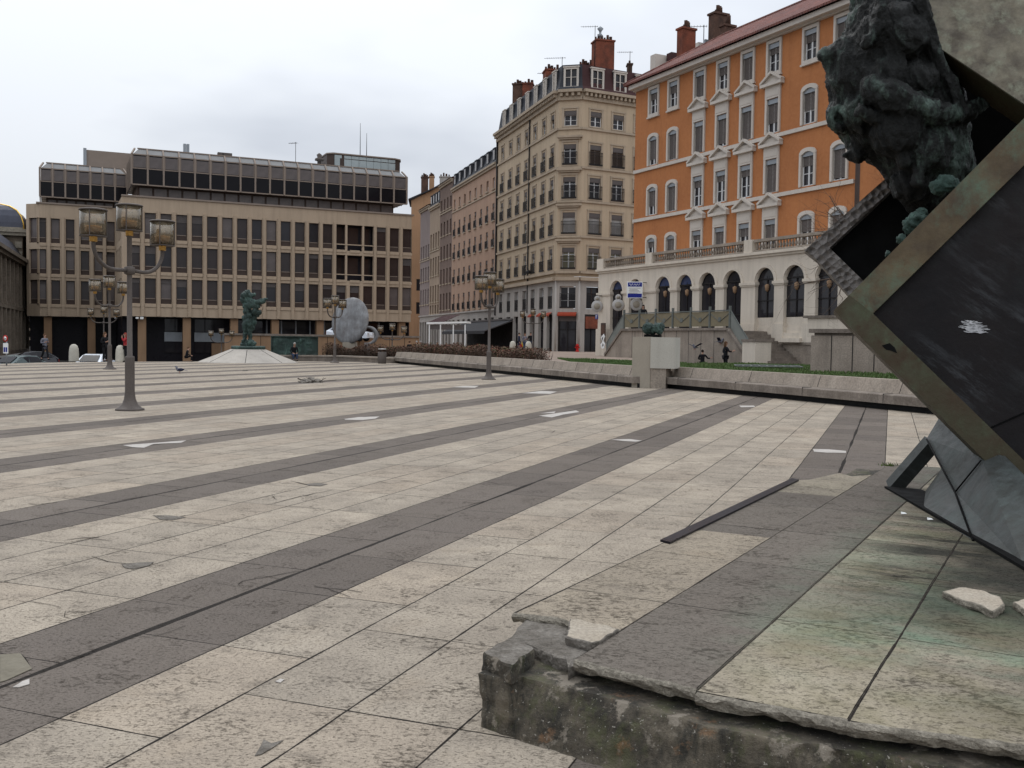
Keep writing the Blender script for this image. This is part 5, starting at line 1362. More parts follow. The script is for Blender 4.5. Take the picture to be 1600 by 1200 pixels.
# loose pieces of stone lying about
def loose(name, pix, z0, th, m, seed, label, cat='stone'):
    w = [G(px, py, z0 + th) for px, py in pix]; c = sum(w, Vector()) / len(w)
    o = rubble(name, [(p.x - c.x, p.y - c.y) for p in w], 0, th, m, seed, None, label, cat, wob=.005, rnd=.006); o.location = (c.x, c.y, z0); return o
loose('stone_fragment', [(885, 994), (890, 968), (902, 966), (968, 982), (940, 1001), (925, 1004)], ZP - .028, .045, ['stone_chip', 'stone_grey'], 21, 'pale square stone fragment lying on the broken platform corner')
loose('stone_fragment', [(1471, 924), (1497, 917), (1528, 920), (1564, 933), (1570, 946), (1553, 955)], ZP, .036, ['stone_chip', 'stone_arris'], 22, 'long pale stone fragment lying on the stained slabs below the bronze')
loose('stone_fragment', [(1582, 940), (1600, 936), (1640, 942), (1640, 958), (1600, 952)], ZP, .034, ['stone_chip', 'stone_arris'], 23, 'pale stone fragment cut off by the right edge of the picture')
# dark metal edge strip along the far left edge of the platform
b = MB(); A2 = L2(1040, 847, ZP); B2 = L2(1240, 751, ZP)
b.slab([(A2[0] - .03, A2[1] - .02, ZP + .002), (A2[0] + .05, A2[1] - .05, ZP + .002), (B2[0] + .05, B2[1], ZP + .002), (B2[0] - .03, B2[1] + .06, ZP + .002)], (0, 0, .014)); b.build('edge_strip', 'dark_panel', plat)
# weeds
random.seed(4); b = MB(); c = G(1388, 728, ZP)
for i in range(70):
    x, y = random.gauss(0, .045), random.gauss(0, .03); h = random.uniform(.01, .05); a2 = random.uniform(0, 6.28); b.face(((x, y, 0), (x + .012 * math.cos(a2), y + .012 * math.sin(a2), 0), (x + random.gauss(0, .03), y + random.gauss(0, .03), h)))
M['weed'] = mat('weed green', (.07, .11, .02), .8, 9, .5)
o = b.build('weed_tuft', 'weed'); o.location = (c.x, c.y, ZP); tag(o, 'small green weed tuft in the joint at the far edge of the platform', 'weed')
# ================================================================== SCULPTING HELPERS
def evaluated(o, name):
    bpy.context.view_layer.update()
    dg = bpy.context.evaluated_depsgraph_get()
    me = bpy.data.meshes.new_from_object(o.evaluated_get(dg)); me.name = name
    bpy.data.objects.remove(o, do_unlink=True)
    return me

def blobs(name, lst, voxel, mats, parent=None, amp=.03, scale=4.0, ridge=.03, smooth=6, origin=Vector(), seed=0, aniso=.42):
    """balls and capsules merged into one continuous skin, smoothed, then worked with folds"""
    b = MB()
    for e in lst:
        if len(e) == 2: b.ball(Vector(e[0]) - origin, e[1], 14)
        else:
            p, q = Vector(e[0]) - origin, Vector(e[1]) - origin; r0, r1 = e[2], e[3]; n = max(3, int((q - p).length / (min(r0, r1) * .45)))
            for k in range(n + 1): t = k / n; b.ball(p.lerp(q, t), r0 + (r1 - r0) * t, 12)
    me = bpy.data.meshes.new(name); me.from_pydata([tuple(v) for v in b.v], [], b.f)
    o = bpy.data.objects.new(name, me); COL.objects.link(o)
    m = o.modifiers.new('r', 'REMESH'); m.mode = 'VOXEL'; m.voxel_size = voxel; m.adaptivity = 0
    s = o.modifiers.new('s', 'SMOOTH'); s.iterations = smooth; s.factor = .5
    me = evaluated(o, name)
    ns = [v.normal.copy() for v in me.vertices]
    for v, n in zip(me.vertices, ns):
        p = v.co + Vector((seed * 7.3, 0, 0))
        w = Vector((p.x + .35 * p.z, p.y, p.z * aniso)) * scale
        f = noise.fractal(w * .8, 1.0, 2.0, 3) * amp
        w2 = w + noise.noise_vector(w * .5) * .8
        f += (.40 - abs(noise.noise(w2 * 1.1)) ** .7) * ridge + (.35 - abs(noise.noise(w2 * 2.9 + Vector((3, 1, 5)))) ** .7) * ridge * .5 + noise.fractal(Vector((p.x, p.y, p.z * .6)) * scale * 5, 1, 2, 3) * amp * .22
        v.co = v.co + n * f
    for x in (mats if isinstance(mats, list) else [mats]): me.materials.append(M[x])
    me.polygons.foreach_set('use_smooth', [True] * len(me.polygons)); me.update()
    return link(name, me, parent)

# ================================================================== BRONZE BOX SCULPTURE (right)
SB = Vector((3.2, 7.4, ZP))
sculp = thing('bronze_sculpture', 'huge bronze sculpture of tilted open boxes with a dark torso bursting out', 'sculpture', tuple(SB))
def onpl(px, py, p0, n):
    d = ray(px, py); return CAMP + d * ((p0 - CAMP).dot(n) / d.dot(n)) - SB
N1 = Vector((-.30, -.95, .10)).normalized(); P1 = P(1303, 485, 8.0)
def fpl(px, py): return onpl(px, py, P1, N1)
def rpl(px, py): return onpl(px, py, P2, N1)
P2 = P(1257, 391, 9.3)
back = -N1
b = MB(); b.slab([fpl(*p) for p in ((1327, 461), (1655, 129), (1655, 204), (1364, 489.6))], back * .2); o = b.build('frame_bar', 'br_frame', sculp)
b = MB(); b.slab([fpl(*p) for p in ((1303, 485), (1327, 460.6), (1364.3, 489.9), (1655, 773), (1655, 835))], back * .24); o = b.build('frame_bar', 'br_olive', sculp)
b = MB(); b.slab([fpl(*p) for p in ((1655.2, 835), (1655.2, 773), (1945, 480), (2005, 480))], back * .24); b.build('frame_bar', 'br_olive', sculp)
b = MB(); b.slab([fpl(*p) for p in ((1655.2, 129), (2005, 480), (1945, 480), (1655.2, 204))], back * .2); b.build('frame_bar', 'br_frame', sculp)
b = MB(); b.slab([fpl(*p) + back * .07 for p in ((1361, 489.7), (1655, 200), (1949, 480), (1655, 777))], back * .08); pan = b.build('front_panel', 'br_panel', sculp)
b = MB(); b.bar(fpl(1550, 668) + back * .066, fpl(1640, 628) + back * .066, .012, .012); b.build('panel_seam', 'br_black', pan)
random.seed(2); up_ = []; lo_ = []
n = 15
for i in range(n + 1):
    x = 1497 + 50 * i / n; t = i / n
    up_.append((x + random.uniform(-2, 2), 506 - 9 * math.sin(math.pi * min(1, t * 1.15)) ** .7 + random.uniform(-4, 2) + 5 * t))
    lo_.append((x + random.uniform(-2, 2), 507 + 9 * math.sin(math.pi * t) ** .6 + random.uniform(-2, 2.5) + 4 * t))
b = MB()
for k in range(11):                     # separate dry brush strokes
    y = 499 + k * 1.75; x0 = 1502 - 4 * math.sin(k * 1.3) + abs(k - 5) * 1.4; x1 = 1541 + 5 * math.sin(k * 2.1) - abs(k - 6) * 1.8 + k * .8; m_ = 9
    top = [(x0 + (x1 - x0) * t / m_, y + 2.2 * t / m_ - random.uniform(.2, 1.0)) for t in range(m_ + 1)]; bot = [(p[0] + random.uniform(-.6, .6), p[1] + random.uniform(.5, 2.0) * (.4 + math.sin(math.pi * (t + .3) / (m_ + .6)))) for t, p in enumerate(top)]
    for t in range(m_): b.face([fpl(*p) + back * (.066 - .0003 * k) for p in (top[t], top[t + 1], bot[t + 1], bot[t])])
M['white_scrub'] = mat('scrubbed white paint', (.46, .46, .47), .8, 14, .5, (.25, .25, .26), 0, 0, fine=.3, fsc=50)
b.build('paint_mark', 'white_scrub', pan)
b = MB(); q = [(1378, 540), (1390, 536), (1398, 543), (1402, 552), (1392, 548), (1384, 546)]; b.slab([fpl(*p) - back * .003 for p in q], back * .004); b.build('rust_hole', 'br_black', sculp)
# rear box: hammered rim, and a black sheet painting the shade inside
b = MB(); b.slab([rpl(*p) for p in ((1257, 391), (1500, 176), (1500, 196), (1276, 406))], back * .16); b.build('rear_rim', 'br_rear', sculp)
b = MB(); b.slab([rpl(*p) for p in ((1276.4, 406.4), (1296.3, 387.4), (1440, 527), (1420, 562))], back * .16); b.build('rear_rim', 'br_rear', sculp)
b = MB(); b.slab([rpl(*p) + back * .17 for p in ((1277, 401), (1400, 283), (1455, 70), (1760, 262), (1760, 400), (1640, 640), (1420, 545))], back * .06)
b.build('cavity_shade', 'br_black', sculp)
# big plate at the top right
NP = Vector((-.25, -.88, .40)).normalized(); PP = P(1470, 76, 8.35)
def ppl(px, py): return onpl(px, py, PP, NP)
b = MB(); b.slab([ppl(*p) for p in ((1436, 53.5), (1800, 295), (1800, -260), (1436, -260))], Vector((.06, .012, -.006))); pl_ = b.build('tilted_plate', 'br_plate', sculp)
b = MB(); v_ = Vector((.04, .40, .0)); b.slab([ppl(1436, 53.5) + Vector((.0, .02, 0)), ppl(1800, 295) + Vector((.0, .02, 0)), ppl(1800, 295) + v_, ppl(1436, 53.5) + v_], (0, 0, .02)); b.build('plate_edge', 'br_olive', pl_)
# torso
DF = 8.75; kf = DF / FPX
def W(px, py, dd=0.0): return P(px, py, DF + dd)
L_ = []
OUT = [(1335, -60), (1331, 0), (1333, 14), (1323, 29), (1324, 43), (1315, 61), (1294, 74), (1282, 84), (1284, 97), (1295, 105), (1292, 113), (1294, 128), (1299, 144), (1301, 155), (1292, 171), (1293, 187), (1305, 204), (1319, 210), (1324, 223), (1328, 232), (1317, 236), (1321, 250), (1337, 257), (1350, 250), (1356, 246), (1366, 252), (1376, 262), (1380, 272), (1394, 282), (1394, 296), (1407, 310), (1420, 332), (1440, 345), (1475, 322), (1505, 292), (1524, 270), (1516, 240), (1509, 220), (1507, 195), (1504, 180), (1501, 158), (1488, 116), (1468, 75), (1456, 45), (1442, 0), (1436, -60)]
def inpoly(x, y, pl):
    c = False; j = len(pl) - 1
    for i in range(len(pl)):
        if (pl[i][1] > y) != (pl[j][1] > y) and x < (pl[j][0] - pl[i][0]) * (y - pl[i][1]) / (pl[j][1] - pl[i][1]) + pl[i][0]: c = not c
        j = i
    return c
def pdist(x, y, pl):
    m_ = 1e9
    for (ax, ay), (bx, by) in zip(pl, pl[1:] + pl[:1]):
        dx, dy = bx - ax, by - ay; t = max(0, min(1, ((x - ax) * dx + (y - ay) * dy) / (dx * dx + dy * dy))); m_ = min(m_, math.hypot(x - ax - t * dx, y - ay - t * dy))
    return m_
for iy in range(60):
    for ix in range(34):
        x, y = 1280 + ix * 7.5, -60 + iy * 7; 
        if inpoly(x, y, OUT):
            r = pdist(x, y, OUT)
            if r > 3.5: L_.append((W(x, y, .10 * noise.noise(Vector((x * .02, y * .013, 1)))), min(r * 1.0, 72) * kf))
for x, y, dd, r in ((1296, 88, .0, 10), (1303, 86, .0, 14), (1312, 84, -.03, 19), (1288, 90, .0, 6), (1345, 175, -.18, 30), (1330, 150, -.1, 20), (1405, 205, -.34, 42), (1385, 120, -.34, 30), (1430, 130, -.34, 34), (1375, 55, -.26, 34), (1415, 60, -.36, 34), (1440, 235, -.30, 40), (1425, 285, -.2, 30), (1404, 30, -.34, 26), (1312, 88, -.02, 20), (1330, 84, -.08, 26)): L_.append((W(x, y, dd), r * kf))
random.seed(31)
def front(x, y): return -min(pdist(x, y, OUT), 72) * kf * 1.0
L_.append((W(1345, 78, -.10), W(1283, 89, -.04), 30 * kf, 9 * kf)); L_.append((W(1340, 100, -.10), W(1294, 99, -.04), 18 * kf, 9 * kf)); L_.append((W(1335, 60, -.08), W(1365, 48, -.2), 9 * kf, 8 * kf))
for k in range(70):
    x, y = random.uniform(1335, 1470), random.uniform(-55, 200); dx = random.uniform(-.25, .45); cur = random.uniform(-.03, .03); r = random.uniform(3.5, 7.5); prev = None
    for s_ in range(random.randint(6, 15)):
        if not inpoly(x, y, OUT) or pdist(x, y, OUT) < 6: break
        q = W(x, y, front(x, y))
        if prev is not None: L_.append((prev, q, r * kf, r * kf))
        prev = q; x += dx * 12; y += 12; dx += cur + random.uniform(-.06, .06)
for cx_, cy_, r0 in ((1388, 205, 24), (1312, 185, 16), (1350, 190, 14)):
    q = [W(cx_ + r0 * math.cos(a), cy_ + r0 * math.sin(a), front(cx_, cy_) - .03) for a in [k * .6 for k in range(11)]]
    for p_, q_ in zip(q, q[1:]): L_.append((p_, q_, 6 * kf, 6 * kf))
arm = [(1366, 140, 21, -.42), (1392, 150, 23, -.5), (1425, 166, 21, -.52), (1458, 177, 18, -.48), (1490, 181, 16, -.4), (1513, 174, 13, -.34)]
for a, c in zip(arm, arm[1:]): L_.append((W(a[0], a[1], a[3]), W(c[0], c[1], c[3]), a[2] * kf, c[2] * kf))
for dx, dy in ((22, -16), (25, -10), (24, -4), (18, -20)): L_.append((W(1513, 174, -.34), W(1513 + dx, 174 + dy, -.32), 7 * kf, 4.5 * kf))
for fold in ([(1440, 0), (1450, 40), (1462, 80), (1482, 125), (1496, 162)], [(1405, 20), (1398, 60), (1404, 100), (1396, 130)], [(1420, 175), (1428, 215), (1440, 250), (1432, 285)], [(1345, 175), (1380, 188), (1400, 215), (1412, 255)], [(1372, 40), (1352, 70)], [(1470, 190), (1480, 220), (1474, 255)], [(1380, -20), (1374, 20), (1390, 50)]):
    for a, c in zip(fold, fold[1:]): L_.append((W(a[0], a[1], -.42), W(c[0], c[1], -.42), 10 * kf, 9 * kf))
L_ = [(e[0] - SB, e[1]) if len(e) == 2 else (e[0] - SB, e[1] - SB, e[2], e[3]) for e in L_]
blobs('torso', L_, .014, 'br_fig', sculp, .010, 9.0, .045, 2, aniso=.25)
for lst, nm in (([(1466, 291, 12), (1478, 287, 14), (1486, 290, 11), (1472, 283, 9)], 'foot'), ([(1424, 350, 11), (1434, 342, 13), (1440, 335, 9), (1420, 357, 8)], 'foot'), ([(1406, 376, 7), (1410, 372, 6)], 'foot'), ([(1386, 397, 5), (1384, 400, 4)], 'foot')):
    blobs(nm, [(P(x, y, 8.12) - SB, r * 8.12 / FPX) for x, y, r in lst], .010, 'br_green', sculp, .012, 14, .035, 2, aniso=.8)
# base of folded bronze plates
def bp(px, py, D): return P(px, py, D) - SB
def gp_(px, py): return G(px, py, ZP) - SB
f1 = [bp(1448, 685, 8.75), bp(1466, 655, 8.85), bp(1540, 690, 7.9), bp(1534, 718, 7.6), bp(1493, 768, 7.7)]
f2 = [bp(1493, 768, 7.7), bp(1534, 718, 7.6), bp(1540, 690, 7.9), bp(1680, 830, 5.9), gp_(1680, 935), gp_(1600, 885), gp_(1523, 844)]
b = MB(); tk = Vector((.05, .03, 0)); b.slab(f1, tk); b.slab(f2, tk); b.build('base_plate', 'br_base', sculp)
b = MB(); b.slab([bp(1474, 728, 8.9), bp(1492, 766, 7.75), gp_(1522, 845), gp_(1440, 796), bp(1444, 770, 8.75)], Vector((.05, .05, .0))); b.build('base_plate', 'br_base', sculp)
b = MB(); b.bar(bp(1456, 692, 8.85), bp(1395, 762, 9.1), .13, .12, up=(1, -.3, .3)); b.build('strut', 'br_base', sculp)
b = MB(); b.slab([gp_(1382, 763), gp_(1440, 768), gp_(1500, 800), gp_(1680, 905), gp_(1680, 940), gp_(1523, 845)], (0, 0, .02)); b.build('foot_plate', 'br_black', sculp)
b = MB(); ln = [bp(1449, 686, 8.7), bp(1493, 768, 7.66), gp_(1522, 845)]; b.tube([p + Vector((-.012, -.012, 0)) for p in ln], .008, 5); b.tube([bp(1493, 768, 7.66), bp(1533, 719, 7.56)], .007, 5); b.build('fold_line', 'br_black', sculp)

# ================================================================== STREET LAMPS
def make_lamp():
    o = thing('street_lamp', '', 'street lamp')
    b = MB(); b.lathe([(.30, 0), (.30, .03), (.25, .05), (.17, .12), (.12, .24), (.10, .4), (.10, 1.0), (.10, 1.12), (.095, 1.15), (.056, 1.17), (.052, 3.68), (.065, 3.70), (.065, 3.78)], 18)
    b.build('post', 'lamp_metal', o)
    b = MB(); b.lathe([(.06, -.09), (.11, -.07), (.11, .07), (.06, .09)], 14, (0, 0, 2.98)); b.build('collar', 'lamp_metal', o)
    gl = MB(); R_ = .255; gl.lathe([(R_, .0), (R_, .60)], 24); gl.lathe([(R_ - .015, .60), (R_ - .015, .0)], 24)
    fr = MB(); fr.lathe([(R_ - .01, .59), (R_ + .012, .585), (R_ + .026, .605), (R_ + .012, .625), (R_ - .03, .64)], 24)
    fr.lathe([(R_ - .02, -.005), (R_ + .012, -.005), (R_ + .012, .012), (R_ - .02, .012)], 24)
    for k in range(4): a = k * math.pi / 2 + .5; fr.box(-.008 + (R_ + .005) * math.cos(a), .008 + (R_ + .005) * math.cos(a), -.008 + (R_ + .005) * math.sin(a), .008 + (R_ + .005) * math.sin(a), 0, .6); fr.bar((0, 0, -.01), (R_ * math.cos(a), R_ * math.sin(a), 0), .025, .012)
    br = MB(); br.lathe([(.075, -.12), (.08, -.1), (.08, .02), (.1, .04), (.12, .05), (0.02, .05)], 14)
    am = MB(); am.lathe([(.05, .05), (.13, .09), (.16, .16), (.15, .24), (.11, .25), (.10, .18), (.02, .12)], 16)
    bu = MB(); bu.lathe([(.02, .12), (.055, .2), (.06, .38), (.04, .46), (.0, .47)], 12)
    ms = [gl.mesh('glass', 'lantern'), fr.mesh('cage', 'lamp_metal'), br.mesh('socket', 'brass'), am.mesh('inner_bowl', 'amber'), bu.mesh('bulb', M['blind_white'])]
    for i, (x, z) in enumerate(((0, 3.82), (-1.02, 3.60), (1.02, 3.60))):
        h = link('lantern', ms[1], o, T(x, 0, z) @ Matrix.Diagonal((1, 1, .88, 1)))
        for m_ in (ms[0], ms[2], ms[3], ms[4]): link(m_.name.split('.')[0], m_, h)
    for s in (-1, 1):
        b = MB(); pts = [(s * .08, 0, 2.98)] + [(s * (.42 + .6 * math.sin(a)), 0, 3.45 - .48 * math.cos(a)) for a in [math.pi / 2 * k / 9 for k in range(10)]] + [(s * 1.02, 0, 3.52)]
        b.tube(pts, .042, 9); b.build('arm', 'lamp_metal', o)
    return o
lamp0 = make_lamp()
GRP = 'three armed lamps of the square'
for i, (px, py, z, yaw, sc, lab) in enumerate(((203, 641, 0, R(69), 1, 'three lantern street lamp nearest to the viewer on the open paving'), (763.5, 593, 0, R(72), 1, 'three lantern street lamp standing before the bench wall and brown hedge'), (171.5, 577, 0, R(75), 1, 'three lantern street lamp by the white car and the man in black at left'),
        (523, 566.9, 0, R(72), 1, 'three lantern street lamp just left of the grey metal disc'), (832, 553.5, .6, R(5), .78, 'smaller three lantern lamp on the pavement beside the shopfronts of the corner house'))):
    o = lamp0 if i == 0 else copy_tree(lamp0); p = G(px, py, z); o.location = (p.x, p.y, z); o.rotation_euler = (0, 0, yaw); o.scale = (sc, sc, sc); tag(o, lab, None, GRP)
for px, pt, D, sc, yaw, lab in ((613, 505, 82, .95, R(10), 'lamp whose lanterns show right of the disc above the hedge'), (346, 513, 80, .8, R(20), 'small lamp left of the standing bronze against the office ground floor'), (162, 478, 80, .95, R(15), 'lamp half hidden behind another lamp by the white car')):
    o = copy_tree(lamp0); p = P(px, pt, D); h = 4.4 * sc; zb = max(-1.15, p.z - h); o.location = (p.x, p.y, p.z - h); o.rotation_euler = (0, 0, yaw); o.scale = (sc, sc, sc); tag(o, lab, None, GRP)

# ================================================================== STANDING BRONZE ON THE STONE CONE
c0 = G(388, 568); c0 = Vector((c0.x * 1.05, c0.y + 3.0, 0))
cone = thing('stone_cone', 'low pale stone cone pedestal under the standing green bronze', 'pedestal', tuple(c0), .2)
b = MB(); b.lathe([(3.1, -.02), (3.06, .03), (1.15, .80), (1.1, .83), (0, .83)], 16, smooth=False); b.build('cone', 'cone_stone', cone)
b = MB(); b.lathe([(1.0, .835), (1.06, .84), (1.06, 1.0), (1.0, 1.04), (0, 1.04)], 24); b.build('bronze_disc', 'br_statue', cone)
b = MB()
for k in range(8):
    a = k * math.pi / 4; b.bar((1.2 * math.cos(a), 1.2 * math.sin(a), .785), (3.05 * math.cos(a), 3.05 * math.sin(a), .035), .03, .012)
b.build('joints', 'black', cone)
kd = c0.y / FPX
stt = thing('bronze_statue', 'green standing bronze figure with raised arm and flying drapery on the stone cone', 'statue', (c0.x, c0.y, 1.04))
def S(x, y, dd=0.0): return P(300 + x / 7.06, 430 + y / 7.06, c0.y + dd) - stt.location
u_ = kd / 7.06; L_ = []
for x, y, r, dd in ((612, 195, 34, 0), (585, 225, 46, 0), (645, 225, 36, 0), (690, 215, 16, .05), (580, 275, 48, .1), (625, 285, 48, 0), (605, 340, 46, 0), (640, 330, 42, -.1), (610, 400, 46, 0), (625, 450, 50, 0), (600, 470, 44, 0), (620, 510, 48, -.05), (640, 545, 34, -.1), (690, 330, 38, -.15), (725, 345, 30, -.15), (700, 400, 38, -.1), (740, 410, 30, -.1), (720, 435, 26, 0), (680, 470, 30, .1), (690, 520, 22, .2), (575, 725, 26, .1), (650, 745, 46, 0), (610, 765, 50, .1), (680, 760, 34, 0), (560, 765, 30, 0)):
    L_.append((S(x, y, dd), r * u_))
for p in ([(590, 540, 34, 0), (588, 620, 24, 0), (582, 700, 17, 0), (570, 730, 18, -.1)], [(635, 560, 36, 0), (640, 650, 26, 0), (650, 740, 22, 0)], [(660, 300, 34, -.1), (730, 300, 30, -.2), (780, 295, 26, -.2), (800, 262, 12, -.2), (830, 262, 8, -.2)], [(690, 520, 22, .1), (680, 600, 12, .15)], [(745, 272, 12, -.2), (800, 258, 10, -.2)]):
    for a, c in zip(p, p[1:]): L_.append((S(a[0], a[1], a[3]), S(c[0], c[1], c[3]), a[2] * u_, c[2] * u_))
blobs('figure', L_, .035, 'br_statue', stt, .05, 3.5, .10, 2)

# ================================================================== GREY DISC AND RING
dc = P(547, 501, 76)
disc = thing('disc_sculpture', 'large tilted grey metal disc sculpture rising behind the brown hedge', 'sculpture', (dc.x, dc.y, dc.z - 1.9))
rot = Matrix.Translation((0, 0, 1.9)) @ Matrix.Rotation(R(-31), 4, 'Z') @ Matrix.Rotation(R(82), 4, 'X')
b = MB(rot); r = 1.80
b.lathe([(0, -.42), (.9, -.38), (1.5, -.24), (r - .04, -.07), (r, 0), (r - .04, .07), (1.5, .16), (.9, .24), (0, .27)], 48); b.build('disc', 'marble', disc)
b = MB(); b.box(-.5, .5, -.4, .4, -2.6, .25); b.build('plinth', 'granite_tan', disc)
rc_ = P(575, 524, 75.5); rg = thing('ring_sculpture', 'pale metal crescent ring standing right of the grey disc', 'sculpture', tuple(rc_))
b = MB(); b.tube([(.62 * math.cos(a), .1 * math.cos(a), .62 * math.sin(a)) for a in [R(-100) + R(215) * k / 18 for k in range(19)]], [.05 + .11 * math.sin(math.pi * k / 18) for k in range(19)], 10); b.box(-.25, .1, -.2, .2, -2.2, -.55); b.build('ring', 'marble', rg)
rp = P(425, 556, 70); re_ = P(496, 556, 71); d = re_ - rp
rel = thing('bronze_relief', 'dark green bronze relief slab standing behind the seated man', 'relief', (rp.x, rp.y, .0), math.atan2(d.y, d.x))
Lr = Vector((d.x, d.y, 0)).length; zt_ = P(460, 526.5, 70.5).z
b = MB(); nx = 60; rows = []
for k in range(25):
    z = .25 + (zt_ - .25) * k / 24
    rows.append([b.pt((Lr * i / nx, -.10 * max(0, noise.fractal(Vector((i * .09, k * .14, 2)), 1, 2, 4)) - (.08 if i in (0, nx) or k in (0, 24) else 0), z)) for i in range(nx + 1)])
for r0, r1 in zip(rows, rows[1:]):
    for i in range(nx): b.idx((r0[i], r0[i + 1], r1[i + 1], r1[i]), 0, True)
b.box(-.05, Lr + .05, .02, .4, -.05, zt_ + .05); b.build('relief', 'br_relief' if 'br_relief' in M else 'br_statue', rel)

# ================================================================== GRANITE PILLAR WITH BRONZE HEAD
pc = G(1001, 606); th = R(-22)
pil_ = thing('granite_pillar', 'two block granite pillar at the break in the bench wall carrying a bronze lump', 'pedestal', (pc.x, pc.y, 0), th)
b = MB(); b.box(-.33, .33, .0, .8, -.05, 1.80); bmesh_b = b.build('tall_block', 'granite_tan', pil_)
q = (P(1015, 575, pc.y + .1)); x0 = .335; wpx = 36 * pc.y / FPX / .95
b = MB(); b.box(x0, x0 + wpx, -.03, .86, .70, 1.79); b.build('short_block', 'granite', pil_)
b = MB(); b.box(x0, x0 + .55, .02, .8, -.05, .698); b.build('footing', 'bench', pil_)
bc = P(1020, 528, pc.y + .35)
hd_ = thing('lumpy_bronze', 'dark green lumpy bronze of two joined heads on top of the granite pillar', 'sculpture', tuple(bc), th)
kk = pc.y / FPX
b = MB(); b.box(-.28, .28, -.16, .16, .0, .12); b.build('plinth', 'br_black', hd_)
blobs('heads', [((-.16, 0, .33), .2), ((-.25, 0, .34), .15), ((.16, 0, .34), .2), ((.24, .03, .38), .16), ((.0, 0, .26), .15), ((.22, -.05, .27), .15), ((-.2, -.05, .42), .13), ((.12, 0, .46), .1)], .016, 'br_statue', hd_, .03, 9, .05, 2)
# ================================================================== PEOPLE
def cm(name, col, rough=.85): 
    if name not in M: M[name] = mat(name, col, rough, 6, .4, None, 0, .2, bsc=60, fine=.15, fsc=40)
    return name
cm('skin', (.42, .25, .18), .6); cm('hair_dark', (.025, .018, .014)); cm('hair_brown', (.10, .055, .03)); cm('hair_grey', (.35, .33, .31)); cm('hair_red', (.22, .04, .03))
cm('cloth_black', (.014, .014, .016)); cm('cloth_grey', (.17, .17, .20)); cm('cloth_navy', (.025, .03, .055)); cm('denim', (.05, .07, .12)); cm('cloth_red', (.32, .03, .035)); cm('cloth_brown', (.09, .05, .035)); cm('cloth_beige', (.42, .35, .28)); cm('shoe', (.02, .018, .017)); cm('cloth_yellow', (.55, .33, .04))
def skin(name, chains, mats, parent, sub=1):
    """joints joined by edges, each with its own thickness, grown into one continuous surface"""
    pts = []; ed = []; rad = []; key = {}
    for ch in chains:
        last = None
        for p, r in ch:
            k = tuple(round(c, 4) for c in p)
            if k not in key: key[k] = len(pts); pts.append(p); rad.append(r)
            if last is not None and last != key[k]: ed.append((last, key[k]))
            last = key[k]
    me = bpy.data.meshes.new(name); me.from_pydata(pts, ed, []); o = bpy.data.objects.new(name, me); COL.objects.link(o)
    m = o.modifiers.new('k', 'SKIN'); m.branch_smoothing = .3; m.use_smooth_shade = True
    for i, v in enumerate(me.skin_vertices[0].data):
        r = rad[i]; v.radius = (r, r) if isinstance(r, float) else r; v.use_root = (i == 0)
    s = o.modifiers.new('s', 'SUBSURF'); s.levels = sub; s.render_levels = sub
    me = evaluated(o, name)
    for x in mats: me.materials.append(M[x])
    return link(name, me, parent)
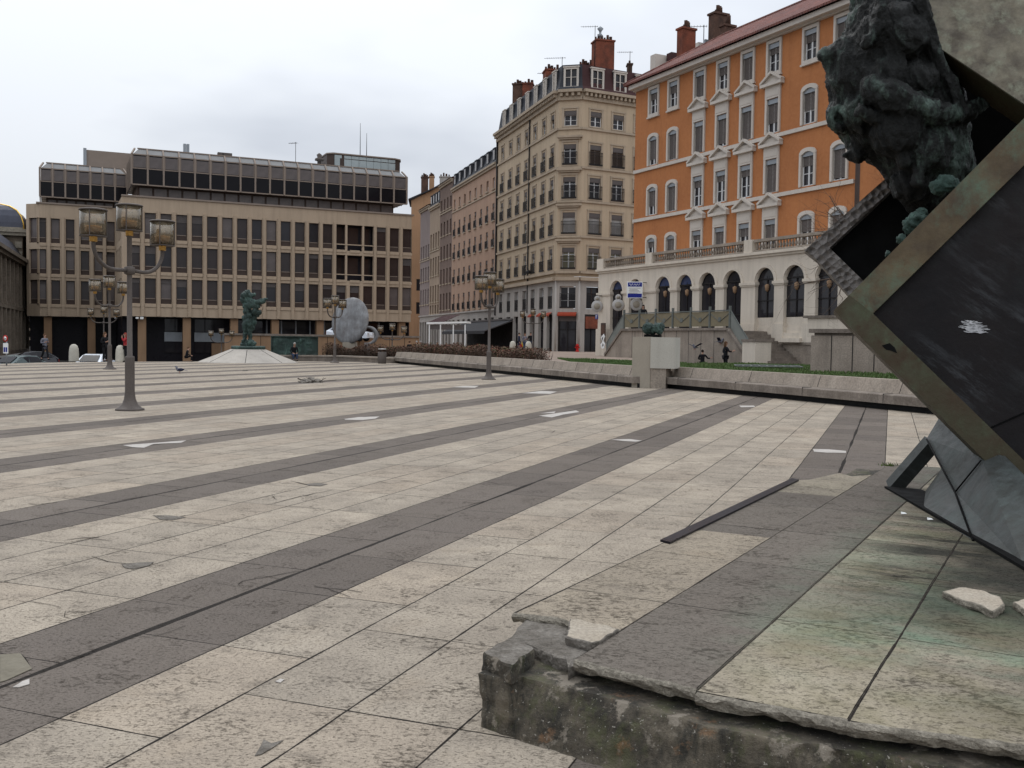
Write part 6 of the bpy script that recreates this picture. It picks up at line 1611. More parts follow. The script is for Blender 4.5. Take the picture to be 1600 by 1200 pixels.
def person(label, loc, yaw, h=1.72, coat='cloth_black', legs='cloth_black', hair='hair_dark', pose='stand', long_coat=False, long_hair=False, arms=None, group=None):
    t = thing('person', label, 'person', loc, yaw, group); t.scale = (h / 1.72,) * 3
    pel = (0, 0, .93); sp = (0, 0, 1.12); ch = (0, .0, 1.33); ne = (0, .0, 1.47); hd = (0, -.02, 1.56)
    if pose == 'sit':
        dz = -.47; pel, sp, ch, ne, hd = [(x, y - (.0 if i < 1 else .05 * i), z + dz) for i, (x, y, z) in enumerate((pel, sp, ch, ne, hd))]
    Lg = {}; Ar = {}
    for s in (-1, 1):
        hip = (s * .095, 0, pel[2] - .05)
        if pose == 'stand': kn, an, to = (s * .105, -.02, .49), (s * .105, .02, .08), (s * .12, -.13, .035)
        elif pose == 'walk': kn, an, to = (s * .095, -.14 if s > 0 else .02, .5), (s * .095, -.2 if s > 0 else .26, .09 if s > 0 else .13), (s * .1, -.36 if s > 0 else .12, .05)
        else: kn, an, to = (s * .13, -.42, .47), (s * .12, -.40, .08), (s * .13, -.56, .035)
        Lg[s] = (hip, kn, an, to)
        sh = (s * .185, ch[1], ch[2] + .06)
        mode = (arms or {}).get(s, 'down')
        if pose == 'sit': el, wr, ha = (s * .25, ch[1] + .0, ch[2] - .22), (s * .16, ch[1] - .26, ch[2] - .32), (s * .09, ch[1] - .33, ch[2] - .34)
        elif mode == 'bent': el, wr, ha = (s * .25, .05, 1.12), (s * .15, -.2, 1.16), (s * .09, -.27, 1.2)
        elif mode == 'up': el, wr, ha = (s * .26, -.15, 1.24), (s * .14, -.22, 1.45), (s * .09, -.2, 1.53)
        elif mode == 'out': el, wr, ha = (s * .33, -.08, 1.18), (s * .46, -.2, 1.2), (s * .52, -.25, 1.23)
        else: el, wr, ha = (s * .24, .03, 1.13), (s * .235, -.05, .89), (s * .225, -.08, .82)
        Ar[s] = (sh, el, wr, ha)
    V = Vector; ch_ = [[(pel, (.13, .10)), (sp, (.125, .09)), (ch, (.15, .10)), (ne, .052), (hd, .07), ((hd[0], hd[1] - .01, hd[2] + .07), (.075, .09)), ((hd[0], hd[1], hd[2] + .135), .055)]]
    for s in (-1, 1):
        hip, kn, an, to = Lg[s]; sh, el, wr, ha = Ar[s]
        ch_.append([(pel, (.13, .10)), (hip, .082), (kn, .055), (an, .038), (to, .03)])
        ch_.append([(ch, (.15, .10)), (sh, .05), (el, .038), (wr, .027), (ha, (.036, .018))])
        d = (V(ha) - V(wr)).normalized(); side = d.cross(V((0, 1, 0) if abs(d.y) < .8 else (1, 0, 0))).normalized()
        for k in range(4):
            b0 = V(ha) + side * (-.024 + .016 * k) ; l = (.055, .07, .066, .05)[k]
            ch_.append([(ha, (.036, .018)), (tuple(b0 + d * .02), .0095), (tuple(b0 + d * (.02 + l * .6) + V((0, -.008, 0))), .0085), (tuple(b0 + d * (.02 + l) + V((0, -.02, 0))), .007)])
        ch_.append([(ha, (.036, .018)), (tuple(V(ha) - d * .01 - side * .045), .010), (tuple(V(ha) + d * .02 - side * .06), .008)])
    body = skin('body', ch_, ['skin'], t)
    f = MB(); hz = hd[2] + .075; hy = hd[1] - .085
    f.lathe([(.012, -.02), (.02, 0), (.006, .035)], 6, (0, 0, 0), 0); link('nose', cached('nose', lambda: f.mesh('nose', 'skin')), body, T(0, hy - .012, hz - .02))
    def part(nm, c, r, m_, n_):
        def q(): b = MB(); b.ball((0, 0, 0), r, n_); return b.mesh(nm, m_)
        link(nm, cached(nm, q), body, T(*c))
    for s in (-1, 1): part('eye', (s * .03, hy + .004, hz + .018), (.011, .007, .007), 'hair_dark', 6); part('ear', (s * .082, hd[1] + .01, hz), (.012, .022, .032), 'skin', 6)
    part('mouth', (0, hy + .004, hz - .05), (.024, .008, .006), 'cloth_red', 6)
    # trousers and coat
    tr = [[(pel, (.15, .12))]]
    for s in (-1, 1): hip, kn, an, to = Lg[s]; tr.append([(pel, (.15, .12)), (hip, .10), (kn, .075), ((an[0], an[1], an[2] + .02), .06)])
    skin('trousers', tr[1:], [legs], t)
    ct = [[(sp, (.155, .125)), (ch, (.18, .135)), ((ne[0], ne[1], ne[2] - .02), .075)]]
    if long_coat and pose != 'sit': ct.append([(sp, (.155, .125)), (pel, (.18, .15)), ((0, 0, .66), (.20, .17))])
    else: ct.append([(sp, (.155, .125)), ((pel[0], pel[1], pel[2] - .02), (.165, .135))])
    for s in (-1, 1): sh, el, wr, ha = Ar[s]; ct.append([(ch, (.18, .135)), (sh, .07), (el, .057), (wr, .045)])
    skin('coat', ct, [coat], t)
    sh_ = MB()
    for s in (-1, 1):
        an, to = Lg[s][2:]; sh_.ball(((an[0] + to[0]) / 2, (an[1] + to[1]) / 2 + .01, min(an[2], .09) * .55 + .0), (.048, .135, .05), 10)
    sh_.build('shoes', 'shoe', t)
    hr = MB(); hr.ball((hd[0], hd[1] + .025, hd[2] + .10), (.092, .10, .095), 12)
    if long_hair: hr.ball((hd[0], hd[1] + .06, hd[2] - .03), (.10, .075, .17), 10)
    hr.build('hair', hair, t)
    return t
def ppos(px, py, D): p = P(px, py, D); return (p.x, p.y)
def TD_(px): s = tx(px); return (TQ + TD * s).y
def at(px, D, z): p = P(px, 540, D); return (p.x, p.y, z)
person('person in a grey patterned coat and dark trousers at the far left of the paving', at(70, 62, 0), R(60), 1.62, 'cloth_grey', 'cloth_black', 'hair_brown', 'walk', True, False, {1: 'bent', -1: 'bent'})
person('person in a long black coat beside the lamp near the white car', at(164, 60, 0), R(70), 1.76, 'cloth_black', 'cloth_black', 'hair_brown', 'stand', True, True, {-1: 'bent'})
person('person in red jacket and black trousers half hidden by the nearest lamp post', at(196, 60, 0), R(-60), 1.74, 'cloth_red', 'cloth_black', 'hair_red', 'stand', False, True, {1: 'up'})
p_ = G(458, 563.3); person('man in a black jacket and jeans sitting on the kerb seat by the relief', (p_.x, p_.y + .25, -.03), R(25), 1.75, 'cloth_black', 'denim', 'hair_grey', 'sit')
person('dark crouching person at the foot of a tan office column', at(291, 63, -.02), R(110), 1.3, 'cloth_black', 'cloth_black', 'hair_brown', 'sit')
person('person in a black jacket with long dark hair behind the tan terrace railing', at(1004, 64.5, ZTE), R(-20), 1.68, 'cloth_black', 'cloth_black', 'hair_dark', 'stand', False, True)
person('shorter person in black with a backpack feeding pigeons below the terrace wall', at(1098, TD_(1098) - 1.3, -.30), R(150), 1.52, 'cloth_black', 'cloth_black', 'hair_dark', 'stand', True, False, {1: 'bent', -1: 'out'})
person('tall person in a long black coat raising an arm below the terrace wall', at(1134, TD_(1134) - 1.3, -.02), R(100), 1.72, 'cloth_black', 'cloth_black', 'hair_brown', 'stand', True, True, {1: 'bent', -1: 'out'})
person('person in dark clothes carrying a red and yellow bag beside the left bollard', at(811, 92, .6), R(80), 1.72, 'cloth_navy', 'cloth_navy', 'hair_dark', 'walk', False, False)
person('person in a grey hooded top standing between the two right bollards', at(820, 91, .6), R(30), 1.68, 'cloth_grey', 'denim', 'hair_brown', 'stand', False, False, {1: 'bent', -1: 'bent'})
person('person in a black coat right of the grey hooded one near the shopfront', at(829, 92, .6), R(10), 1.78, 'cloth_black', 'cloth_navy', 'hair_dark', 'stand', True, False)
for px, D, col, lab in ((651, 86, 'cloth_beige', 'person in a beige coat behind the hedge left of the white shelter'), (657, 87, 'cloth_black', 'person in black just left of the white café shelter'), (683, 86, 'cloth_brown', 'person in a brown coat under the white café shelter'), (697, 86, 'cloth_grey', 'person in grey under the white café shelter'), (640, 84, 'cloth_black', 'dark figure behind the hedge near the corner of the office block')):
    person(lab, at(px, D, -.25), R(px * 7 % 360), 1.7, col, 'cloth_black', 'hair_grey' if px % 2 else 'hair_brown', 'stand', True)
bg = thing('shopping_bag', 'red and yellow bag carried beside the left one of the two right bollards', 'bag', at(814.5, 91.6, .85))
b = MB(); b.slab([(-.2, 0, 0), (.16, 0, .02), (.12, 0, .42), (-.12, 0, .45)], (0, .14, 0)); b.build('bag', 'cloth_red', bg); b = MB(); b.slab([(.0, -.02, .5), (.16, -.02, .1), (.24, -.02, .12), (.05, -.02, .75)], (0, .05, 0)); b.build('yellow_strip', 'cloth_yellow', bg)

# ================================================================== CARS
def car(label, loc, yaw, paint):
    t = thing('parked_car', label, 'car', loc, yaw)
    prof = [(-2.05, .32), (-2.08, .62), (-1.98, .82), (-1.05, .95), (-.35, 1.38), (.2, 1.47), (1.2, 1.42), (1.85, 1.05), (2.02, .92), (2.05, .35)]
    b = MB(); rows = []
    for y, s in ((-.84, .0), (-.80, .06), (.80, .06), (.84, .0)):
        k = 1 if abs(y) < .82 else 0
        rows.append([b.pt((x * (1 if k else .985), y * (.80 if z > 1.0 else 1.0), z + (.015 if k else -.01))) for x, z in prof])
    n = len(prof)
    for r0, r1 in zip(rows, rows[1:]):
        for i in range(n - 1): b.idx((r0[i], r0[i + 1], r1[i + 1], r1[i]), 0)
        b.idx((r0[-1], r0[0], r1[0], r1[-1]), 0)
    b.idx(rows[0]); b.idx(rows[-1][::-1]); b.build('body', paint, t)
    b = MB(); b.slab([(-1.06, -.62, .985), (-1.06, .62, .985), (-.40, .56, 1.385), (-.40, -.56, 1.385)], (-.03, 0, .03)); b.build('windscreen', 'glass_black', t)
    b = MB(); b.slab([(1.27, -.56, 1.42), (1.27, .56, 1.42), (1.83, .62, 1.09), (1.83, -.62, 1.09)], (.03, 0, .03)); b.build('rear_window', 'glass', t)
    for s in (-1, 1):
        b = MB(); b.slab([(-.9, s * .735, 1.02), (-.28, s * .69, 1.35), (.42, s * .685, 1.40), (.42, s * .735, 1.02)], (0, s * .02, 0)); b.build('side_window', 'glass', t)
        b = MB(); b.slab([(.48, s * .735, 1.02), (.48, s * .685, 1.40), (1.15, s * .69, 1.36), (1.6, s * .735, 1.06)], (0, s * .02, 0)); b.build('side_window', 'glass', t)
        b = MB(); b.box(-2.11, -1.97, s * .6 - .16, s * .6 + .16, .62, .78); b.build('headlight', 'blind_white', t)
        b = MB(); b.box(1.98, 2.07, s * .66 - .1, s * .66 + .1, .62, .85); b.build('tail_light', 'red', t)
        b = MB(); b.ball((-.85, s * .9, 1.02), (.07, .09, .06), 8); b.build('mirror', paint, t)
        for x in (-1.3, 1.3):
            w = MB(Matrix.Translation((x, s * .76, .31)) @ Matrix.Rotation(R(90), 4, 'X')); w.lathe([(.2, -.1), (.29, -.1), (.31, -.05), (.31, .05), (.29, .1), (.2, .1)], 20); wo = w.build('wheel', 'black', t)
            w = MB(Matrix.Translation((x, s * .76, .31)) @ Matrix.Rotation(R(90), 4, 'X')); w.lathe([(.02, -.085), (.2, -.09), (.2, .09), (.02, .085)], 16); w.build('rim', 'zinc', wo)
    b = MB(); b.box(-2.1, -2.05, -.26, .26, .42, .53); b.build('number_plate', 'white', t)
    return t
M['car_white'] = mat('white car paint', (.62, .65, .70), .25, 2, .1, None, 0, 0, fine=.03, spec=.5); M['car_green'] = mat('grey green car paint', (.10, .13, .13), .25, 2, .1, None, 0, 0, fine=.03, spec=.5); M['car_dark'] = mat('dark car paint', (.02, .02, .025), .25, 2, .1, None, 0, 0, fine=.03, spec=.5)
def low(px, ytop, D, hh): p = P(px, ytop, D); return (p.x, p.y, p.z - hh)
car('white car seen nose on below the far edge of the paving left of the lamps', low(147, 553.5, 68, 1.47), R(92), 'car_white')
car('grey green car at the left edge behind the far edge of the paving', low(25, 555.5, 68, 1.47), R(70), 'car_green')
car('dark car behind the grey green car at the left edge', low(46, 549, 78, 1.47), R(30), 'car_dark')
car('white car on the terrace road left of the grey disc', low(547, 508.5, 92, 1.47), R(165), 'car_white')

# ================================================================== STREET FURNITURE
bol = thing('bollard', '', 'bollard'); b = MB(); b.lathe([(.27, 0), (.27, .06), (.26, .5), (.24, .72), (.19, .88), (.10, .96), (0, .98)], 18); b.build('bollard', 'bollard', bol)
for i, (px, py, z, s, lab) in enumerate(((115.5, 566.5, -.02, 1.08, 'pale rounded stone bollard left of the white car'), (188, 566, -.02, 1.06, 'pale rounded stone bollard beside the person in the red jacket'), (801, 552, .6, 1.0, 'pale stone bollard at the end of the brown hedge'), (825.5, 553.5, .6, 1.0, 'pale stone bollard in front of the grey hooded person'))):
    o = bol if i == 0 else copy_tree(bol); D = 60 if i < 2 else 80; p = P(px, py, D); o.location = (p.x, p.y, z); o.scale = (s, s, s); tag(o, lab, None, 'stone bollards'); o.rotation_euler = (0, 0, i * 1.3)
hp = P(902, 549, 97); t = thing('fire_hydrant', 'red fire hydrant before the corner house shopfront', 'hydrant', (hp.x, hp.y, .6))
b = MB(); b.lathe([(.2, 0), (.2, .06), (.13, .1), (.12, .5), (.17, .53), (.17, .6), (.13, .7), (.05, .78), (0, .79)], 14); b.build('body', 'red', t); b = MB(); b.tube([(-.24, 0, .42), (.24, 0, .42)], .06, 8); b.tube([(0, -.22, .35), (0, 0, .35)], .07, 8); b.build('outlets', 'red', t)
bp_ = G(597, 568); t = thing('litter_bin', 'grey cylindrical litter bin with pale lid at the end of the bench wall', 'bin', (bp_.x, bp_.y, 0))
b = MB(); b.lathe([(.26, 0), (.28, .03), (.28, .74), (.26, .76), (.25, .72), (.0, .70)], 20); b.build('drum', 'lamp_metal', t); b = MB(); b.lathe([(0, .98), (.24, .97), (.27, .94), (.27, .92), (0, .91)], 20); b.build('lid', 'blind_white', t); b = MB()
for k in range(3): a = k * 2.1; b.tube([(.2 * math.cos(a), .2 * math.sin(a), .7), (.2 * math.cos(a), .2 * math.sin(a), .93)], .015, 6)
b.build('lid_posts', 'iron', t)
sp_ = G(9, 571); t = thing('parking_sign', 'round red and white traffic sign over a blue panel at the left edge', 'sign', (sp_.x, sp_.y, -.1), R(-25))
zs = P(9, 529, sp_.y).z
b = MB(); b.tube([(0, .05, 0), (0, .05, zs + .2)], .035, 8); b.build('post', 'zinc', t)
b = MB(Matrix.Translation((0, 0, zs + .1)) @ Matrix.Rotation(R(90), 4, 'X')); b.lathe([(0, 0), (.17, 0), (.17, .02), (0, .02)], 20, (0, 0, .0), 0); b.lathe([(.0, .021), (.11, .022), (0, .024)], 20, (0, 0, 0), 1); b.box(-.07, .07, -.015, .015, .024, .027, 2); b.build('round_sign', ['red', 'white', 'black'], t)
b = MB(); b.box(-.17, .17, -.01, .02, zs - .65, zs - .13, 0); b.box(-.13, -.02, -.016, -.010, zs - .58, zs - .34, 1); b.box(.02, .13, -.016, -.010, zs - .58, zs - .34, 1); b.build('panel', ['white', 'blue'], t)

# shelter and awning of the cafes
sh0 = P(670, 505, 84); t = thing('cafe_shelter', 'white framed flat café shelter behind the brown hedge', 'shelter', (sh0.x, sh0.y, .6), R(3))
zz = sh0.z - .6; w_ = P(729, 503, 84).x - sh0.x
b = MB(); b.bar((-.1, 0, zz), (w_, 0, zz + .12), .25, .16); b.bar((w_, 0, zz + .12), (w_ + .3, 3, zz + .15), .2, .16); b.bar((-.1, 0, zz), (.2, 3, zz), .2, .16); b.build('roof_beams', 'white', t)
for x in (.05, w_ * .31, w_ * .65, w_ - .12):
    b = MB(); b.box(x - .05, x + .05, -.05, .05, -.6, zz - .07); b.build('post', 'white', t)
b = MB(); b.box(0, w_, .1, 3, zz + .0, zz + .05); b.build('roof', 'awning', t); b = MB(); b.box(.1, w_ - .2, .05, .08, zz - .52, zz - .12); b.build('valance', 'valance', t)
s0, s1 = sx(804), sx(731); F_ = street_frame(s0, s1); L_a = s1 - s0; za = zat(804, 500)
t = thing('awning', 'large black two bay café awning on the front of the corner house', 'awning', (0, 0, 0)); 
for k in range(2):
    b = MB(F_); x0, x1 = k * L_a / 2 + .03, (k + 1) * L_a / 2 - .03; b.slab([(x0, -.1, za), (x1, -.1, za), (x1, -3.4, za - 1.25), (x0, -3.4, za - 1.25)], (0, 0, -.04)); b.box(x0, x1, -3.43, -3.39, za - 1.6, za - 1.26); b.build('canvas', 'awning', t)
b = MB(F_); b.box(0, L_a, -.3, 0, za, za + .2); b.bar((0, -.1, za - .1), (0, -3.4, za - 1.3), .05, .05); b.bar((L_a, -.1, za - .1), (L_a, -3.4, za - 1.3), .05, .05); b.build('frame', 'valance', t)
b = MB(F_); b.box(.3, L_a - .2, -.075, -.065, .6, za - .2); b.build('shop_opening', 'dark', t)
q = P(705, 497, 100); t2 = thing('awning', 'small dark red awning above the white café shelter', 'awning', (q.x, q.y, q.z), R(-70)); b = MB(); b.slab([(-3, 0, .3), (3, 0, .3), (3, -1.6, -.4), (-3, -1.6, -.4)], (0, 0, -.04)); b.build('canvas', 'redroof', t2)
q = P(826, 424, 106); t = thing('wall_lamp', 'curved arm street lantern fixed high on the corner house', 'lamp', tuple(q), R(20)); b = MB(); b.tube([(0, 1.2, -.8)] + [(0, .75 + .65 * math.cos(a), .1 + .6 * math.sin(a)) for a in [R(180 * k / 8) for k in range(9)]] , .04, 6); b.build('arm', 'iron', t); b = MB(); b.lathe([(.1, .1), (.22, 0), (.3, -.25), (.26, -.3), (0, -.3)], 12, (0, .1, .05)); b.build('head', 'iron', t)

# signs of the arcade
def on_arc(px, py, y): n = Vector((-TD.y, TD.x, 0)); q = TP + n * y; s = on_line(px, q, TD, py); D = (q + TD * s).y; return P(px, py, D)
ayaw = math.atan2(TD.y, TD.x)
q = on_arc(991, 453, AY - .75); t = thing('projecting_sign', 'blue and white projecting price sign on the arcade', 'sign', tuple(q), R(-8))
b = MB(); b.box(-.5, .56, -.05, .05, -.56, .56, 0); b.box(-.43, .52, -.056, -.051, .22, .50, 1); b.box(-.43, .52, -.056, -.051, -.52, -.25, 1)
b.build('panel', ['white', 'blue'], t); b = MB()
for k in range(5): z = .12 - k * .085; b.box(-.36 + .04 * (k % 2), .42 - .1 * ((k * 2) % 3), -.056, -.051, z - .012, z + .012)
b.build('lettering', 'valance', t); b = MB()
pts = [(-.34 + .74 * i / 24, -.058, .35 + .075 * math.sin(i * 1.15)) for i in range(25)]; b.tube(pts, .014, 4)
b.build('script_lettering', 'white', t); b = MB(); b.bar((.56, 0, .5), (.95, .2, .5), .04, .04); b.bar((.56, 0, -.5), (.95, .2, -.5), .04, .04); b.build('bracket', 'iron', t)
for px, py, lab in ((933, 476, 'round cream hanging sign on the left end pier of the arcade'), (966, 474, 'round cream sign in the first arch of the arcade'), (994.5, 473, 'round cream sign below the blue and white projecting sign')):
    q = on_arc(px, py, AY - .35); t = thing('round_sign', lab, 'sign', tuple(q), R(-12)); rm = Matrix.Rotation(R(90), 4, 'X')
    b = MB(rm); b.lathe([(0, -.05), (.40, -.05), (.43, 0), (.40, .05), (0, .05)], 20, (0, -.12, 0), 0); b.lathe([(0, .056), (.24, .056), (.24, .06), (0, .06)], 16, (0, -.12, 0), 1); b.lathe([(0, -.03), (.22, -.03), (.22, .03), (0, .03)], 16, (0, .42, 0), 0); b.lathe([(.0, .035), (.12, .035), (0, .038)], 12, (0, .42, 0), 1); b.build('disc', ['blind_white', 'granite_tan'], t)
    b = MB(); b.tube([(-.1, .05, .7), (.45, .05, .62)], .02, 5); b.tube([(0, .05, .6), (0, .05, .75)], .015, 5); b.build('bracket', 'iron', t)
for px, py, w, h, m_, lab in ((963.5, 505, .8, .85, 'white', 'white notice board in the first arch above the left stair'), (990.5, 493.5, .6, .3, 'white', 'small white notice under the second arch'), (932, 495, .36, .34, 'blue', 'small blue street name plate on the left end pier of the arcade'), (1141, 502, 1.1, .9, 'blind_white', 'white poster behind the railing at the sixth arch')):
    q = on_arc(px, py, AY - .03 if m_ == 'blue' else AY + .55); t = thing('notice' if m_ != 'blue' else 'street_name_plate', lab, 'sign', tuple(q), ayaw)
    b = MB(); b.box(-w / 2, w / 2, 0, .03, -h / 2, h / 2); b.build('plate', m_, t); b = MB()
    for k in range(3): z = h * (.26 - .26 * k); b.box(-w * .36, w * (.34 - .1 * k), -.008, -.001, z - h * .05, z + h * .05)
    b.build('lettering', 'valance' if m_ != 'blue' else 'white', t)
q = on_arc(941, 535, AY - 1.2); t = thing('arrow_sign', 'white arrow sign leaning at the foot of the left stair', 'sign', tuple(q), ayaw); b = MB(); b.slab([(-.2, 0, .35), (.15, 0, .6), (.3, 0, .4), (.12, 0, .1), (.35, 0, -.1), (.25, 0, -.4), (-.05, 0, -.45), (-.25, 0, -.15), (0, 0, .05)], (0, .04, 0)); b.build('plate', 'white', t); b = MB(); b.slab([(-.05, -.01, .3), (.12, -.01, .42), (.02, -.01, .1)], (0, .008, 0)); b.slab([(0, -.01, -.3), (.2, -.01, -.2), (.08, -.01, -.05)], (0, .008, 0)); b.build('arrow', 'black', t)
q = on_arc(942, 521, AY - .5); t = thing('menu_board', 'brown framed menu board by the left end pier of the arcade', 'sign', tuple(q), ayaw); b = MB(); b.box(-.3, .3, 0, .05, -.75, .75, 0); b.box(-.24, .24, -.01, -.001, -.05, .6, 1); b.box(-.24, .24, -.01, -.001, -.65, -.15, 2); b.build('board', ['brown_frame', 'brickdark', 'granite_tan'], t)

# fallen frame on the lawn
q = G(1200, 574, .62); t = thing('lying_barrier', 'grey steel barrier frame lying on the lawn', 'barrier', (q.x, q.y, .66), R(-6)); b = MB(); w_ = 1.35
b.tube([(-w_, -.5, 0), (w_, -.5, 0), (w_, .5, .03), (-w_, .5, .03), (-w_, -.5, 0)], .03, 6)
for k in range(7): x = -w_ + (k + 1) * w_ / 4; b.tube([(x, -.5, 0), (x, .5, .03)], .018, 5)
b.build('frame', 'rail_grey', t)

# ================================================================== BIRDS AND LITTER
def pigeon(label, p, yaw, flying=False, s=1.0):
    t = thing('pigeon', label, 'pigeon', p, yaw); t.scale = (s, s, s)
    b = MB(); b.ball((0, 0, .15), (.075, .14, .075), 12); b.ball((0, -.12, .22), (.045, .05, .07), 10); b.ball((0, -.15, .28), (.035, .042, .035), 10); b.slab([(-.045, .1, .15), (.045, .1, .15), (.06, .3, .10), (-.06, .3, .10)], (0, 0, .015)); b.lathe([(.012, 0), (.003, .03)], 6, (0, -.19, .265)); b.build('body', 'cloth_grey', t)
    for sd in (-1, 1):
        b = MB()
        if flying: b.slab([(sd * .05, -.08, .18), (sd * .36, -.10, .34), (sd * .42, .05, .33), (sd * .05, .1, .17)], (0, 0, .012))
        else: b.ball((sd * .065, .04, .16), (.02, .14, .055), 10)
        b.build('wing', 'cloth_navy', t)
        b = MB(); b.tube([(sd * .03, 0, .09), (sd * .03, -.01, .0)], .008, 5); b.build('leg', 'cloth_red', t)
g_ = G(281, 583.5); pigeon('grey pigeon standing alone on the paving left of the standing bronze', (g_.x, g_.y, 0), R(-70), False, 1.05)
for px, py, D, y, lab in ((1125, 538, 56, 60, 'dark pigeon flying beside the tall person below the terrace'), (1085.5, 547, 56, -40, 'dark pigeon flying left of the shorter person below the terrace')):
    q = P(px, py, D); pigeon(lab, tuple(q), R(y), True, 1.1)
q = G(482, 598); t = thing('rubbish_heap', 'small heap of broken slates and twigs on the open paving', 'rubble', (q.x, q.y, 0)); random.seed(12)
b = MB()
for i in range(16):
    x, y = random.gauss(0, .2), random.gauss(0, .12); a = random.uniform(0, 3.1); l = random.uniform(.12, .26); z = random.uniform(0.01, .10) * (1 - min(1, abs(x) * 2)); d = Vector((math.cos(a), math.sin(a), random.uniform(-.2, .5))) * l; n = Vector((-d.y, d.x, .05)) * .5
    b.slab([Vector((x, y, z)) + v for v in (-d - n, d - n * .7, d * .8 + n, -d * .7 + n)], (0, 0, .025))
b.build('slates', 'stone_grey', t); b = MB()
for i in range(12): x = random.gauss(0, .22); b.tube([(x, random.gauss(0, .1), .02), (x + random.gauss(0, .2), random.gauss(0, .1), random.uniform(.03, .2))], .008, 4)
b.build('twigs', 'hair_dark', t)
q = G(383, 580); t = thing('litter', 'small dark flat scrap of litter on the paving before the stone cone', 'litter', (q.x, q.y, 0)); b = MB(); b.slab([(-.12, -.05, .01), (.12, -.06, .02), (.14, .05, .04), (-.1, .06, .01)], (0, 0, .015)); b.build('scrap', 'black', t)
for px, py, lab in ((1415, 797, 'crumpled white paper scrap at the foot of the bronze base'), (1456, 806, 'second small white scrap along the bronze base edge')):
    q = G(px, py + 6, ZP); t = thing('paper_scrap', lab, 'litter', (q.x - .03, q.y - .03, ZP)); b = MB(); b.slab([(-.02, -.01, .004), (.025, -.005, .006), (.018, .015, .012), (-.015, .01, .018)], (0, 0, .003)); b.build('paper', 'white', t)

# ================================================================== HEDGES
def hedge(name, label, pts, dep, z0, z1, n, seed):
    random.seed(seed); t = thing(name, label, 'hedge', tuple(pts[0])); o0 = Vector(pts[0])
    lens = [(c - a).length for a, c in zip(pts, pts[1:])]; tot = sum(lens)
    tw = MB(); lf = MB()
    def pick():
        u = random.random() * tot
        for (a, c), l in zip(zip(pts, pts[1:]), lens):
            if u <= l: break
            u -= l
        d = (c - a).normalized(); nrm = Vector((-d.y, d.x, 0)); return a + d * u + nrm * random.uniform(0, dep) - o0
    for i in range(n // 7):
        p = pick(); h = (z1 - z0) * random.uniform(.6, 1.08) * (.9 + .3 * noise.noise(p * .7)); q = p + Vector((random.gauss(0, .16), random.gauss(0, .16), 0))
        tw.tube([(p.x, p.y, z0), ((p.x + q.x) / 2, (p.y + q.y) / 2, z0 + h * .55), (q.x, q.y, z0 + h)], [.014, .010, .004], 3)
    for i in range(n):
        p = pick(); hm = (z1 - z0) * (.92 + .35 * noise.noise(p * .7)); z = z0 + hm * random.random() ** .6; a = random.uniform(0, 6.28); s = random.uniform(.03, .07)
        v = Vector((math.cos(a), math.sin(a), random.uniform(-.8, .8))) * s; w = Vector((-math.sin(a), math.cos(a), random.uniform(-.6, .6))) * s * .7; c = Vector((p.x, p.y, z))
        lf.face((c - v, c + w, c + v, c - w), 0 if noise.noise(p * .45 + Vector((0, 0, z))) + random.gauss(0, .2) < .05 else (1 if random.random() < .6 else 2))
    tw.build('twigs', 'twig', t); lf.build('leaves', ['leaf_brown', 'leaf_rust', 'leaf_olive'], t)
M['twig'] = mat('brown twig', (.09, .065, .05), .9, 6, .4, None, 0, 0); M['leaf_brown'] = mat('brown winter leaf', (.115, .07, .05), .9, 3, .6, None, 0, 0); M['leaf_rust'] = mat('rust winter leaf', (.15, .065, .045), .9, 3, .5, None, 0, 0); M['leaf_olive'] = mat('olive winter leaf', (.085, .08, .04), .9, 3, .5, None, 0, 0)
h0 = G(497, 562.5) + Vector((0, 1.2, 0)); h1 = G(560, 564) + Vector((0, 1.2, 0)); h2 = G(612, 567.6) + Vector((.4, 1.6, 0))
hedge('brown_hedge', 'reddish brown winter hedge between the bronze relief and the litter bin', [h0, h1, h2], 1.6, .05, 1.18, 9000, 21)
def bh_(px, py): p = G(px, py); return p + Vector((1.1, .9, 0))
hedge('brown_hedge', 'long brown winter hedge behind the left bench wall with olive right end', [bh_(612, 567), bh_(700, 576), bh_(783, 584.3)], 1.5, .3, 1.3, 15000, 22)

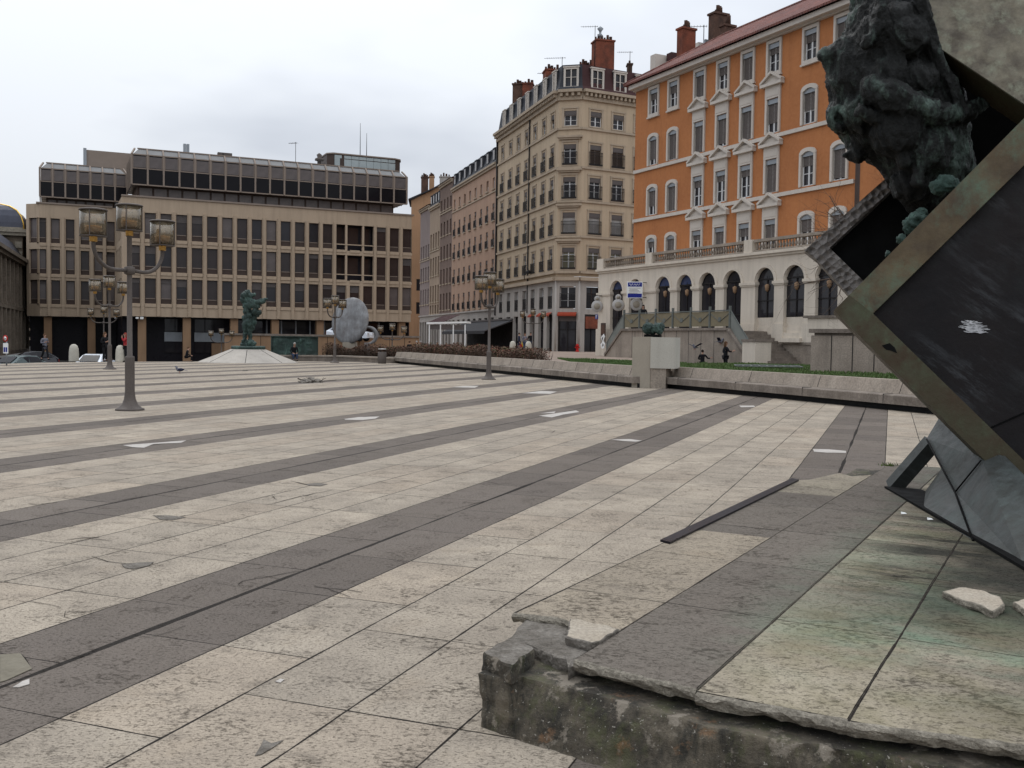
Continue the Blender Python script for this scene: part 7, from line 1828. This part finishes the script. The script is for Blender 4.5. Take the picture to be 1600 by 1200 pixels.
# ================================================================== BARE TREE
def bare_tree(label, loc, h, seed, lean):
    random.seed(seed); t = thing('bare_tree', label, 'tree', loc); tr = MB(); br = MB(); fine = MB()
    def grow(p, d, r, l, lev):
        n = 5; pts = [p]; rs = [r]; q = p.copy(); dd = d.copy()
        for k in range(n):
            dd = (dd + Vector((random.gauss(0, .14), random.gauss(0, .14), random.gauss(0, .10) + 0.0))).normalized(); q = q + dd * l / n; pts.append(q.copy()); rs.append(r * (1 - .55 * (k + 1) / n))
        (tr if lev == 0 else br if lev < 3 else fine).tube(pts, rs, 7 if lev < 2 else 4, cap=False)
        if lev >= 5: return
        for k in range(4 if lev < 3 else 3):
            i = random.randint(2 if lev == 0 else 1, n); a = random.uniform(0, 6.28); x = dd.orthogonal().normalized(); y = dd.cross(x)
            nd = (dd * random.uniform(.3, .8) + (x * math.cos(a) + y * math.sin(a)) * random.uniform(.5, .9) + (lean if lev < 3 else Vector()) * .35).normalized(); grow(pts[i], nd, rs[i] * .62, l * random.uniform(.55, .8), lev + 1)
    top = Vector((-.15, 0, h * .5)); tr.tube([(0, 0, 0), (.04, .02, h * .25), tuple(top)], [.15, .12, .09], 9)
    for dv, l in (((-1, 0, .28), 2.3), ((-.9, .2, .7), 2.2), ((-1, -.25, -.02), 2.1), ((-.3, .3, 1), 2.0), ((.6, .2, .9), 2.0), ((.9, -.2, .4), 1.8), ((-.8, .5, .35), 2.2)):
        grow(top + Vector((0, 0, random.uniform(-.5, 0))), Vector(dv).normalized(), .075, l, 2)
    tr.build('trunk', 'twig', t); c = br.build('branches', 'twig', t); fine.build('twigs', 'twig', c)
q = G(1392, 610, .6); bare_tree('bare leafless tree on the lawn reaching out from behind the bronze box', (11.9, 30.0, .55), 6.8, 8, Vector((-1.0, -.1, .10)))

# ================================================================== LIGHT AND SKY
w = bpy.data.worlds.new('World'); SC.world = w; w.use_nodes = True
N = NT(w.node_tree); bgn = w.node_tree.nodes['Background']
SUN_EL, SUN_AZ = R(48), R(-30)             # azimuth from +Y towards +X
sky = N.n('ShaderNodeTexSky', {'sky_type': 'NISHITA', 'sun_disc': False, 'sun_elevation': SUN_EL, 'sun_rotation': SUN_AZ, 'air_density': 1.0, 'dust_density': 2.0})
g = N.n('ShaderNodeTexCoord').outputs['Generated']; x, y, z = N.sep(g)
zz = N.m('ADD', N.m('MAXIMUM', z, 0.0), .16)
cv = N.comb(N.m('DIVIDE', x, zz), N.m('DIVIDE', y, zz), .7)
n1 = N.noise(N.mapping(cv, (1, .8, 1), loc=(2.6, .35, 0)), .42, 5, .52); n2 = N.noise(N.mapping(cv, loc=(.4, 3.0, 0)), 1.3, 4, .5)
f = N.ramp(N.m('ADD', N.m('MULTIPLY', n1, .75), N.m('MULTIPLY', n2, .25)), .43, .56)
grad = N.m('ADD', .70, N.m('MULTIPLY', N.m('MAXIMUM', z, 0.0), 1.25))
cloud = N.mix(1.0, N.mix(f, (6.7, 7.15, 7.95), (9.4, 9.85, 10.5)), N.n('ShaderNodeCombineColor', _0=grad, _1=grad, _2=grad).outputs[0], 'MULTIPLY')
out = N.mix(.93, sky.outputs[0], cloud)
N.t.links.new(out, bgn.inputs['Color']); bgn.inputs['Strength'].default_value = .1
sl = bpy.data.lights.new('sun', 'SUN'); so = bpy.data.objects.new('sun', sl); COL.objects.link(so)
sl.energy = .7; sl.angle = R(25); sl.color = (1, .97, .92)
sd_ = Vector((math.sin(SUN_AZ) * math.cos(SUN_EL), math.cos(SUN_AZ) * math.cos(SUN_EL), math.sin(SUN_EL)))
so.rotation_euler = (-sd_).to_track_quat('-Z', 'Y').to_euler()
vs = SC.view_settings; vs.view_transform = 'Standard'; vs.look = 'None'; vs.exposure = 0; vs.gamma = 1
